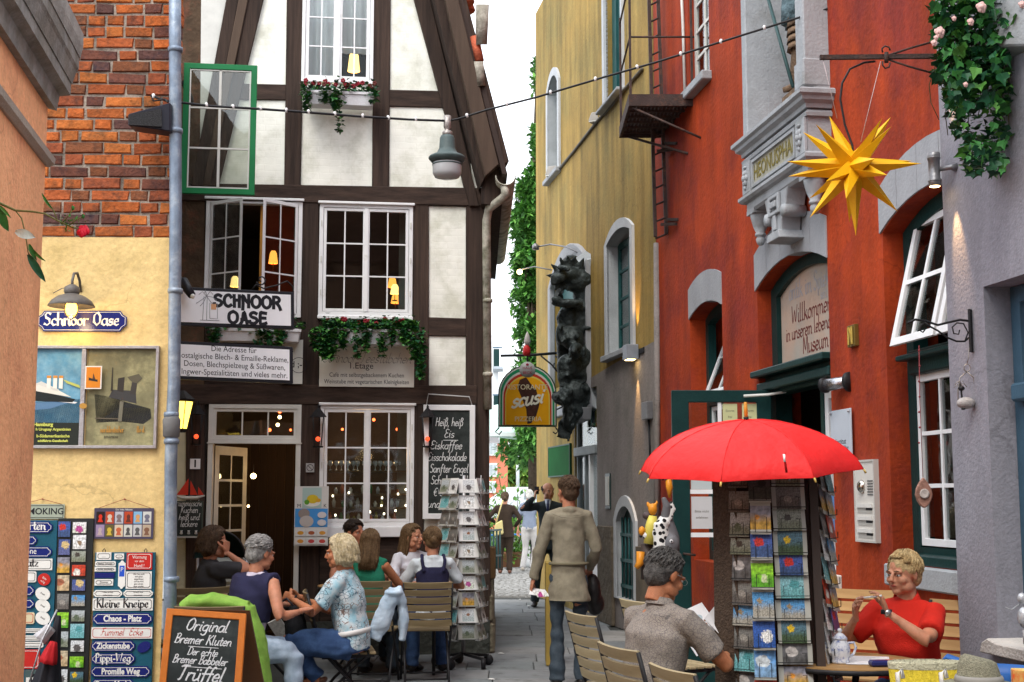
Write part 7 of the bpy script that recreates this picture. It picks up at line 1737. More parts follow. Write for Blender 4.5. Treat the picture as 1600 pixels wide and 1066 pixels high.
def bx(mb,x0,y0,x1,y1,ya,yb):
 a,c_=at(x0,y1,Yp),at(x1,y0,Yp);mb.box((a.x,Yp+ya,a.z),(c_.x,Yp+yb,c_.z));return mb
zq=at(778,678,Yp).z
b=M();a_=at(700,800,Yp);c_=at(793,676,Yp);b.box((a_.x,Yp,-.05),(c_.x,Yp+8,c_.z));mk('wall',b,pkm,pb_)
for(x0,y0,x1,y1)in((764,690,777,712),(764,724,777,745),(740,690,753,712),(740,724,753,745),(764,752,775,770)):
 w=mk('window',bx(M(),x0,y0,x1,y1,-.12,.0),paint((.75,.78,.80)),pb_)
 mk('pane',bx(M(),x0+1.5,y0+2,(x0+x1)/2-.5,y1-2,-.14,-.10),pane_dark,w);mk('pane',bx(M(),(x0+x1)/2+.5,y0+2,x1-1.5,y1-2,-.14,-.10),pane_dark,w)
mk('roof',bx(M(),700,670,796,677,-.3,8),mat('far_roof',(.3,.12,.08),.8),pb_)
pw=thing('pale_building','bright pale building sliver with balconies behind the downpipe','building',at(770,770,40))
Yq=40.0
def bq(x0,y0,x1,y1,ya,yb):a,c_=at(x0,y1,Yq),at(x1,y0,Yq);return M().box((a.x,Yq+ya,a.z),(c_.x,Yq+yb,c_.z))
mk('wall',bq(700,520,778,680,.5,6),paint((.78,.80,.82)),pw)
for y in(545,618):mk('balcony',bq(770,y+30,786,y+34,-.5,.5),paint((.4,.45,.5)),pw);mk('railing',bq(770,y,785,y+2,-.5,-.46),paint((.10,.16,.22)),pw);mk('window',bq(771,y-2,780,y+26,.42,.5),tealp,pw)
aw=thing('cafe_awning','pale white and turquoise awning beyond the alley under the pizzeria sign','awning',at(775,690,30))
Y3=30.0
q=[at(745,668,Y3),at(806,684,Y3-1.5),at(770,640,Y3),at(750,640,Y3)]
b=M();b.add([at(740,640,Y3+1),at(778,632,Y3+1),at(812,684,Y3-1),at(740,676,Y3-1)]+[p+V((0,0,-.05))for p in(at(740,640,Y3+1),at(778,632,Y3+1),at(812,684,Y3-1),at(740,676,Y3-1))],[(0,1,2,3),(7,6,5,4),(0,4,5,1),(1,5,6,2),(2,6,7,3),(3,7,4,0)])
mk('canopy',b,mat('pale_turquoise_canvas',(.50,.66,.60),.7,var=.15),aw)
b=M();a_=at(740,682,Y3-1);c_=at(811,676,Y3-1);b.box((a_.x,Y3-1.05,a_.z),(c_.x,Y3-1.02,c_.z));mk('valance',b,paint((.6,.66,.64)),aw)
mk('post',M().tube([at(748,680,Y3),at(748,900,Y3)],.04,8),paint((.3,.32,.32)),aw)
for x,Y in((809,55),(843,57)):mk('mast',M().tube([at(x,790,Y),at(x,690,Y)],.07,6),paint((.55,.6,.6)),None,'thin pale mast %s of the far dark tree'%('left' if x<820 else 'right'),'mast')
car=thing('parked_car','white car parked beyond the far walkers','car',at(842,800,46))
kc=46/2084;T=board_T(at(842,797,46),R(20))
b=M(T);b.prism(ccw([(-1.9,-.25),(1.9,-.25),(2.0,.05),(1.5,.25),(.9,.3),(.4,.75),(-.9,.78),(-1.6,.35),(-2.0,.2)]),-.8,.8);mk('body',b,paint((.80,.82,.84),.2),car,bev=.06)
mk('window',M(T).prism(ccw([(-.85,.36),(.7,.36),(.35,.68),(-.8,.70)]),-.83,-.8),pane_dark,car)
for x in(-1.2,1.2):mk('wheel',M(T).lathe([(0,-.1),(.3,-.1),(.33,-.05),(.33,.1),(0,.12)],(x,-.75,-.25),16,ax=(0,1,0)),black,car)
blu=paint((.02,.16,.40),.4);
for(x,y,Y,lab)in((775,855,29.5,'blue topped café table left of the far walker in brown'),(812,855,30,'blue topped café table between the two far walkers'),(848,858,30.5,'blue topped café table right of the white haired walker')):
 c_=at(x,y,Y);c_.z=.74;t=thing('cafe_table',lab,'table',(c_.x,c_.y,0));mk('tabletop',M().box((c_.x-.32,Y-.3,.72),(c_.x+.32,Y+.3,.75)),blu,t,bev=.01)
 for i in(-1,1):
  for j in(-1,1):mk('leg',M().tube([(c_.x+i*.28,Y+j*.26,.72),(c_.x+i*.24,Y+j*.22,-.03)],.018,5),black,t)
rl_=thing('iron_railing','dark iron railing fence at the alley mouth by the left wall','railing',at(765,880,25))
for k_ in range(6):x=756+k_*5;mk('upright',M().tube([at(x,895-k_*1.5,25+k_*.3),at(x,825+k_,25+k_*.3)],.02,5),tealp,rl_)
for y in(830,870):mk('rail',M().tube([at(754,y,25),at(783,y-2,26.5)],.022,5),tealp,rl_)
wb=thing('wooden_crate','low brown wooden box on the stone edge of the timbered house side','crate',(-.24,16.4,.60));
mk('crate_body',M().box((-.33,16.2,.58),(-.20,16.7,.95)),mat('orange_crate_wood',(.28,.17,.08),.8,var=.2),wb,bev=.01)
yp=thing('yellow_post','narrow yellow ochre folding board edge standing behind the man in the khaki shirt','board',at(857,1000,12.5))
b=M();p=at(857,1000,12.6);b.box((p.x-.025,12.5,0.01),(p.x+.035,12.9,.95));mk('post_board',b,mat('yellow_ochre_board',(.30,.21,.05),.7,var=.2),yp,bev=.004)
#  light string and street lamp
pts=[(236,150,9.0),(262,158,9.0),(330,166,9.15),(400,170,9.3),(470,175,9.45),(560,182,9.7),(640,187,9.85),(700,189,10.0),(716,186,10.0),(760,172,10.0),(835,153,9.9),(946,120,9.75),(1023,98,9.65),(1084,79,9.6),(1154,57,9.5),(1221,36,9.45),(1338,0,9.35),(1400,-22,9.3)]
W3=[at(*p)for p in pts]
cab=thing('light_string','black cable with small white caps strung across the alley','light string',W3[0])
mk('cable',M().tube(W3[:8],.009,6),black,cab);mk('cable',M().tube(W3[7:],.0085,6),black,cab)
def along(t,pts2):
 for i in range(len(pts2)-1):
  if pts2[i+1][0]>=t:
   f=(t-pts2[i][0])/(pts2[i+1][0]-pts2[i][0]);return at(t,pts2[i][1]+f*(pts2[i+1][1]-pts2[i][1]),pts2[i][2]+f*(pts2[i+1][2]-pts2[i][2]))
capm=paint((.80,.80,.80),.3)
x=240
while x<1345:
 if abs(x-700)>12:
  c_=along(x,pts);mk('light_cap',M(board_T(c_,0,0,random.uniform(-.4,.4))).lathe([(0,-.016),(.012,-.014),(.012,.010),(.007,.016),(0,.016)],(0,0,.006),8),capm,cab)
 x+=random.uniform(34,44)if x<716 else random.uniform(60,72)
lpn=thing('street_lamp','bell shaped green-grey street lamp hanging from the cable before the gable','street lamp',at(699,190,10.0))
lg=mat('lamp_green_grey',(.075,.105,.105),.5,var=.2,vs=12,bump=.1)
kk=10/2084;top=at(699,186,10.0)
zz=lambda py:-(py-186)*kk
rr=lambda px_:px_*kk
mk('lamp_hanger',M(board_T(top)).lathe([(0,zz(180)),(rr(6),zz(181)),(rr(6),zz(200)),(rr(4),zz(203)),(rr(4),zz(206)),(rr(8),zz(207)),(rr(8),zz(213)),(rr(5),zz(214))],(0,0,0),14),mat('hanger_metal',(.35,.32,.30),.4,var=.3,vs=60,metal=.5),lpn)
mk('lamp_housing',M(board_T(top)).lathe([(rr(5),zz(212)),(rr(10),zz(214)),(rr(12),zz(218)),(rr(13),zz(235)),(rr(17),zz(243)),(rr(28),zz(248)),(rr(30),zz(250)),(rr(30),zz(252)),(rr(24),zz(259)),(rr(22),zz(258))],(0,0,0),30),lg,lpn)
mk('lamp_glass',M(board_T(top)).lathe([(rr(23),zz(258)),(rr(23.5),zz(264)),(rr(23),zz(276)),(rr(20),zz(282)),(rr(10),zz(285)),(0,zz(285.5))],(0,0,0),30),mat('milky_lamp_glass',(.45,.46,.47),.15,var=.06,bump=0),lpn)
mk('glass_band',M(board_T(top)).lathe([(rr(22.6),zz(261)),(rr(24),zz(261)),(rr(24),zz(263)),(rr(22.6),zz(263))],(0,0,0),30),lg,lpn)
#  furniture
slat_new=wood_mat('slat_wood',(.34,.19,.07),(.48,.29,.12),.8,.55,'x',.3)
slat_old=wood_mat('weathered_slat_wood',(.15,.11,.055),(.26,.20,.11),.8,.65,'x',.4)
slat_tan=wood_mat('tan_slat_wood',(.28,.22,.12),(.40,.33,.20),.8,.6,'x',.4)
def make_chair(label,slm,w=.42):
 """folding bistro chair facing local -y, origin on the floor"""
 t=thing('folding_chair',label,'chair',(0,0,0),'wooden slat folding chairs')
 hw=w/2
 for q in(-1,1):
  mk('frame_rail',M().tube([(q*hw,-.20,.0),(q*hw,-.02,.28),(q*hw,.16,.47),(q*hw,.22,.66),(q*hw,.28,.88)],.011,7),black,t)
  mk('frame_rail',M().tube([(q*(hw-.02),.26,.0),(q*(hw-.02),.06,.25),(q*(hw-.02),-.14,.43),(q*(hw-.02),-.19,.45)],.011,7),black,t)
  mk('seat_rail',M().bar((q*(hw-.01),-.20,.445),(q*(hw-.01),.17,.435),.012,.022),black,t)
 mk('stretcher',M().tube([(-hw,-.16,.06),(hw,-.16,.06)],.008,6),black,t);mk('stretcher',M().tube([(-hw+.02,.22,.05),(hw-.02,.22,.05)],.008,6),black,t)
 sm_=M();sm_.box((-hw-.01,-.024,-.009),(hw+.01,.024,.009));sme=mesh_of(sm_,slm,'seat_slat',V((0,0,0)),bev=.004)
 for k in range(6):piece('seat_slat',sme,t,(0,-.185+k*.064,.462),(R(2),0,0))
 bm_=M()
 n=8;vs=[]
 for i in range(n+1):
  x=-hw-.005+(w+.01)*i/n;cur_=.018*(1-(2*i/n-1)**2)
  vs+=[(x,cur_-.007,-.026),(x,cur_+.007,-.026),(x,cur_+.007,.026),(x,cur_-.007,.026)]
 fs=[]
 for i in range(n):
  a,c_=i*4,i*4+4
  for j in range(4):fs.append((a+j,a+(j+1)%4,c_+(j+1)%4,c_+j))
 fs+=[(3,2,1,0),(n*4,n*4+1,n*4+2,n*4+3)]
 bm_.add(vs,fs);bme=mesh_of(bm_,slm,'back_slat',V((0,0,0)))
 for k in range(6):
  z=.53+k*.066;piece('back_slat',bme,t,(0,.165+(z-.47)*.285,z),(R(-16),0,0))
 return t
def place(t,x,y,rz,label=None,cp=False,z=0,s=1):
 o=copy_tree(t)if cp else t
 o.location=(x,y,z);o.rotation_euler=(0,0,rz);o.scale=(s,s,s)
 if label:o['label']=label
 return o
ch_old=make_chair('weathered slat chair holding the woman with the green straps, second table',slat_old)
ch_tan=make_chair('empty pale slat folding chair beside the man in khaki',slat_tan)
ch_new=make_chair('golden slat chair behind the table of the woman in red',slat_new)
def gX(px,Y):return(px-800)/2084*Y
place(ch_old,gX(583,11.4),11.4,R(176),'slat chair whose dark back stands behind the floral blouse',s=.98)
place(ch_old,gX(667,11.5),11.5,R(187),'slat chair under the woman in the dark pinafore left of the card rack',True,s=.96)
place(ch_old,gX(543,9.75),9.72,R(100),'dark framed chair draped with the pale denim jacket',True)
place(ch_old,gX(350,8.7),8.6,R(182),'chair hidden under the lime green jacket behind the chalkboard',True)
place(ch_old,gX(300,10.3),10.3,R(215),'chair carrying the dark haired person in grey at the downpipe',True)
place(ch_tan,gX(972,8.0),7.9,R(111),None)
place(ch_tan,gX(1038,6.5),6.2,R(110),'slat chair under the man reading in the grey shirt',True)
place(ch_tan,gX(1118,6.0),5.7,R(110),'nearest slat chair turned in front of the reading man',True,s=.96)
place(ch_tan,gX(1050,8.9),8.9,R(118),'slat chair beyond the reading man, mostly hidden',True)
place(ch_new,2.02,8.0,R(-30),'golden slat chair left of and behind the woman in red',s=1.12)
place(ch_new,2.42,7.35,R(-35),'golden slat chair right behind the woman in red against the grey wall',True,s=1.1)
ch=make_chair('',slat_old)
def kill(o):
 for c_ in list(o.children):kill(c_)
 bpy.data.objects.remove(o)
kill(ch)
def round_table(x,y,r,z,label,m,legs=True):
 t=thing('round_table',label,'table',(x,y,0))
 n=int(2*r/.06)
 for i in range(n):
  a=-r+2*r*i/n+.002;c_=-r+2*r*(i+1)/n-.002;md=(a+c_)/2
  def hl(v):return math.sqrt(max(1e-4,r*r-v*v))
  b=M(lambda v:V((x+v[0],y+v[1],z+v[2])))
  pts2=[(-hl(a),a),(hl(a),a),(hl(md),md),(hl(c_),c_),(-hl(c_),c_),(-hl(md),md)]
  k=len(pts2);b.add([(p[0],p[1],-.022)for p in pts2]+[(p[0],p[1],0)for p in pts2],[tuple(range(k))[::-1],tuple(range(k,2*k))]+[(j,(j+1)%k,(j+1)%k+k,j+k)for j in range(k)])
  mk('table_slat',b,m,t)
 mk('table_rim',M(lambda v:V((x,y,z))+V(v)).lathe([(r-.004,-.03),(r+.004,-.03),(r+.004,-.006),(r-.004,-.006)],(0,0,0),32),black if m is slat_new else m,t)
 for k in range(3):
  a=k*2.094+.4;mk('leg',M().tube([(x+.10*math.cos(a+2.4),y+.10*math.sin(a+2.4),z-.03),(x,y,z*.5),(x+r*.8*math.cos(a),y+r*.8*math.sin(a),.01)],.012,7),black,t)
 return t
round_table(gX(560,12.4)+.12,12.25,.46,.76,'round slatted table by the café window with people round it',slat_new)
round_table(gX(440,10.6)-.15,10.65,.42,.74,'small round table between the grey haired person and the floral blouse',slat_new)
round_table(gX(1335,6.45)-.02,6.62,.36,.76,'round slatted table with teapot in front of the woman in red',slat_new)
tf=thing('folding_table_far','corner of a slatted table end between the café chairs','table',(gX(700,12),12,0));tf.name='side_table'
for k in range(4):mk('table_slat',M().box((gX(660,11.9),11.7+k*.07,.73),(gX(700,11.9),11.765+k*.07,.75)),slat_new,tf)
mk('leg',M().tube([(gX(680,11.9),11.85,.73),(gX(680,11.9),11.85,.01)],.015,6),black,tf)
ab=thing('sandwich_board','orange framed pavement chalkboard reading Original Bremer Kluten','chalkboard',at(320,1090,8.0))
lt,rt=at(259,952,8.0),at(388,955,8.0)
lb_,rb_=at(247,1110,7.75),at(371,1125,7.75)
ux=((rt-lt)+(rb_-lb_))*.5;uz=((lt-lb_)+(rt-rb_))*.5;uz=uz.normalized()*((lt-lb_).length);cc=(lt+rt+lb_+rb_)/4
T0=at_T(cc,ux,uz);w=ux.length;h=uz.length
shx=((lt-lb_).normalized()).dot(ux.normalized())
orange=mat('orange_frame_wood',(.55,.16,.02),.5,var=.12,vs=14,bump=.1)
b=M(T0);b.prism(box2(-w/2,-h/2,w/2,h/2),-.015,.015,0,holes=[box2(-w/2+.04,-h/2+.04,w/2-.04,h/2-.04)[::-1]]);mk('frame',b,orange,ab,bev=.003)
p=mk('board_panel',M(T0).box((-w/2+.035,-.006,-h/2+.035),(w/2-.035,.006,h/2-.035)),slate,ab)
q2=M(T0);kq=w/129
for s_,dx,y,sz,ww in(('Original',2,981,.072,1.0),('Bremer Kluten',-2,1003,.058,.92),('Der echte',-1,1021,.045,.95),('Bremer Babbeler',-4,1035,.050,.88),('Trüffel',-2,1062,.088,1.0)):
 pen(q2,s_,dx*kq,h/2-(y-948)*kq,sz,w=.11,shear=.35,d=.007,sx=ww,jit=.012)
for y,l in((1008,24),(1041,32)):q2.box((-l*kq,-.0085,h/2-(y-948)*kq),(l*kq,-.007,h/2-(y-949)*kq))
mk('lettering',q2,chalk,p)
b=M(lambda v:T0(v)+V((.05,.0,0)));
back=thing
d2=V((.10,.42,0))
b=M();f4=[lt+V((0,.03,0)),rt+V((0,.03,0)),rb_+d2,lb_+d2];b.add(f4+[p_+V((0,.025,0))for p_ in f4],[(0,1,2,3),(7,6,5,4),(0,4,5,1),(1,5,6,2),(2,6,7,3),(3,7,4,0)]);mk('rear_board',b,paint((.10,.045,.02)),ab)
def card_mesh(w,h,m,nm):
 b=M();b.box((-w/2,-.0015,-h/2),(w/2,.0015,h/2));me=mesh_of(b,m,nm,V((0,0,0)));return me
_cm={}
def card(kind,w,h,loc,rz,tilt,label,group,roll=0):
 key=(kind,round(w,3),round(h,3))
 if key not in _cm:_cm[key]=card_mesh(w,h,pics[kind],'postcard')
 o=bpy.data.objects.new('postcard',_cm[key]);col.objects.link(o);o.location=loc;o.rotation_euler=(Mx.Rotation(rz,3,'Z')@Mx.Rotation(-tilt,3,'X')@Mx.Rotation(roll,3,'Y')).to_euler()
 tag(o,label,'postcard',group);return o
wirem=paint((.40,.40,.40),.35,metal=.6)
Xr,Yr=gX(725,12.5),12.5
rk=thing('card_rack','wire spinner rack of white animal postcards on black castors by the timbered house','card rack',(Xr,Yr,0))
b=M();b.tube([(Xr,Yr,.12),(Xr,Yr,1.76)],.018,8);mk('pole',b,wirem,rk)
for k in range(5):
 a=k*1.2566+.5;p=V((Xr+.26*math.cos(a),Yr+.26*math.sin(a),.09));mk('foot',M().bar((Xr,Yr,.12),p,.03,.025),black,rk)
 mk('castor',M().lathe([(.0,-.02),(.045,-.02),(.05,0),(.045,.02),(0,.02)],p+V((0,0,-.04)),14,ax=(math.cos(a+.8),math.sin(a+.8),0)),black,rk)
kinds=['bird','dog','bird','boat','dog','tree','flowers','sunset','boat','tree']
ang=[R(4),R(94),R(184),R(-62)]
rows=10;z0=.34;dz=.148
for fi,(a,nmf)in enumerate(((R(12),'right'),(R(-52),'left'),(R(76),'far right'))):
 n_=V((math.sin(a),-math.cos(a),0));u_=V((math.cos(a),math.sin(a),0))
 for r_ in range(rows):
  z=1.72-r_*dz-.06
  for c_i in((0,)if fi==0 else(-.5,.5)):
   wd=.19 if fi==0 else.125;hh=.128 if fi==0 else.145
   p=V((Xr,Yr,z))+n_*(.135 if fi==0 else.17)+u_*((.02 if fi==0 else 0)+c_i*.14)
   kd=kinds[r_]if fi==0 else random.choice(['tree','bird','boat','lagoon','stones','tree'])
   card(kd,wd,hh,p,a+random.gauss(0,.05),R(14)+random.gauss(0,.05),'pale %s postcard, %s column of the wire rack, %s from top'%(kd,nmf,('first','second','third','fourth','fifth','sixth','seventh','eighth','ninth','last')[r_]+('' if fi==0 else ', left half' if c_i<0 else ', right half')),'postcards in the wire rack')
   pz=M(board_T(p+V((0,0,-hh/2)),a));pz.tube([(-wd/2,-.028,.04),(-wd/2,-.028,0),(wd/2,-.028,0),(wd/2,-.028,.04)],.0025,4);pz.tube([(-wd/2,-.028,0),(-wd/2,.02,0),(wd/2,.02,0),(wd/2,-.028,0)],.0025,4);mk('card_pocket',pz,wirem,rk)
for q in(-.2,.2):mk('rack_upright',M().tube([(Xr+q*.8,Yr-.04,.28),(Xr+q*.8,Yr-.04,1.76)],.006,5),wirem,rk)
Xb,Yb=gX(1205,6.55),6.62
br_=thing('tall_card_rack','tall brown postcard rack with three card columns under the red umbrella','card rack',(Xb,Yb,0))
rkm=mat('brown_rack_wicker',(.075,.05,.035),.85,var=.4,vs=60,bump=.6,bs=90)
hx=.5
kb=6.4/2084
panelT=board_T((0,0,0))
def BP(px,py,Y):return at(px,py,Y)
b=M();q=[BP(1113,735,6.55),BP(1150,735,6.42),BP(1156,1110,6.42),BP(1118,1110,6.55)];b.add(q+[p_+V((.06,.25,0))for p_ in q],[(0,1,2,3),(7,6,5,4),(0,4,5,1),(1,5,6,2),(2,6,7,3),(3,7,4,0)]);mk('side_panel',b,rkm,br_,bev=.004)
b=M();q=[BP(1150,728,6.5),BP(1272,728,6.5),BP(1284,1110,6.5),BP(1156,1110,6.5)];b.add(q+[p_+V((.0,.03,0))for p_ in q],[(0,1,2,3),(7,6,5,4),(0,4,5,1),(1,5,6,2),(2,6,7,3),(3,7,4,0)]);mk('back_panel',b,paint((.045,.025,.02),.7),br_)
mk('rack_post',M().bar(BP(1268,722,6.4),BP(1286,1110,6.4),.03,.04),paint((.06,.045,.04),.5),br_)
mk('rack_post',M().tube([V((Xb+.08,6.7,.02)),V((Xb+.08,6.7,1.9))],.025,10),black,br_)
mk('rack_base',M().lathe([(.0,.0),(.28,0),(.28,.03),(.05,.06),(0,.06)],(Xb+.08,6.75,0),20),black,br_)
colK=[['stones','stones','tree','horse','heart','stones','shore','stones','lagoon','heart'],['window','sunset','roses','meadow','shore','daisy','clouds','poppy'],['horse','stones','horse','sunflower','roses','lagoon','shore','sunflower','heart','sunset']]
rowsP=[[(735,762),(768,800),(802,838),(842,866),(870,905),(908,944),(948,976),(978,1012),(1012,1048),(1050,1085)],[(740,784),(786,832),(830,874),(877,921),(923,966),(969,1014),(1015,1060),(1062,1106)],[(729,758),(763,794),(797,828),(832,866),(868,898),(901,934),(939,968),(972,1003),(1007,1038),(1042,1072)]]
xP=[(1136,1170),(1170,1203),(1204,1257)]
cname=('left','middle','right')
for ci in range(3):
 for ri,(ya,yb)in enumerate(rowsP[ci]):
  sh_=(ya-735)*.043*(1 if ci!=1 else.75);xa,xb2=xP[ci][0]+sh_,xP[ci][1]+sh_
  Yc_=6.36-.06*(ci==1)+.05*(ci==0)
  p0=BP((xa+xb2)/2,(ya+yb)/2,Yc_);wd=(xb2-xa)*Yc_/2084*random.uniform(.94,1.04);hh=(yb-ya)*Yc_/2084*random.uniform(1.0,1.14)
  kd=colK[ci][ri]
  card(kd,wd,hh,p0,(R(-34),R(-6),R(3))[ci]+random.gauss(0,.05),R(9)+random.gauss(0,.04),'%s postcard, %s column of the tall rack, %s from top'%({'roses':'blue and red flower','stones':'grey still-life','window':'dark window','horse':'dark landscape','tree':'dim tree','shore':'blue shore','lagoon':'pale lagoon','meadow':'bright green meadow','daisy':'white daisy','clouds':'white cloud','poppy':'red poppy','sunset':'orange sunset','sunflower':'yellow flower','heart':'grey heart'}[kd],cname[ci],('first','second','third','fourth','fifth','sixth','seventh','eighth','ninth','tenth')[ri]),'postcards in the tall rack')
  pz=M(board_T(p0+V((0,-.0,-hh/2+.012)),(R(-34),R(-6),R(3))[ci]));e=wd*.28
  pz.tube([(-wd/2,-.02,.0),(-e,-.022,.0),(-e,-.022,hh*.45),(-e*.6,-.022,hh*.45)],.0016,4);pz.tube([(wd/2,-.02,.0),(e,-.022,.0),(e,-.022,hh*.45),(e*.6,-.022,hh*.45)],.0016,4);pz.tube([(-wd/2,-.02,0),(-wd/2,.05,-.0),(wd/2,.05,0),(wd/2,-.02,0),(-wd/2,-.02,0)],.0018,4)
  mk('card_pocket',pz,black,br_)
for ri in range(10):
 y=745+ri*36
 for jj in range(2):
  kd=random.choice(['sunset','stones','shore','poppy','lagoon','bird','roses'])
  card(kd,.105,.148,BP(1285+ri*1.6+jj*10,y+jj*6,6.52+jj*.05),R(62),R(12),'edge-on %s postcard, right face of tall rack, %s tier, %s one'%(kd,('top','second','third','fourth','fifth','sixth','seventh','eighth','ninth','lowest')[ri],('front','rear')[jj]),'edge-on postcards on the tall rack',roll=R(8))
 pz=M(board_T(BP(1290+ri*1.6,y+24,6.55),R(62)));pz.tube([(-.08,-.03,.03),(-.08,-.03,0),(.08,-.03,0),(.08,-.03,.03)],.0022,4);mk('card_pocket',pz,black,br_)
um=thing('red_umbrella','open bright red umbrella with wooden tip shading the tall postcard rack','umbrella',at(1166,652,6.6))
apex=at(1166,656,6.6);ku=6.6/2084
UZ=V((-.045,-.11,1)).normalized()
UX=(V((1,0,0))-UZ*UZ.x).normalized();UY=UZ.cross(UX)
rimr=.56;drop=.25
redm=mat('red_umbrella_cloth',(.74,.022,.022),.55,var=.07,vs=5,bump=.28,bs=7)
bu=redm.node_tree.nodes['Principled BSDF'];bu.inputs['Emission Strength'].default_value=0
ph=R(22)
def upt(a,t,sag=0):
 r_=rimr*math.sin(t*1.32)/math.sin(1.32);z_=-drop*(1-math.cos(t*1.32))/(1-math.cos(1.32))
 return apex+UX*(r_*math.cos(a))+UY*(r_*math.sin(a))+UZ*(z_+sag)
for k in range(8):
 a0,a1=ph+k*math.pi/4,ph+(k+1)*math.pi/4;b=M();vs=[];nu,nt=6,9
 for lay in(0,-.0015):
  for i in range(nt+1):
   t=i/nt
   for j in range(nu+1):
    f=j/nu;A2=a0+(a1-a0)*f
    pA,pB=upt(a0,t),upt(a1,t);chord=pA.lerp(pB,f);arc=upt(A2,t)
    bulge=4*f*(1-f)
    v=chord.lerp(arc,.18)
    v=v+(apex-UZ*drop*.9-v)*(.05*bulge*t**6)
    vs.append(v+UZ*lay)
 m_=(nt+1)*(nu+1);fs=[]
 for i in range(nt):
  for j in range(nu):
   q=i*(nu+1)+j;fs.append((q,q+1,q+nu+2,q+nu+1));fs.append((m_+q,m_+q+nu+1,m_+q+nu+2,m_+q+1))
 for j in range(nu):q=nt*(nu+1)+j;fs.append((q,q+1,m_+q+1,m_+q))
 b.add(vs,fs,0,True);mk('canopy_panel',b,redm,um);mk('seam',M().tube([upt(a0,i/8)+UZ*.0012 for i in range(9)],.0022,4),redm,um)
 mk('rib',M().tube([upt(a0,i/6)+UZ*-.006 for i in range(7)],.0025,5),black,um)
 tip=upt(a0,1.0);mk('rib_tip',M().tube([tip,tip+(tip-upt(a0,.93)).normalized()*.022],.005,6),paint((.60,.42,.12)),um)
mk('shaft',M().tube([apex+UZ*.0,apex-UZ*.62],.007,8),alum,um)
mk('top_ferrule',M().tube([apex-UZ*.005,apex+UZ*.03,apex+UZ*.032,apex+UZ*.088],[.010,.009,.010,.008],10),mat('ferrule_wood',(.55,.24,.03),.5,var=.1),um);mk('ferrule_ring',M().tube([apex-UZ*.002,apex+UZ*.014],.013,10),black,um)
mk('closing_strap',M().tube([at(1226,708,6.02),at(1224,715,6.0),at(1227,724,6.0),at(1229,738,6.02)],.006,6),redm,um);mk('strap_button',M().tube([at(1225,710,5.99),at(1226,722,5.985)],.0055,6),capm,um)
mk('crook_handle',M().tube([at(1216,735,6.4),at(1226,740,6.35),at(1234,746,6.35),at(1233,752,6.35)],.006,6),wirem,um)
tx,ty,tz=gX(1335,6.45)-.02,6.62,.76
tp=thing('teapot','small white and blue patterned teapot on the round table','teapot',at(1316,1018,6.5))
c_=at(1313,1017,6.50);c_.z=tz+.001;ks=6.5/2084
blw=mat('blue_white_china',(.66,.69,.75),.2,var=.05,c2=(.05,.10,.35),c2s=38,c2t=.56,bump=0)
prf=[(.0,0),(.040,.0),(.044,.008),(.040,.016),(.042,.03),(.047,.06),(.045,.085),(.034,.105),(.034,.112)]
mk('pot_body',M(board_T(c_)).lathe(prf,(0,0,0),22),blw,tp);mk('lid',M(board_T(c_)).lathe([(.036,.112),(.034,.122),(.018,.138),(.006,.145),(.012,.152),(.010,.162),(0,.166)],(0,0,0),18),blw,tp)
mk('handle',M(board_T(c_)).tube([(.036,0,.095),(.066,0,.098),(.076,0,.075),(.064,0,.045),(.043,0,.03)],.006,8),blw,tp);mk('spout',M(board_T(c_)).tube([(-.04,0,.04),(-.062,0,.07),(-.07,0,.10)],[.011,.009,.006],8),blw,tp)
pp=thing('paper_sheets','white printed sheets lying on the round table by the teapot','paper',(tx,ty,tz+.003))
for k,(dx,dy,rz)in enumerate(((.05,-.03,R(-8)),(.07,.01,R(-14)))):
 T=board_T((tx+.03+dx,ty+dy-.02,tz+.003+k*.002),rz);sh_=mk('sheet',M(T).box((-.105,-.14,0),(.105,.14,.0012)),paint((.80,.80,.82)),pp)
 if k:
  b=M(T)
  for j in range(7):b.box((-.08,.10-j*.028,.0013),(.06-(j%3)*.02,.104-j*.028,.0017))
  mk('print',b,paint((.3,.3,.35)),sh_)
cs=thing('glasses_case','dark blue oblong case with a red mark at the table edge','case',(tx+.14,ty-.24,tz))
mk('case_body',M(board_T((tx+.135,ty-.235,tz+.016),R(6))).box((-.085,-.03,-.014),(.085,.03,.014)),paint((.02,.025,.12),.3),cs,bev=.008);mk('red_mark',M(board_T((tx+.16,ty-.232,tz+.0305),R(6))).box((-.03,-.012,0),(.01,.012,.001)),redE,cs)
bk=thing('yellow_basket','wide yellow and green straw basket with a pale rim at the bottom edge','basket',at(1448,1100,5.4))
c_=at(1446,1046,5.4);kb_=5.4/2084
ybm=mat('yellow_straw',(.55,.42,.03),.8,var=.25,vs=70,bump=.6,bs=120);pbm=mat('pale_straw',(.50,.48,.34),.8,var=.2,vs=70,bump=.5,bs=120)
def oval(mb,prof,c,sy,n=36,T=None):
 vs=[V(c)+V((r_*math.cos(6.2832*j/n),r_*sy*math.sin(6.2832*j/n),z))for r_,z in prof for j in range(n)]
 mb.add(vs,[(i*n+j,i*n+(j+1)%n,(i+1)*n+(j+1)%n,(i+1)*n+j)for i in range(len(prof)-1)for j in range(n)],0,True)
R0=58*kb_
b=M();oval(b,[(R0*.75,-.3),(R0*.9,-.12),(R0*.98,.008),(R0*.94,.006),(R0*.86,-.12),(R0*.7,-.28),(0.001,-.28)],c_,.42);mk('basket_body',b,ybm,bk)
b=M();oval(b,[(R0*.985,.004),(R0,.028),(R0*.975,.034),(R0*.95,.0)],c_,.42);mk('basket_band',b,pbm,bk)
b=M();oval(b,[(R0*.93,-.10),(R0*.955,-.08),(R0*.93,-.06)],c_,.42);mk('orange_band',b,paint((.50,.27,.02)),bk)
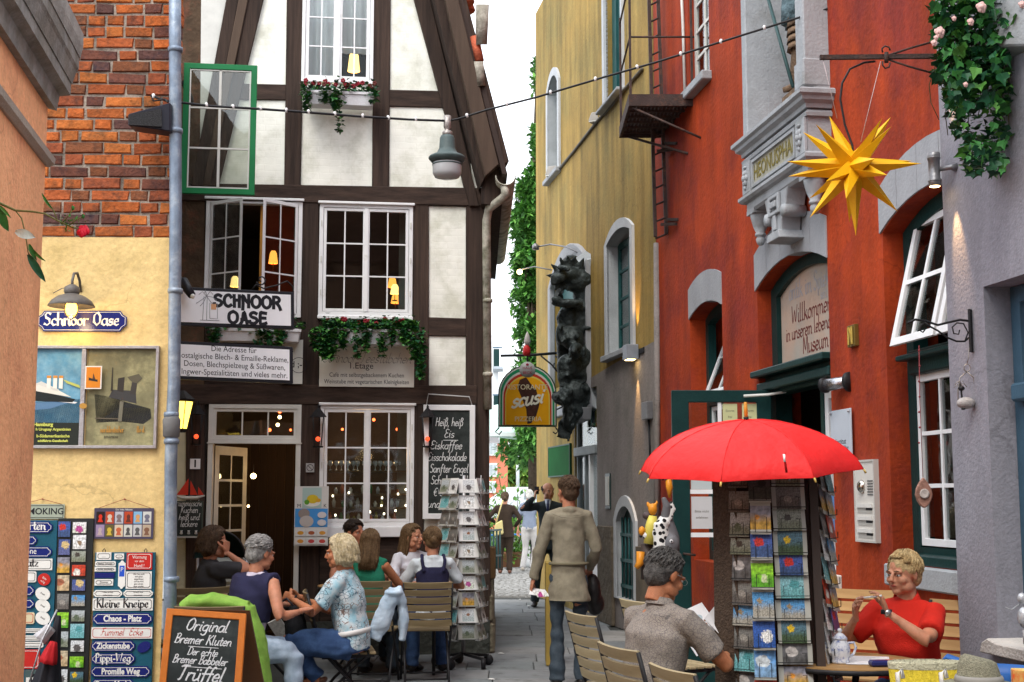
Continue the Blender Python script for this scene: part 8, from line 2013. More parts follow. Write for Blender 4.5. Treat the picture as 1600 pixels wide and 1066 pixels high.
for x in(1404,1472):b=M();b.tube([at(x,1075,5.15),at(x-2,1052,5.16),at(x+4,1047,5.17),at(x+7,1060,5.16)],.009,7);mk('basket_handle',b,paint((.62,.60,.55)),bk)
ht=thing('straw_hat','grey woven trilby hat with a grey band beside the yellow basket','hat',at(1530,1066,5.2))
c_=at(1530,1066,5.2);kh=5.2/2084;hm=mat('grey_woven_straw',(.26,.25,.18),.85,var=.35,vs=120,bump=.7,bs=200)
b=M();vs=[];n=30
pr=[(36,-2),(34,4),(31,22),(27,34),(20,38),(9,33),(.1,31)]
for r_,z_ in pr:
 for j in range(n):
  a=6.2832*j/n;dent=1-.12*math.exp(-((a-4.7)**2)*3)if z_>25 else 1
  vs.append(c_+V((r_*kh*math.cos(a),r_*kh*.85*math.sin(a),z_*kh+(.012*math.cos(a)if z_>20 else 0)*-1)))
b.add(vs,[(i*n+j,i*n+(j+1)%n,(i+1)*n+(j+1)%n,(i+1)*n+j)for i in range(len(pr)-1)for j in range(n)],0,True);mk('crown',b,hm,ht)
b=M().lathe([(35*kh,0),(37*kh,.004),(36.5*kh,8*kh),(34.5*kh,12*kh)],c_+V((0,0,-.004)),28);mk('hat_band',b,paint((.25,.24,.22),.8),ht)
b=M().lathe([(30*kh,-.004),(52*kh,-.016),(56*kh,-.008),(55*kh,-.003),(34*kh,.003)],c_,28);mk('brim',b,hm,ht)
bt2=thing('blue_tub','large blue plastic tub rim behind the straw hat','tub',at(1560,1080,5.6))
c_=at(1548,1044,5.6);bm2=paint((.02,.10,.33),.4)
b=M();oval(b,[(.16,-.3),(.20,-.05),(.215,.0),(.205,.0),(.19,-.05),(.15,-.28),(.001,-.28)],c_,.8);mk('tub_body',b,bm2,bt2)
b=M();b.loft([at(1470,1040,5.5),at(1482,1027,5.48),at(1500,1034,5.45),at(1530,1036,5.42)],[(.012,.03),(.014,.03),(.014,.03),(.01,.03)],(0,0,1),10);mk('tub_grip',b,bm2,bt2)
pkx=thing('juice_carton','small bright yellow and red printed carton at the right bottom corner','carton',at(1592,1070,5.0))
c_=at(1595,1062,5.0);mk('carton_body',M(board_T(c_,R(-12))).box((-.03,-.02,-.05),(.05,.03,.038)),mat('carton_print',(.62,.50,.15),.4,var=.1,c2=(.60,.08,.02),c2s=14,c2t=.52,bump=0),pkx,bev=.003)
fg=thing('silver_bird_figure','small shiny grey bird figure on the pale sill at the right edge','figurine',at(1598,1000,6.1))
fm_=mat('silver_grey_ceramic',(.50,.52,.55),.2,var=.15,metal=.3)
b=M();b.ball(at(1602,965,6.1),(.035,.03,.05),14,0,8);b.ball(at(1597,935,6.1),(.022,.02,.025),12);mk('bird_body',b,fm_,fg);b=M().tube([at(1592,945,6.08),at(1580,953,6.05),at(1571,949,6.02)],[.004,.003,.002],6);mk('beak',b,fm_,fg);b=M().tube([at(1600,985,6.1),at(1601,1006,6.12)],.006,6);mk('leg',b,fm_,fg)
ang_=thing('dalmatian_figure','white dog figurine with black spots in the stack of painted animals','figurine',at(1030,900,9.6))
Ya=9.7;ka=Ya/2084
spot=mat('spotted_paint',(.66,.66,.64),.3,var=.03,bump=0)
t_=spot.node_tree;vo=t_.nodes.new('ShaderNodeTexVoronoi');vo.inputs['Scale'].default_value=24;g_=t_.nodes.new('ShaderNodeNewGeometry');t_.links.new(g_.outputs['Position'],vo.inputs['Vector']);cr2=t_.nodes.new('ShaderNodeMath');cr2.operation='GREATER_THAN';cr2.inputs[1].default_value=.38;t_.links.new(vo.outputs['Distance'],cr2.inputs[0]);mx_=t_.nodes.new('ShaderNodeMix');mx_.data_type='RGBA';mx_.inputs[6].default_value=(.01,.01,.012,1);mx_.inputs[7].default_value=(.66,.66,.64,1);t_.links.new(cr2.outputs[0],mx_.inputs[0]);t_.links.new(mx_.outputs[2],t_.nodes['Principled BSDF'].inputs['Base Color'])
def AP(x,y,dy=0):return at(x,y,Ya+dy)
b=M();b.loft([AP(1004,838),AP(1015,836),AP(1030,826),AP(1040,812)],[(.025,.025),(.035,.035),(.055,.05),(.05,.05)],(0,1,0),12);b.loft([AP(1030,815),AP(1034,850),AP(1036,880)],[(.06,.06),(.07,.07),(.06,.06)],(1,0,0),12);b.loft([AP(1044,812),AP(1050,795),AP(1048,782)],[(.03,.012),(.035,.012),(.012,.008)],(1,0,0),10)
skin('dog_body',b,spot,ang_,.012,2);mk('nose',M().ball(AP(1001,838),.012,8),blackp,ang_);mk('eye',M().ball(AP(1022,828,-.06),.008,8),blackp,ang_)
el=thing('grey_elephant_figure','grey elephant figurine with raised trunk beside the spotted dog','figurine',at(1040,900,Ya))
ge=paint((.13,.13,.14),.4);b=M()
b.loft([AP(1046,870),AP(1044,840,.04),AP(1041,812,.04),AP(1042,790),AP(1036,777)],[(.075,.07),(.085,.08),(.05,.05),(.03,.03),(.018,.018)],(1,0,0),14);b.ball(AP(1050,850,-.05),(.06,.04,.07),12);skin('elephant_body',b,ge,el,.012,2)
mk('elephant_eye',M().ball(AP(1049,846,-.09),(.014,.008,.014),8),paint((.6,.6,.6)),el);mk('pupil',M().ball(AP(1049,846,-.098),(.006,.004,.006),8),blackp,el)
cf=thing('orange_cat_figure','orange animal figurine with a yellow shirt at the left of the painted stack','figurine',at(1005,900,Ya))
og=paint((.62,.24,.02),.35);yl_=paint((.60,.52,.10),.4)
b=M();b.ball(AP(1020,796),(.035,.035,.045),12);b.ball(AP(1012,788),(.012,.012,.02),8);b.ball(AP(1026,786),(.012,.012,.02),8);skin('cat_head',b,og,cf,.010,1);mk('cat_paw',M().ball(AP(1003,830),(.025,.03,.035),10),og,cf);mk('cat_foot',M().loft([AP(1001,862),AP(1000,880),AP(994,888)],[(.03,.03),(.028,.03),(.02,.02)],(1,0,0),10),og,cf)
mk('cat_shirt',M().loft([AP(1020,806),AP(1018,822),AP(1014,850)],[(.03,.03),(.045,.04),(.04,.04)],(1,0,0),12),yl_,cf);mk('dark_cap',M().ball(AP(1012,806,.03),(.04,.04,.03),10),paint((.07,.05,.05)),cf);mk('dark_support',M().loft([AP(1012,850,.05),AP(1014,905,.05)],[(.05,.05),(.06,.06)],(1,0,0),10),paint((.05,.035,.03)),cf)
pr_=thing('parrot_figure','orange and blue parrot figurine above the other painted animals','figurine',at(1044,780,Ya))
b=M();b.loft([AP(1046,778),AP(1046,762),AP(1044,748)],[(.008,.01),(.026,.024),(.02,.02)],(1,0,0),10);mk('parrot_body',b,og,pr_);mk('parrot_head',M().ball(AP(1042,745),(.028,.026,.03),10),paint((.03,.09,.12),.4),pr_);mk('parrot_beak',M().ball(AP(1036,748),(.010,.01,.014),8),blackp,pr_)
hd=thing('buggy_hood','dark green rounded pushchair hood behind the seated café guests','pushchair',at(346,1010,11.0))
b=M();c_=at(347,872,11.0);vs=[];n=14
for i in range(n+1):
 a=math.pi*i/n
 for j in range(8):
  e=math.pi*.5*j/7;vs.append(c_+V((-.21*math.cos(a),-.1+.32*math.cos(a*0)*math.sin(e)*math.sin(a)*.9,.22*math.sin(a)*math.cos(e)*1.0)))
fs=[(i*8+j,i*8+j+1,(i+1)*8+j+1,(i+1)*8+j)for i in range(n)for j in range(7)]
b.add(vs,fs,0,True);mk('hood',b,mat('dark_green_fabric',(.012,.035,.032),.85,var=.3,vs=30,bump=.3),hd);mk('hood_rim',M().tube([c_+V((-.21*math.cos(math.pi*i/16),-.1,.22*math.sin(math.pi*i/16)))for i in range(17)],.008,6),black,hd)
mk('seat_liner',M().box(tuple(c_+V((-.16,-.02,-.22))),tuple(c_+V((.18,.25,.0)))),paint((.42,.45,.42),.8),hd,bev=.03)
for q in(-1,1):mk('buggy_frame',M().tube([c_+V((q*.2,0,-.0)),c_+V((q*.2,.0,-.6)),c_+V((q*.2,.25,-.92))],.012,6),alum,hd);mk('wheel',M().lathe([(0,-.015),(.07,-.015),(.085,0),(.07,.015),(0,.015)],(c_.x+q*.22,11.3,.09),14,ax=(1,0,0)),black,hd)
#  people
def skin_mat(nm,c):
 m=mat(nm,c,.5,var=.16,vs=22,bump=.12,bs=160,c2=(c[0]*.98,c[1]*.86,c[2]*.80),c2s=14,c2t=.55)
 b=m.node_tree.nodes['Principled BSDF'];b.inputs['Subsurface Weight'].default_value=.12;b.inputs['Subsurface Radius'].default_value=(.012,.005,.003)
 return m
skA=skin_mat('skin_fair',(.50,.24,.15));skB=skin_mat('skin_tanned',(.42,.17,.085));skC=skin_mat('skin_warm',(.45,.20,.12))
lipm=mat('lip',(.32,.07,.05),.4,var=.05,bump=0);eyew=mat('eye_white',(.62,.60,.56),.2,var=0,bump=0);irism=mat('iris',(.05,.04,.03),.15,var=0,bump=0);browm=mat('eyebrow',(.06,.04,.02),.9)
def ik(a,t,l1,l2,pole):
 a,t=V(a),V(t);d=t-a;L_=min(d.length,(l1+l2)*.995);dn=d.normalized();t=a+dn*L_
 x=(l1*l1-l2*l2+L_*L_)/(2*L_);h=math.sqrt(max(0,l1*l1-x*x))
 p=V(pole);p=(p-dn*p.dot(dn)).normalized()
 return a+dn*x+p*h,t
def hand_geo(W,d,n,side,curl=.5,s=1.0):
 """hand at wrist W pointing along d with the palm facing n; side is the direction of the thumb"""
 d=V(d).normalized();n=V(n);n=(n-d*n.dot(d)).normalized();u=V(side);u=(u-d*u.dot(d)-n*u.dot(n)).normalized()
 mb=M();W=V(W)
 mb.loft([W-d*.03*s,W+d*.0,W+d*.03*s,W+d*.06*s,W+d*.088*s],[(.024*s,.017*s),(.025*s,.017*s),(.036*s,.016*s),(.041*s,.014*s),(.039*s,.011*s)],u,12)
 for k,(off,ln,r_)in enumerate(((.029,.070,.0088),(.010,.078,.0090),(-.009,.073,.0086),(-.028,.058,.0076))):
  p=W+d*(.078-(.004 if k in(0,3)else 0))*s+u*off*s;dr=(d+u*(off*2.2)).normalized();pts=[p-d*.02*s,p];rs_=[r_*s,r_*s*1.05]
  a=0
  for q,f in enumerate((.45,.32,.23)):
   a+=curl*(.75,.95,.6)[q]+k*.03
   dd=dr*math.cos(a)+n*math.sin(a);p=p+dd*ln*f*s;pts.append(p);rs_.append(r_*s*(1-.1*(q+1)))
  mb.loft(pts,[(x,x)for x in rs_],u,8);mb.ball(pts[-1],rs_[-1]*.98,8,0,5)
 p=W+d*.022*s+u*.024*s;dr=(d*.62+u*.68+n*.35).normalized();p2=p+dr*.036*s;p3=p2+(dr+d*.5+n*curl*.5).normalized()*.032*s;p4=p3+(d*.8+n*curl*.7+u*.1).normalized()*.024*s
 mb.loft([p-dr*.012*s,p,p2,p3,p4],[(.014*s,)*2,(.015*s,)*2,(.0115*s,)*2,(.0105*s,)*2,(.008*s,)*2],n,9);mb.ball(p4,.008*s,8,0,5)
 return mb
def person(label,x,y,rz,s=1.0,seat=None,lean=.05,twist=0,yaw=0,pitch=0,hl=None,hr=None,pl=(1,.5,-.6),pr_=(-1,.5,-.6),legs=None,fem=False,sk=None,shirt=None,sleeve='short',trou=None,shoe=None,hair=None,fine=True,curl=.6,shirt_len=0.0,wide=1.0,collar=False,palmL=(0,0,-1),palmR=(0,0,-1),dirL=None,dirR=None,skirt=None,extra=None,floor=0,pelvis_dy=0):
 """x, y, rz: where the figure is and how it is turned (local front is -y). hl / hr: local wrist targets of its left (+x) and right (-x) hand"""
 sk=sk or skA
 T=board_T((x,y,floor),rz)
 root=thing('person',label,'person',(x,y,floor))
 hz=(seat+.10*s)if seat else.94*s
 P=V((0,pelvis_dy,hz));d=V((0,-math.sin(lean),math.cos(lean)))
 cw_,sw_=math.cos(twist),math.sin(twist);sd=V((cw_,sw_,0));fr=V((sw_,-cw_,0))
 wa=1+(wide-1)*.35;shw=(.146 if fem else.158)*s*(1+(wide-1)*.5);tl=.52*s
 Wst=P+d*.20*s;Ch=P+d*.36*s;Sh=P+d*.475*s;Nk=P+d*.53*s+fr*-.01*s
 hd_up=(d*.6+V((0,0,1))).normalized()
 Hc=Nk+hd_up*.124*s+fr*.028*s
 arms=[]
 for q,tgt,pole in((1,hl,pl),(-1,hr,pr_)):
  S_j=Sh+sd*q*shw-V((0,0,.025*s))
  if tgt is None:tgt=(q*(shw+.06*s),-.04*s,hz-.06*s)if not seat else(q*.12,-.32,hz+.06)
  El,Wr=ik(S_j,tgt,.285*s,.255*s,pole);arms.append((q,S_j,El,Wr))
 lg_=[]
 for i,q in enumerate((1,-1)):
  Hj=P+V((q*.09*s,0,-.02*s))
  if legs:Kn,An=V(legs[i][0]),V(legs[i][1])
  elif seat:Kn,An=V((q*.13*s,-.44*s+pelvis_dy,seat+.055*s)),V((q*.14*s,-.42*s+pelvis_dy,.08))
  else:Kn,An=V((q*.095*s,-.03*s,.50*s)),V((q*.10*s,.02*s,.08*s))
  lg_.append((q,Hj,Kn,An))
 vx=.014 if fine else.024
 body=M()
 def addg(g):
  body.add(g[0],g[1],0,True)
 b=M(T)
 b.loft([P-d*.08*s,P,Wst,Ch,Sh,Sh+d*.03*s],[(.10*s,.07*s),(.115*s*wide,.08*s),(.105*s*wide,.08*s),(.125*s*wide,.085*s),(.12*s,.070*s),(.055*s,.045*s)],[sd]*6,16)
 b.loft([Sh-d*.02,Nk,Nk+(Hc-Nk)*.5],[(.052*s,.045*s),(.050*s,.050*s),(.05*s,.053*s)],sd,12)
 for q,S_j,El,Wr in arms:
  b.loft([S_j-sd*q*.05*s,S_j,S_j.lerp(El,.35),S_j.lerp(El,.85),El,El.lerp(Wr,.25),El.lerp(Wr,.8),Wr],[(.045*s,)*2,(.048*s*wa,)*2,(.045*s*wa,)*2,(.038*s*wa,)*2,(.037*s,)*2,(.038*s,.036*s),(.025*s,.022*s),(.024*s,.018*s)],fr,12)
 for q,Hj,Kn,An in lg_:
  b.loft([Hj,Hj.lerp(Kn,.4),Kn,Kn.lerp(An,.3),An],[(.06*s,)*2,(.06*s,)*2,(.045*s,)*2,(.045*s,)*2,(.033*s,)*2],(1,0,0),12)
  b.loft([An+V((0,.03*s,-.02)),An+V((0,-.04*s,-.03)),An+V((0,-.15*s,-.055))],[(.035*s,.035*s),(.04*s,.03*s),(.035*s,.015*s)],(1,0,0),10)
 addg(remesh_geo(b,vx,2))
 A_y=twist+yaw
 hq=Mx.Rotation(A_y,3,'Z')@Mx.Rotation(pitch,3,'X')
 Th=lambda v:T(Hc+hq@(V(v)*s))
 h=M(Th)
 h.ball((0,.018,.030),(.076,.096,.088),18,0,14);h.ball((0,-.022,-.035),(.060,.068,.072),16,0,12);h.ball((0,-.062,-.086),(.027,.026,.022),12,0,8)
 h.loft([(0,-.084,.012),(0,-.098,-.006),(0,-.108,-.026),(0,-.094,-.034)],[(.008,.008),(.010,.010),(.0165,.011),(.014,.006)],(1,0,0),10)
 for q in(-1,1):
  h.ball((q*.030,-.078,.018),(.026,.014,.010),10,0,6);h.ball((q*.030,-.0775,.0105),(.016,.0105,.0055),10,0,6);h.ball((q*.030,-.0765,-.008),(.016,.009,.005),10,0,6);h.ball((q*.040,-.058,-.026),(.024,.026,.024),10,0,8);h.ball((q*.075,.008,-.002),(.009,.019,.031),10,0,8);h.ball((q*.045,-.02,-.065),(.02,.045,.03),10,0,8)
 h.ball((0,-.086,-.052),(.022,.009,.006),10,0,6);h.ball((0,-.083,-.062),(.019,.010,.007),10,0,6)
 h.loft([(0,.015,-.02),(0,.02,-.075),(0,.022,-.14)],[(.053,.062),(.050,.052),(.052,.052)],(1,0,0),14)
 addg(remesh_geo(h,.0055*s if fine else.012,2))
 for(q,S_j,El,Wr),pal,dr,hh in((arms[0],palmL,dirL,1),(arms[1],palmR,dirR,-1)):
  dd=V(dr)if dr else(Wr-El);th=V((0,0,1))if abs(V(pal).normalized().z)<.6 else V((-q,-.2,0))
  addg(remesh_geo(hand_geo(T(Wr),T(dd)-T(V((0,0,0))),T(V(pal))-T(V((0,0,0))),T(th)-T(V((0,0,0))),curl,s*(.95 if fem else 1.03)),.0042 if fine else.009,1))
 bo=mk('body',body,sk,root)
 for q in(-1,1):
  e=mk('eye',M(Th).ball((q*.030,-.0770,.002),(.0125,.0085,.0078),10),eyew,root)
  mk('iris',M(Th).ball((q*.030,-.0840,.002),(.0050,.0025,.0052),8),irism,e)
  mk('eyebrow',M(Th).loft([(q*.014,-.094,.021),(q*.030,-.0945,.027),(q*.048,-.083,.021)],[(.002,.003),(.003,.0035),(.0015,.002)],(0,0,1),6),browm,root)
 mk('lips',M(Th).loft([(-.021,-.088,-.056),(-.008,-.0955,-.0535),(0,-.0965,-.0545),(.008,-.0955,-.0535),(.021,-.088,-.056)],[(.001,.001),(.006,.003),(.006,.003),(.006,.003),(.001,.001)],(0,0,1),8),lipm,root)
 fold=lambda c,n:.010*math.sin(c.z*34+3*noise.noise(c*5)+c.x*13)*max(0,noise.noise(c*4)+.35)
 if shirt:
  b=M(T);e=.016*s
  low=P-d*(.06*s+shirt_len)
  pts=[low,P,Wst,Ch,Sh-d*.01*s,Sh+d*.020*s,Nk-d*(.035 if collar else.02)*s]
  fl=1.0+shirt_len*1.0
  b.loft(pts,[((.168 if shirt_len else.150)*s*fl*wide,(.128 if shirt_len else.112)*s*fl),(.158*s*wide,.115*s*(1.05 if seat else 1)),((.150 if shirt_len>.15 else.132)*s*wide,(.12 if shirt_len>.15 else.108)*s*wide),(.152*s*wide,.112*s*wide),(.142*s,.092*s),(.095*s,.07*s),(.058*s,.058*s)],[sd]*7,20)
  for q,S_j,El,Wr in arms:b.loft([Nk-d*.035*s-sd*q*.01,(Nk-d*.05*s).lerp(S_j,.55)+d*.004,S_j+d*.0],[(.052*s,)*2,(.052*s,)*2,(.050*s,)*2],fr,12)
  b.ball(tuple(Nk-fr*.022*s-d*.035*s),(.062*s,.055*s,.040*s),12)
  if fem:
   for q in(-1,1):b.ball(tuple(Ch+sd*q*.062*s+fr*.085*s-d*.01),(.06*s,.05*s,.06*s),12)
  for q,S_j,El,Wr in arms:
   if sleeve=='none':continue
   end=El.lerp(S_j,.28)if sleeve=='short' else Wr-(Wr-El).normalized()*.01
   if sleeve=='short':
    b.loft([S_j-sd*q*.07*s,S_j+V((0,0,.004)),S_j.lerp(end,.5),end],[(.056*s,)*2,(.058*s*wa,)*2,(.060*s*wa,)*2,(.061*s*wa,)*2],fr,14)
   else:
    b.loft([S_j-sd*q*.07*s,S_j+V((0,0,.004)),S_j.lerp(El,.5),El,El.lerp(Wr,.5),end],[(.056*s,)*2,(.058*s*wa,)*2,(.056*s,)*2,(.052*s,)*2,(.047*s,)*2,(.036*s,)*2],fr,14)
  so_=skin('shirt',b,shirt,root,.010 if fine else.022,2,disp=.008 if fine else 0,dscale=9,dfun=fold if fine else None)
  if collar:
   cb_=M(T);vs=[];n=20
   for(dz,r_,rr_)in((-.012,.066,.064),(.030,.060,.060),(.034,.064,.064),(.0,.078,.076)):
    for j in range(n):
     a=6.2832*j/n;cc_=Nk+sd*(r_*s*math.cos(a))-fr*(rr_*s*math.sin(a)*(1.25 if math.sin(a)<0 else 1))+d*(dz*s-.012*s+(.012*s*math.sin(a)))-d*(.055*s*max(0,-math.sin(a))**1.5)
     vs.append(cc_)
   cb_.add(vs,[(i*n+j,i*n+(j+1)%n,(i+1)*n+(j+1)%n,(i+1)*n+j)for i in range(3)for j in range(n)],0,True);mk('collar',cb_,shirt,root)
 if trou:
  b=M(T)
  hk=.8 if shirt_len>.15 else 1
  b.loft([P+d*.10*s,P,P-d*.07*s],[(.138*s*wide*hk,.105*s*hk),(.155*s*wide*hk,.115*s*hk),(.15*s*wide*hk,.11*s*hk)],[V((1,0,0))]*3,18)
  for q,Hj,Kn,An in lg_:
   fw_=wide*(.86 if shirt_len>.15 else 1)
   b.loft([Hj,Hj.lerp(Kn,.4),Kn.lerp(Hj,.06),Kn.lerp(An,.06),Kn.lerp(An,.5),An-(An-Kn).normalized()*-.01],[(.092*s*fw_,)*2,(.090*s*fw_,)*2,(.068*s*fw_,)*2,(.066*s*fw_,)*2,(.062*s,)*2,(.064*s,)*2],(1,0,0)if abs((Kn-Hj).normalized().x)<.8 else(0,1,0),14)
  skin('trousers',b,trou,root,.011 if fine else.024,2,disp=.008 if fine else 0,dscale=9,dfun=(lambda c,n:.005*math.sin(c.z*45+4*noise.noise(c*6)))if fine else None)
 if shoe:
  for q,Hj,Kn,An in lg_:
   b=M(T);b.loft([An+V((0,.05*s,-.025)),An+V((0,.0,-.02)),An+V((0,-.07*s,-.035)),An+V((0,-.17*s,-.05)),An+V((0,-.20*s,-.058))],[(.034*s,.036*s),(.042*s,.045*s),(.044*s,.034*s),(.042*s,.022*s),(.02*s,.012*s)],(1,0,0),12);mk('shoe',b,shoe,root)
 if hair:
  hm_,style,ln=hair[:3];rng=random.Random(int(x*1000)+5)
  cap=M(Th)
  if style!='bald':
   cap.ball((0,.026,.040),(.083,.100,.090),18,0,14);cap.ball((0,.055,-.005),(.074,.066,.075),14,0,10)
   if style in('bob','long'):cap.ball((0,.045,-.045),(.082,.060,.08),14,0,10)
   if style=='long':cap.loft([(0,.06,-.05),(0,.085,-.16),(0,.09,-ln)],[(.085,.05),(.095,.045),(.06,.025)],(1,0,0),14)
   if style=='tied':cap.ball((0,.115,.0),(.035,.032,.038),12)
  cap.ball((0,.04,.02),(.079,.084,.08),14,0,10)
  if fine:cap_=remesh_geo(cap,.008,1,disp=.004,dscale=30);cb_=M().add(cap_[0],cap_[1],0,True)
  else:cb_=M().add(*remesh_geo(cap,.012,1,disp=.004,dscale=25),0,True)
  ho=mk('hair',cb_,hm_,root)
  nl={'short':620,'curly':800,'bob':760,'long':760,'tied':620,'bald':120}[style]if fine else 60
  lk=M(Th)
  for _ in range(nl):
   ph_=rng.uniform(0,6.2832);front=math.cos(ph_+math.pi/2)
   fr_=max(0,-math.sin(ph_))
   if style=='bald' and(fr_>.2):continue
   t0=rng.uniform(.05,1.2)if style!='bald' else rng.uniform(1.2,1.7)
   tend=(.95 if fr_>.75 else 1.25 if fr_>.45 else 2.0 if style in('short','curly','bald','tied')else 1.9)
   seg={'short':.55,'curly':.4,'bob':1.6,'long':1.8,'tied':1.1,'bald':.3}[style]
   t1=min(tend,t0+seg*rng.uniform(.7,1.2))
   if t1-t0<.12:continue
   pts_=[];kn=6;wob=rng.uniform(0,6);rb0=rng.uniform(1.02,1.12)
   for i in range(kn):
    t=t0+(t1-t0)*i/(kn-1);r_=rb0+.05*math.sin(i*1.1+wob)+(.05*i/kn if style in('bob','curly')else 0)
    pp_=ph_+(.18 if style=='curly' else.06)*math.sin(i*1.7+wob)
    pts_.append((.079*r_*math.sin(t)*math.cos(pp_),.022+.098*r_*math.sin(t)*math.sin(pp_),.036+.090*r_*math.cos(t)))
   if style in('bob','long')and fr_<.62 and t1>1.3:
    p0=V(pts_[-1]);L2=(ln if style=='long' else.09)*rng.uniform(.75,1.05)
    for i in range(1,5):pts_.append((p0.x*(1+.05*i*(1 if style=='bob' else.3))+rng.uniform(-.004,.004),p0.y+.012*i*(.3+(0 if style=='bob' else.6)),p0.z-L2*i/4))
   r0={'short':.0032,'curly':.0048,'bob':.0038,'long':.0038,'tied':.0030,'bald':.002}[style]if fine else.006
   k=len(pts_);lk.tube(pts_,[r0*(.6+.5*math.sin(math.pi*(i+.4)/k))if i<k-1 else r0*.15 for i in range(k)],5)
  mk('hair_locks',lk,hm_,root,kind='stuff')
 ctx=dict(T=T,root=root,P=P,d=d,sd=sd,fr=fr,Sh=Sh,Nk=Nk,Hc=Hc,Th=Th,arms=arms,legs=lg_,s=s,Wst=Wst,Ch=Ch)
 return ctx
def hairm(nm,c,c2=None):return mat(nm,c,.55,var=.35,vs=60,bump=.3,bs=140,c2=c2,c2s=28,c2t=.5)
hr_brown=hairm('brown_hair',(.055,.032,.018),(.10,.06,.035));hr_dark=hairm('dark_hair',(.022,.015,.012),(.04,.028,.02));hr_grey=hairm('grey_hair',(.16,.155,.15),(.34,.33,.32));hr_blond=hairm('ash_blond_hair',(.42,.34,.20),(.55,.47,.32));hr_white=hairm('white_hair',(.62,.60,.56));hr_dgrey=hairm('dark_grey_hair',(.045,.042,.04),(.11,.105,.10));hr_lb=hairm('golden_blond_hair',(.38,.26,.12),(.50,.38,.20));hr_mid=hairm('mid_brown_hair',(.11,.065,.03),(.16,.10,.05))
cloth=lambda nm,c,**k:mat(nm,c,.85,var=k.pop('var',.12),vs=k.pop('vs',9),bump=.35,bs=260,**k)
khaki=cloth('khaki_shirt_cloth',(.27,.24,.175),var=.2,c2=(.22,.195,.14),c2s=6);jean=cloth('dark_jeans',(.035,.052,.07),c2=(.06,.08,.10),c2s=8);jeanb=cloth('blue_jeans',(.03,.065,.16),c2=(.05,.10,.22),c2s=9);jeanl=cloth('pale_jeans',(.36,.46,.58),c2=(.46,.55,.66),c2s=9)
blackshoe=paint((.02,.018,.018),.4);brownshoe=paint((.12,.05,.03),.5)
floral=cloth('floral_blouse',(.30,.52,.62),c2=(.62,.66,.68),c2s=11,c2t=.47)
def overlay(m,c,sc,thr):
 t=m.node_tree;b=t.nodes['Principled BSDF'];src=b.inputs['Base Color'].links[0].from_socket
 n=t.nodes.new('ShaderNodeTexVoronoi');n.inputs['Scale'].default_value=sc;n.feature='DISTANCE_TO_EDGE';g_=t.nodes.new('ShaderNodeNewGeometry');t.links.new(g_.outputs['Position'],n.inputs['Vector'])
 ns=t.nodes.new('ShaderNodeTexNoise');ns.inputs['Scale'].default_value=sc*.35;t.links.new(g_.outputs['Position'],ns.inputs['Vector'])
 gt=t.nodes.new('ShaderNodeMath');gt.operation='LESS_THAN';gt.inputs[1].default_value=.045;t.links.new(n.outputs['Distance'],gt.inputs[0])
 g2=t.nodes.new('ShaderNodeMath');g2.operation='GREATER_THAN';g2.inputs[1].default_value=thr;t.links.new(ns.outputs[0],g2.inputs[0])
 mu=t.nodes.new('ShaderNodeMath');mu.operation='MULTIPLY';t.links.new(gt.outputs[0],mu.inputs[0]);t.links.new(g2.outputs[0],mu.inputs[1])
 mx=t.nodes.new('ShaderNodeMix');mx.data_type='RGBA';t.links.new(mu.outputs[0],mx.inputs[0]);t.links.new(src,mx.inputs[6]);mx.inputs[7].default_value=(*c,1);t.links.new(mx.outputs[2],b.inputs['Base Color'])
overlay(floral,(.06,.14,.20),34,.5);overlay(floral,(.22,.16,.14),26,.56)
c=person('standing man seen from behind in belted khaki shirt holding postcards',gX(888,11.1),11.1,R(184),1.005,lean=.02,yaw=.35,hl=(.31,-.06,.80),hr=(-.20,-.20,.95),pr_=(-.8,1.4,-.4),pl=(.6,1,-.2),sk=skC,shirt=khaki,sleeve='long',trou=jean,shoe=blackshoe,hair=(hr_brown,'short',0),collar=False,curl=.7,shirt_len=.18,wide=.90,palmL=(-1,0,0),legs=None)
mk('belt',M(c['T']).loft([c['P']+V((0,0,.055)),c['P']+V((0,0,.066)),c['P']+V((0,0,.078))],[(.165,.128),(.168,.131),(.165,.128)],(1,0,0),22),paint((.16,.14,.09),.8),c['root'])
b=M(c['T']);S0=c['Sh'];b.tube([S0+V((.15,.104,.0)),S0+V((.07,.118,-.03)),S0+V((0,.12,-.035)),S0+V((-.07,.118,-.03)),S0+V((-.15,.104,.0))],.004,5);mk('yoke_seam',b,khaki,c['root'])
wr=c['T'](c['arms'][0][3]);ft=thing('held_postcards','white and violet postcards held low in the left hand of the standing man','postcards',wr+V((0,0,-.16)))
for k in range(2):mk('card',M(board_T(wr+V((.03+k*.035,-.02-k*.01,-.10-k*.01)),R(10+k*20),R(55),R(15-k*18))).box((-.06,-.001,-.045),(.06,.001,.045)),pics['flowers']if k else paint((.7,.7,.7)),ft)
bg=thing('black_bag','black bag hanging at the right hip of the standing man','bag',(gX(932,11.3),11.35,.6));b=M();b.ball((gX(926,11.3),11.35,.76),(.07,.10,.16),12);b.ball((gX(930,11.3),11.38,.66),(.08,.09,.10),12);skin('bag_body',b,blackshoe,bg,.014,2,disp=.006)
suit=cloth('charcoal_suit',(.03,.04,.045));Yp_=19.3
c=person('balding man in a dark suit holding a phone to his ear at the alley wall',gX(857,Yp_),Yp_,R(-5),1.03,lean=.03,yaw=.5,pitch=.1,hr=(-.19,-.14,1.56),pr_=(-.8,-.2,-1),hl=(.24,-.10,.90),sk=skA,shirt=suit,sleeve='long',trou=suit,shoe=blackshoe,hair=(hr_dgrey,'bald',0),fine=False,shirt_len=.1,palmR=(.9,.2,0),dirR=(.15,0,1),curl=.8,legs=((V((.10,-.03,.52)),V((.10,.05,.08))),(V((-.16,-.12,.52)),V((-.20,-.02,.08)))))
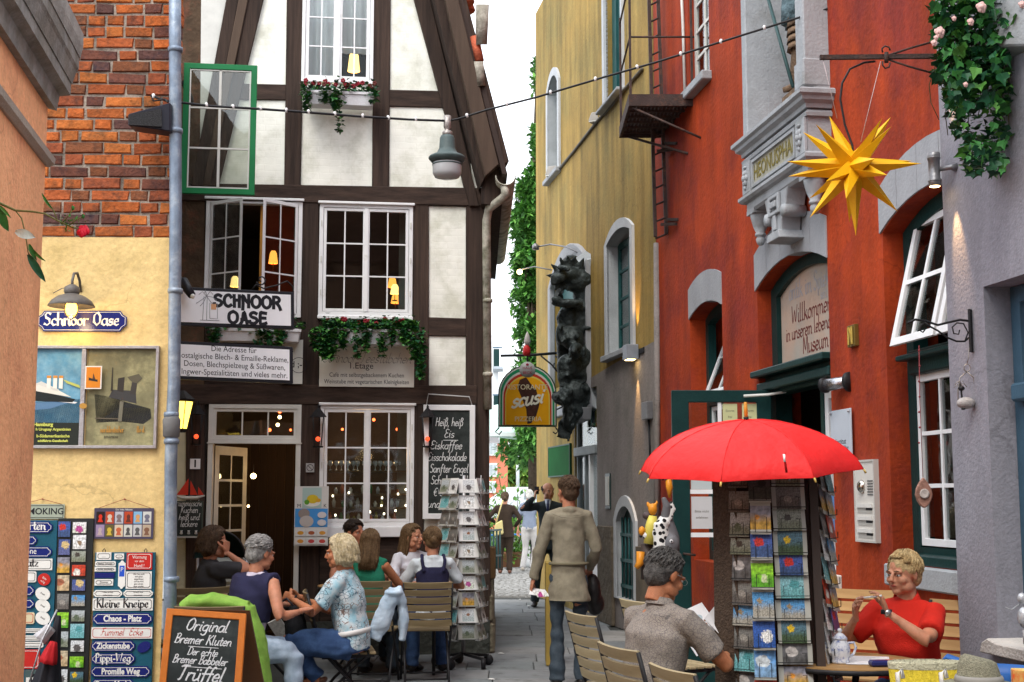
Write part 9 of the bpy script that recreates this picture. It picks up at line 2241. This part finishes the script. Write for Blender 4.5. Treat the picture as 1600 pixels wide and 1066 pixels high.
mk('shirt_front',M(c['T']).loft([c['Ch']+V((0,-.13,.0)),c['Sh']+V((0,-.11,.0)),c['Nk']+V((0,-.06,.01))],[(.01,.01),(.035,.015),(.05,.02)],(1,0,0),8),paint((.45,.5,.58)),c['root']);mk('tie',M(c['T']).loft([c['Ch']+V((0,-.15,-.05)),c['Sh']+V((0,-.135,.0)),c['Nk']+V((0,-.09,.0))],[(.02,.008),(.018,.01),(.012,.008)],(1,0,0),6),paint((.03,.04,.10)),c['root'])
wr=c['T'](c['arms'][1][3]);ph_=mk('mobile_phone',M(board_T(wr+V((.03,-.01,.09)),R(60))).box((-.01,-.03,-.05),(.01,.03,.06)),blackp,None,'dark mobile phone held at the ear of the balding man','phone')
brn=cloth('brown_suit',(.035,.022,.014));Yw=27.5
c=person('distant walker in a dark brown suit with a yellow shoulder bag',gX(789,Yw),Yw,R(180),.97,lean=.02,shirt=brn,sleeve='long',trou=brn,shoe=brownshoe,hair=(hr_brown,'tied',0),fine=False,shirt_len=.12,hl=(.20,-.16,1.05),hr=(-.2,-.1,.95),wide=1.12)
b_=thing('yellow_shoulder_bag','pale yellow leather shoulder bag at the left hip of the walker in brown','bag',(gX(778,Yw),Yw-.2,.9));kbg=Yw/2084
mk('bag_body',M().prism(ccw([(at(771,838,Yw).x,at(771,838,Yw).z),(at(787,834,Yw).x,at(787,834,Yw).z),(at(785,812,Yw).x,at(785,812,Yw).z),(at(774,818,Yw).x,at(774,818,Yw).z)]),Yw-.26,Yw-.17),paint((.50,.42,.18),.6),b_,bev=.02);mk('bag_strap',M().tube([at(775,818,Yw-.22),at(783,790,Yw-.17),at(786,782,Yw-.1)],.015,6),paint((.50,.42,.18),.6),b_)
Yv=28.5
c=person('distant walker with white hair, grey blue vest and pale trousers',gX(827,Yv),Yv,R(178),1.0,lean=.0,shirt=cloth('blue_grey_vest',(.22,.26,.34)),sleeve='short',trou=cloth('pale_trousers',(.50,.48,.46)),shoe=paint((.4,.36,.3)),hair=(hr_white,'curly',0),fine=False,hl=(.24,-.02,.86),hr=(-.22,-.08,.9),legs=((V((.08,-.03,.50)),V((.14,.02,.08))),(V((-.12,-.06,.50)),V((-.06,.02,.08)))))
X5,Y5=gX(556,9.55),9.55
c=person('grey blond woman in pale blue floral blouse and jeans sitting in profile facing left',X5,Y5,R(-97),.97,seat=.44,lean=.17,pitch=.10,hl=(.07,-.44,.845),hr=(-.06,-.42,.84),pl=(.8,.6,-1),pr_=(-.6,.5,-1),fem=True,sk=skB,shirt=floral,sleeve='short',trou=jeanb,shoe=None,hair=(hr_blond,'bob',.09),curl=.9,wide=1.16,palmL=(-1,0,-.2),palmR=(1,0,-.2),dirL=(-.5,-.8,.15),dirR=(.4,-.8,.1),legs=((V((.15,-.46,.56)),V((.02,-.26,.30))),(V((-.10,-.44,.50)),V((-.12,-.40,.08)))))
mk('belt',M(c['T']).loft([c['P']+c['d']*.055,c['P']+c['d']*.075,c['P']+c['d']*.09],[(.182,.128),(.187,.131),(.180,.126)],(1,0,0),22),paint((.62,.60,.58),.5),c['root'])
An=c['legs'][0][3];b=M(c['T']);b.loft([An+V((0,.06,-.02)),An+V((-.03,-.03,-.045)),An+V((-.06,-.14,-.02)),An+V((-.07,-.19,0))],[(.035,.02),(.04,.018),(.042,.014),(.02,.01)],(1,0,0),12);mk('sandal',b,brownshoe,c['root'])
An=c['legs'][1][3];b=M(c['T']);b.loft([An+V((0,.05,-.05)),An+V((0,-.06,-.06)),An+V((0,-.18,-.065))],[(.035,.012),(.04,.012),(.03,.01)],(1,0,0),12);mk('sandal',b,brownshoe,c['root'])
W5=c['T'](c['arms'][0][3]);mk('wristwatch',M().loft([W5+V((.022,0,.0)),W5+V((.032,0,-.004))],[(.027,.024),(.027,.024)],(0,1,0),14),blackp,c['root'])
hb5=thing('black_handbag','tall black handbag held upright on the lap of the woman in the floral blouse','bag',(W5.x+.02,Y5-.02,.52))
b=M();zt=W5.z-.05;b.loft([(W5.x+.05,Y5,.52),(W5.x+.03,Y5,.66),(W5.x+.03,Y5,zt)],[(.08,.16),(.075,.15),(.045,.12)],(1,0,0),12);skin('bag_body',b,cloth('black_bag_cloth',(.012,.012,.014)),hb5,.012,2,disp=.006);mk('bag_strap',M().tube([(W5.x+.03,Y5-.1,zt),(W5.x-.02,Y5-.08,zt+.05),(W5.x-.16,Y5-.05,zt-.02),(W5.x-.24,Y5,zt-.06)],.009,6),blackp,hb5)
dj=thing('denim_jacket','pale blue denim jacket hung over the back of the dark folding chair','jacket',(gX(610,9.7),9.7,.5))
den=cloth('pale_denim',(.40,.52,.64),c2=(.52,.62,.72),c2s=8)
Yd=9.62
def DJ(px,py,dy=0):return at(px,py,Yd+dy)
b=M()
b.loft([DJ(618,922),DJ(606,945),DJ(595,975),DJ(584,998)],[(.05,.03),(.065,.04),(.07,.04),(.045,.03)],(1,.2,0),12);b.loft([DJ(618,920,.02),DJ(628,940,.05),DJ(631,970,.08),DJ(628,1000,.08)],[(.045,.04),(.035,.05),(.04,.06),(.02,.04)],(1,.2,0),12);b.ball(DJ(615,926),(.07,.06,.03),12)
skin('jacket_cloth',b,den,dj,.009,2,disp=.010,dscale=16)
navyc=cloth('navy_top',(.022,.022,.06));pinkw=cloth('pale_lilac_shirt',(.60,.55,.66))
X6,Y6=gX(382,9.25),9.25
c=person('grey haired person from behind in sleeveless navy top and light jeans',X6,Y6,R(104),.96,seat=.45,lean=.20,twist=.75,yaw=-.2,pitch=.15,hl=(.22,-.36,.80),hr=(-.10,-.40,.78),pr_=(-1,.5,-.6),sk=skC,shirt=pinkw,sleeve='none',trou=jeanl,shoe=brownshoe,hair=(hr_grey,'curly',0),wide=1.12,legs=((V((.12,-.36,.50)),V((.14,-.40,.08))),(V((-.12,-.34,.50)),V((-.13,-.37,.06)))))
b=M(c['T']);s_=1.0;d_=c['d'];b.loft([c['P']+d_*.19,c['P']+d_*.30,c['Ch']+d_*.02,c['Sh'],c['Sh']+d_*.035,c['Nk']-d_*.0],[(.165,.128),(.178,.135),(.185,.135),(.178,.115),(.12,.09),(.066,.064)],c['sd'],20)
for q,S_j,El,Wr in c['arms']:b.loft([S_j-c['sd']*q*.08,S_j+c['sd']*q*.012],[(.075,.075),(.070,.070)],c['fr'],14)
skin('sleeveless_top',b,navyc,c['root'],.010,2,disp=.006,dscale=9,dfun=lambda co,n:.006*math.sin(co.x*30+co.z*22+4*noise.noise(co*4)))
lj=thing('lime_jacket','lime green jacket draped over the chair behind the sandwich board','jacket',(gX(350,8.9),8.9,.5))
lime=cloth('lime_green_cloth',(.27,.47,.08),c2=(.17,.34,.05),c2s=9);Yl=8.85
def LJ(px,py,dy=0):return at(px,py,Yl+dy)
b=M()
b.loft([LJ(284,950),LJ(300,940),LJ(330,938),LJ(360,942),LJ(388,950)],[(.03,.05),(.055,.08),(.05,.09),(.05,.09),(.05,.07)],(0,0,1),14)
b.loft([LJ(388,948),LJ(400,985),LJ(408,1030),LJ(412,1075),LJ(412,1110)],[(.045,.07),(.05,.08),(.055,.08),(.06,.08),(.05,.07)],(1,0,0),14);b.loft([LJ(290,950,.05),LJ(300,1000,.1),LJ(330,1060,.1)],[(.06,.05),(.15,.05),(.18,.05)],(1,0,0),12);b.loft([LJ(360,950,.05),LJ(362,1000,.1),LJ(368,1080,.1)],[(.1,.05),(.14,.05),(.14,.05)],(1,0,0),12)
skin('jacket_cloth',b,lime,lj,.010,2,disp=.014,dscale=7,dfun=lambda co,n:.006*math.sin(co.x*26+co.z*17+6*noise.noise(co*4)))
b=M();b.loft([LJ(392,952,.03),LJ(396,975,.0),LJ(404,1005,.0)],[(.02,.05),(.016,.05),(.01,.04)],(1,0,0),10);mk('dark_lining',b,paint((.03,.035,.05),.8),lj)
nsp=thing('folded_newspaper','folded newspaper sticking up beside the small round table','newspaper',at(440,1000,10.0));mk('newspaper_sheet',M(board_T(at(438,985,10.0),R(10),R(-25),R(-30))).box((-.05,-.006,-.13),(.05,.006,.10)),mat('newsprint',(.42,.42,.40),.8,var=.3,vs=45,bump=0),nsp)
X7,Y7=gX(318,10.35),10.35
c=person('dark haired person in a charcoal top resting cheek on hand beside the downpipe',X7,Y7,R(112),.99,seat=.46,lean=.14,yaw=-.15,pitch=.12,hr=(-.09,-.17,1.135),pr_=(-.7,-.6,-1),hl=(.10,-.36,.76),sk=skC,fem=True,shirt=cloth('charcoal_top',(.045,.045,.05)),sleeve='short',trou=jean,shoe=blackshoe,hair=(hr_brown,'bob',.05),palmR=(.6,.5,0),dirR=(.15,-.05,1),curl=1.1,wide=1.05)
c=person('dark curly haired person in an orange top facing right behind the café table',gX(549,12.95),12.95,R(38),1.0,seat=.46,lean=.10,yaw=.2,hl=(.12,-.34,.80),hr=(-.12,-.34,.80),sk=skC,shirt=cloth('orange_top',(.50,.20,.05)),sleeve='none',trou=jean,shoe=blackshoe,hair=(hr_dark,'curly',0))
c=person('long brown haired woman with green straps sitting with her back to us',gX(577,11.55),11.55,R(172),.93,seat=.46,lean=.10,pitch=.1,hl=(.12,-.34,.80),hr=(-.10,-.36,.80),fem=True,sk=skB,shirt=cloth('green_top',(.02,.20,.12)),sleeve='none',trou=jean,shoe=blackshoe,hair=(hr_mid,'long',.26))
c=person('woman with long wavy brown hair in a white top leaning on the café table',gX(635,12.6),12.75,R(30),.97,seat=.46,lean=.20,yaw=.45,hl=(.10,-.34,.83),hr=(-.08,-.36,.83),pl=(1,.3,-.8),pr_=(-1,.3,-.8),fem=True,sk=skA,shirt=cloth('white_tshirt',(.66,.66,.72)),sleeve='short',trou=jeanb,shoe=blackshoe,hair=(hr_mid,'long',.24),curl=.8)
rosev=thing('table_rose','single red rose in a small dark vase on the café table','flower vase',at(651,905,12.0));mk('vase',M().lathe([(.02,0),(.028,.03),(.02,.09),(.014,.11)],at(650,893,12.05),12),blackp,rosev);b=M()
for i in range(8):b.ball(at(652,878,12.05)+V((.016*math.cos(i*2.4),.01*math.sin(i*2.4),.012*math.sin(i*1.7))),.014,7,0,5)
mk('rose_bloom',b,pet,rosev);mk('stem',M().tube([at(650,893,12.05),at(652,880,12.05)],.003,5),leaf_m[0],rosev)
c=person('woman with pinned up hair in white shirt and navy pinafore, back to us',gX(678,11.7),11.65,R(190),.95,seat=.46,lean=.12,pitch=.15,hl=(.10,-.34,.80),hr=(-.12,-.34,.80),fem=True,sk=skA,shirt=cloth('white_shirt',(.62,.68,.72)),sleeve='short',trou=jeanb,shoe=blackshoe,hair=(hr_mid,'tied',0))
b=M(c['T']);d_=c['d'];b.loft([c['P']+d_*.05,c['P']+d_*.2,c['Ch'],c['Ch']+d_*.05],[(.158,.122),(.136,.114),(.150,.118),(.125,.108)],c['sd'],18)
for q in(-1,1):b.tube([c['Ch']+c['sd']*q*.085+V((0,.10,.02)),c['Sh']+c['sd']*q*.10+V((0,.085,.01)),c['Sh']+c['sd']*q*.095+V((0,.02,.055)),c['Ch']+c['sd']*q*.08+V((0,-.11,.04))],.017,8)
skin('pinafore',b,navyc,c['root'],.010,1)
greys=cloth('grey_checked_shirt',(.27,.235,.205));overlay(greys,(.15,.135,.13),60,.3)
X13,Y13=gX(1008,6.3),6.3
c=person('grey haired man in a grey short sleeved shirt reading a magazine',X13,Y13,R(128),.97,seat=.46,lean=.20,yaw=-.10,pitch=.38,hl=(.13,-.40,.86),hr=(-.10,-.42,.80),pr_=(-1.2,.2,-.9),pl=(.6,.3,-1),sk=skB,shirt=greys,sleeve='short',trou=cloth('dark_brown_trousers',(.03,.022,.018)),shoe=blackshoe,hair=(hr_dgrey,'short',0),collar=True,wide=1.2,curl=.7,palmL=(-.4,0,.9),palmR=(.4,0,.9),shirt_len=.03)
bar_=M(c['Th']);
for q in(-1,1):bar_.tube([(q*.078,.01,.012),(q*.072,-.06,.014),(q*.055,-.094,.008)],.0018,5);bar_.tube([(q*.031+.020*math.cos(a_*.6283),-.1,.002+.014*math.sin(a_*.6283))for a_ in range(10)],.0013,4,closed=True)
mk('spectacles',bar_,wirem,c['root'])
mg=thing('open_magazine','open white magazine with a yellow picture held by the reading man','magazine',at(1085,1000,6.1))
Wm=(c['T'](c['arms'][0][3])+c['T'](c['arms'][1][3]))/2+V((.05,.03,.08))
for q in(-1,1):
 Tm=board_T(Wm+V((q*.075,q*.0,0)),R(18+q*22),R(38),R(-28));sh_=mk('page',M(Tm).box((-.09,-.001,-.12),(.09,.002,.13)),paint((.82,.82,.84)),mg)
 prints(Tm,sh_,[((.65,.45,.05),box2(-.07,-.10,.03,-.02)),((.45,.55,.60),ell(.02,.06,.03,.02))],.0015)if q<0 else None
redsh=cloth('red_short_sleeved_shirt',(.60,.022,.012),var=.1)
X14,Y14=gX(1414,6.95),6.95
c=person('blond woman in a red short sleeved shirt at the round table',X14,Y14,R(-38),.93,seat=.46,lean=.08,yaw=-.30,pitch=.05,hr=(-.16,-.30,.955),hl=(.015,-.33,.99),pr_=(-1,.1,-1.2),pl=(1.2,.2,-1),fem=True,sk=skA,shirt=redsh,sleeve='short',trou=jeanb,shoe=blackshoe,hair=(hr_lb,'tied',0),collar=True,wide=1.25,curl=.55,palmL=(-.6,-.3,.1),dirL=(-.25,-.15,1),palmR=(.8,0,.2),dirR=(.15,-.5,.8))
W14=c['T'](c['arms'][0][3]);mk('wristwatch',M().loft([W14+V((0,0,-.012)),W14+V((0,0,.010))],[(.029,.025),(.028,.024)],(1,0,0),14),blackp,c['root']);mk('watch_face',M().lathe([(.0,0),(.016,0),(.016,.006),(0,.007)],W14+V((.0,-.026,-.004)),14,ax=(.1,-1,0)),mat('watch_steel',(.5,.5,.52),.2,metal=.8),c['root'])
Wa,Wb=c['T'](c['arms'][1][3])+V((0,0,.09)),W14+V((-.02,0,.08))
mk('white_stick',M().tube([Wa+V((-.0,-.03,0)),Wb+V((-.01,-.03,0))],.005,8),paint((.8,.8,.8)),None,'thin white stick held between both hands of the woman in red','stick')
b=M(c['Th']).lathe([(.018,-.006),(.022,0),(.018,.006)],(0,.098,.0),12,ax=(0,1,0));mk('hair_band',b,blackp,c['root'])
bpy.data.scenes.remove(_tmp)
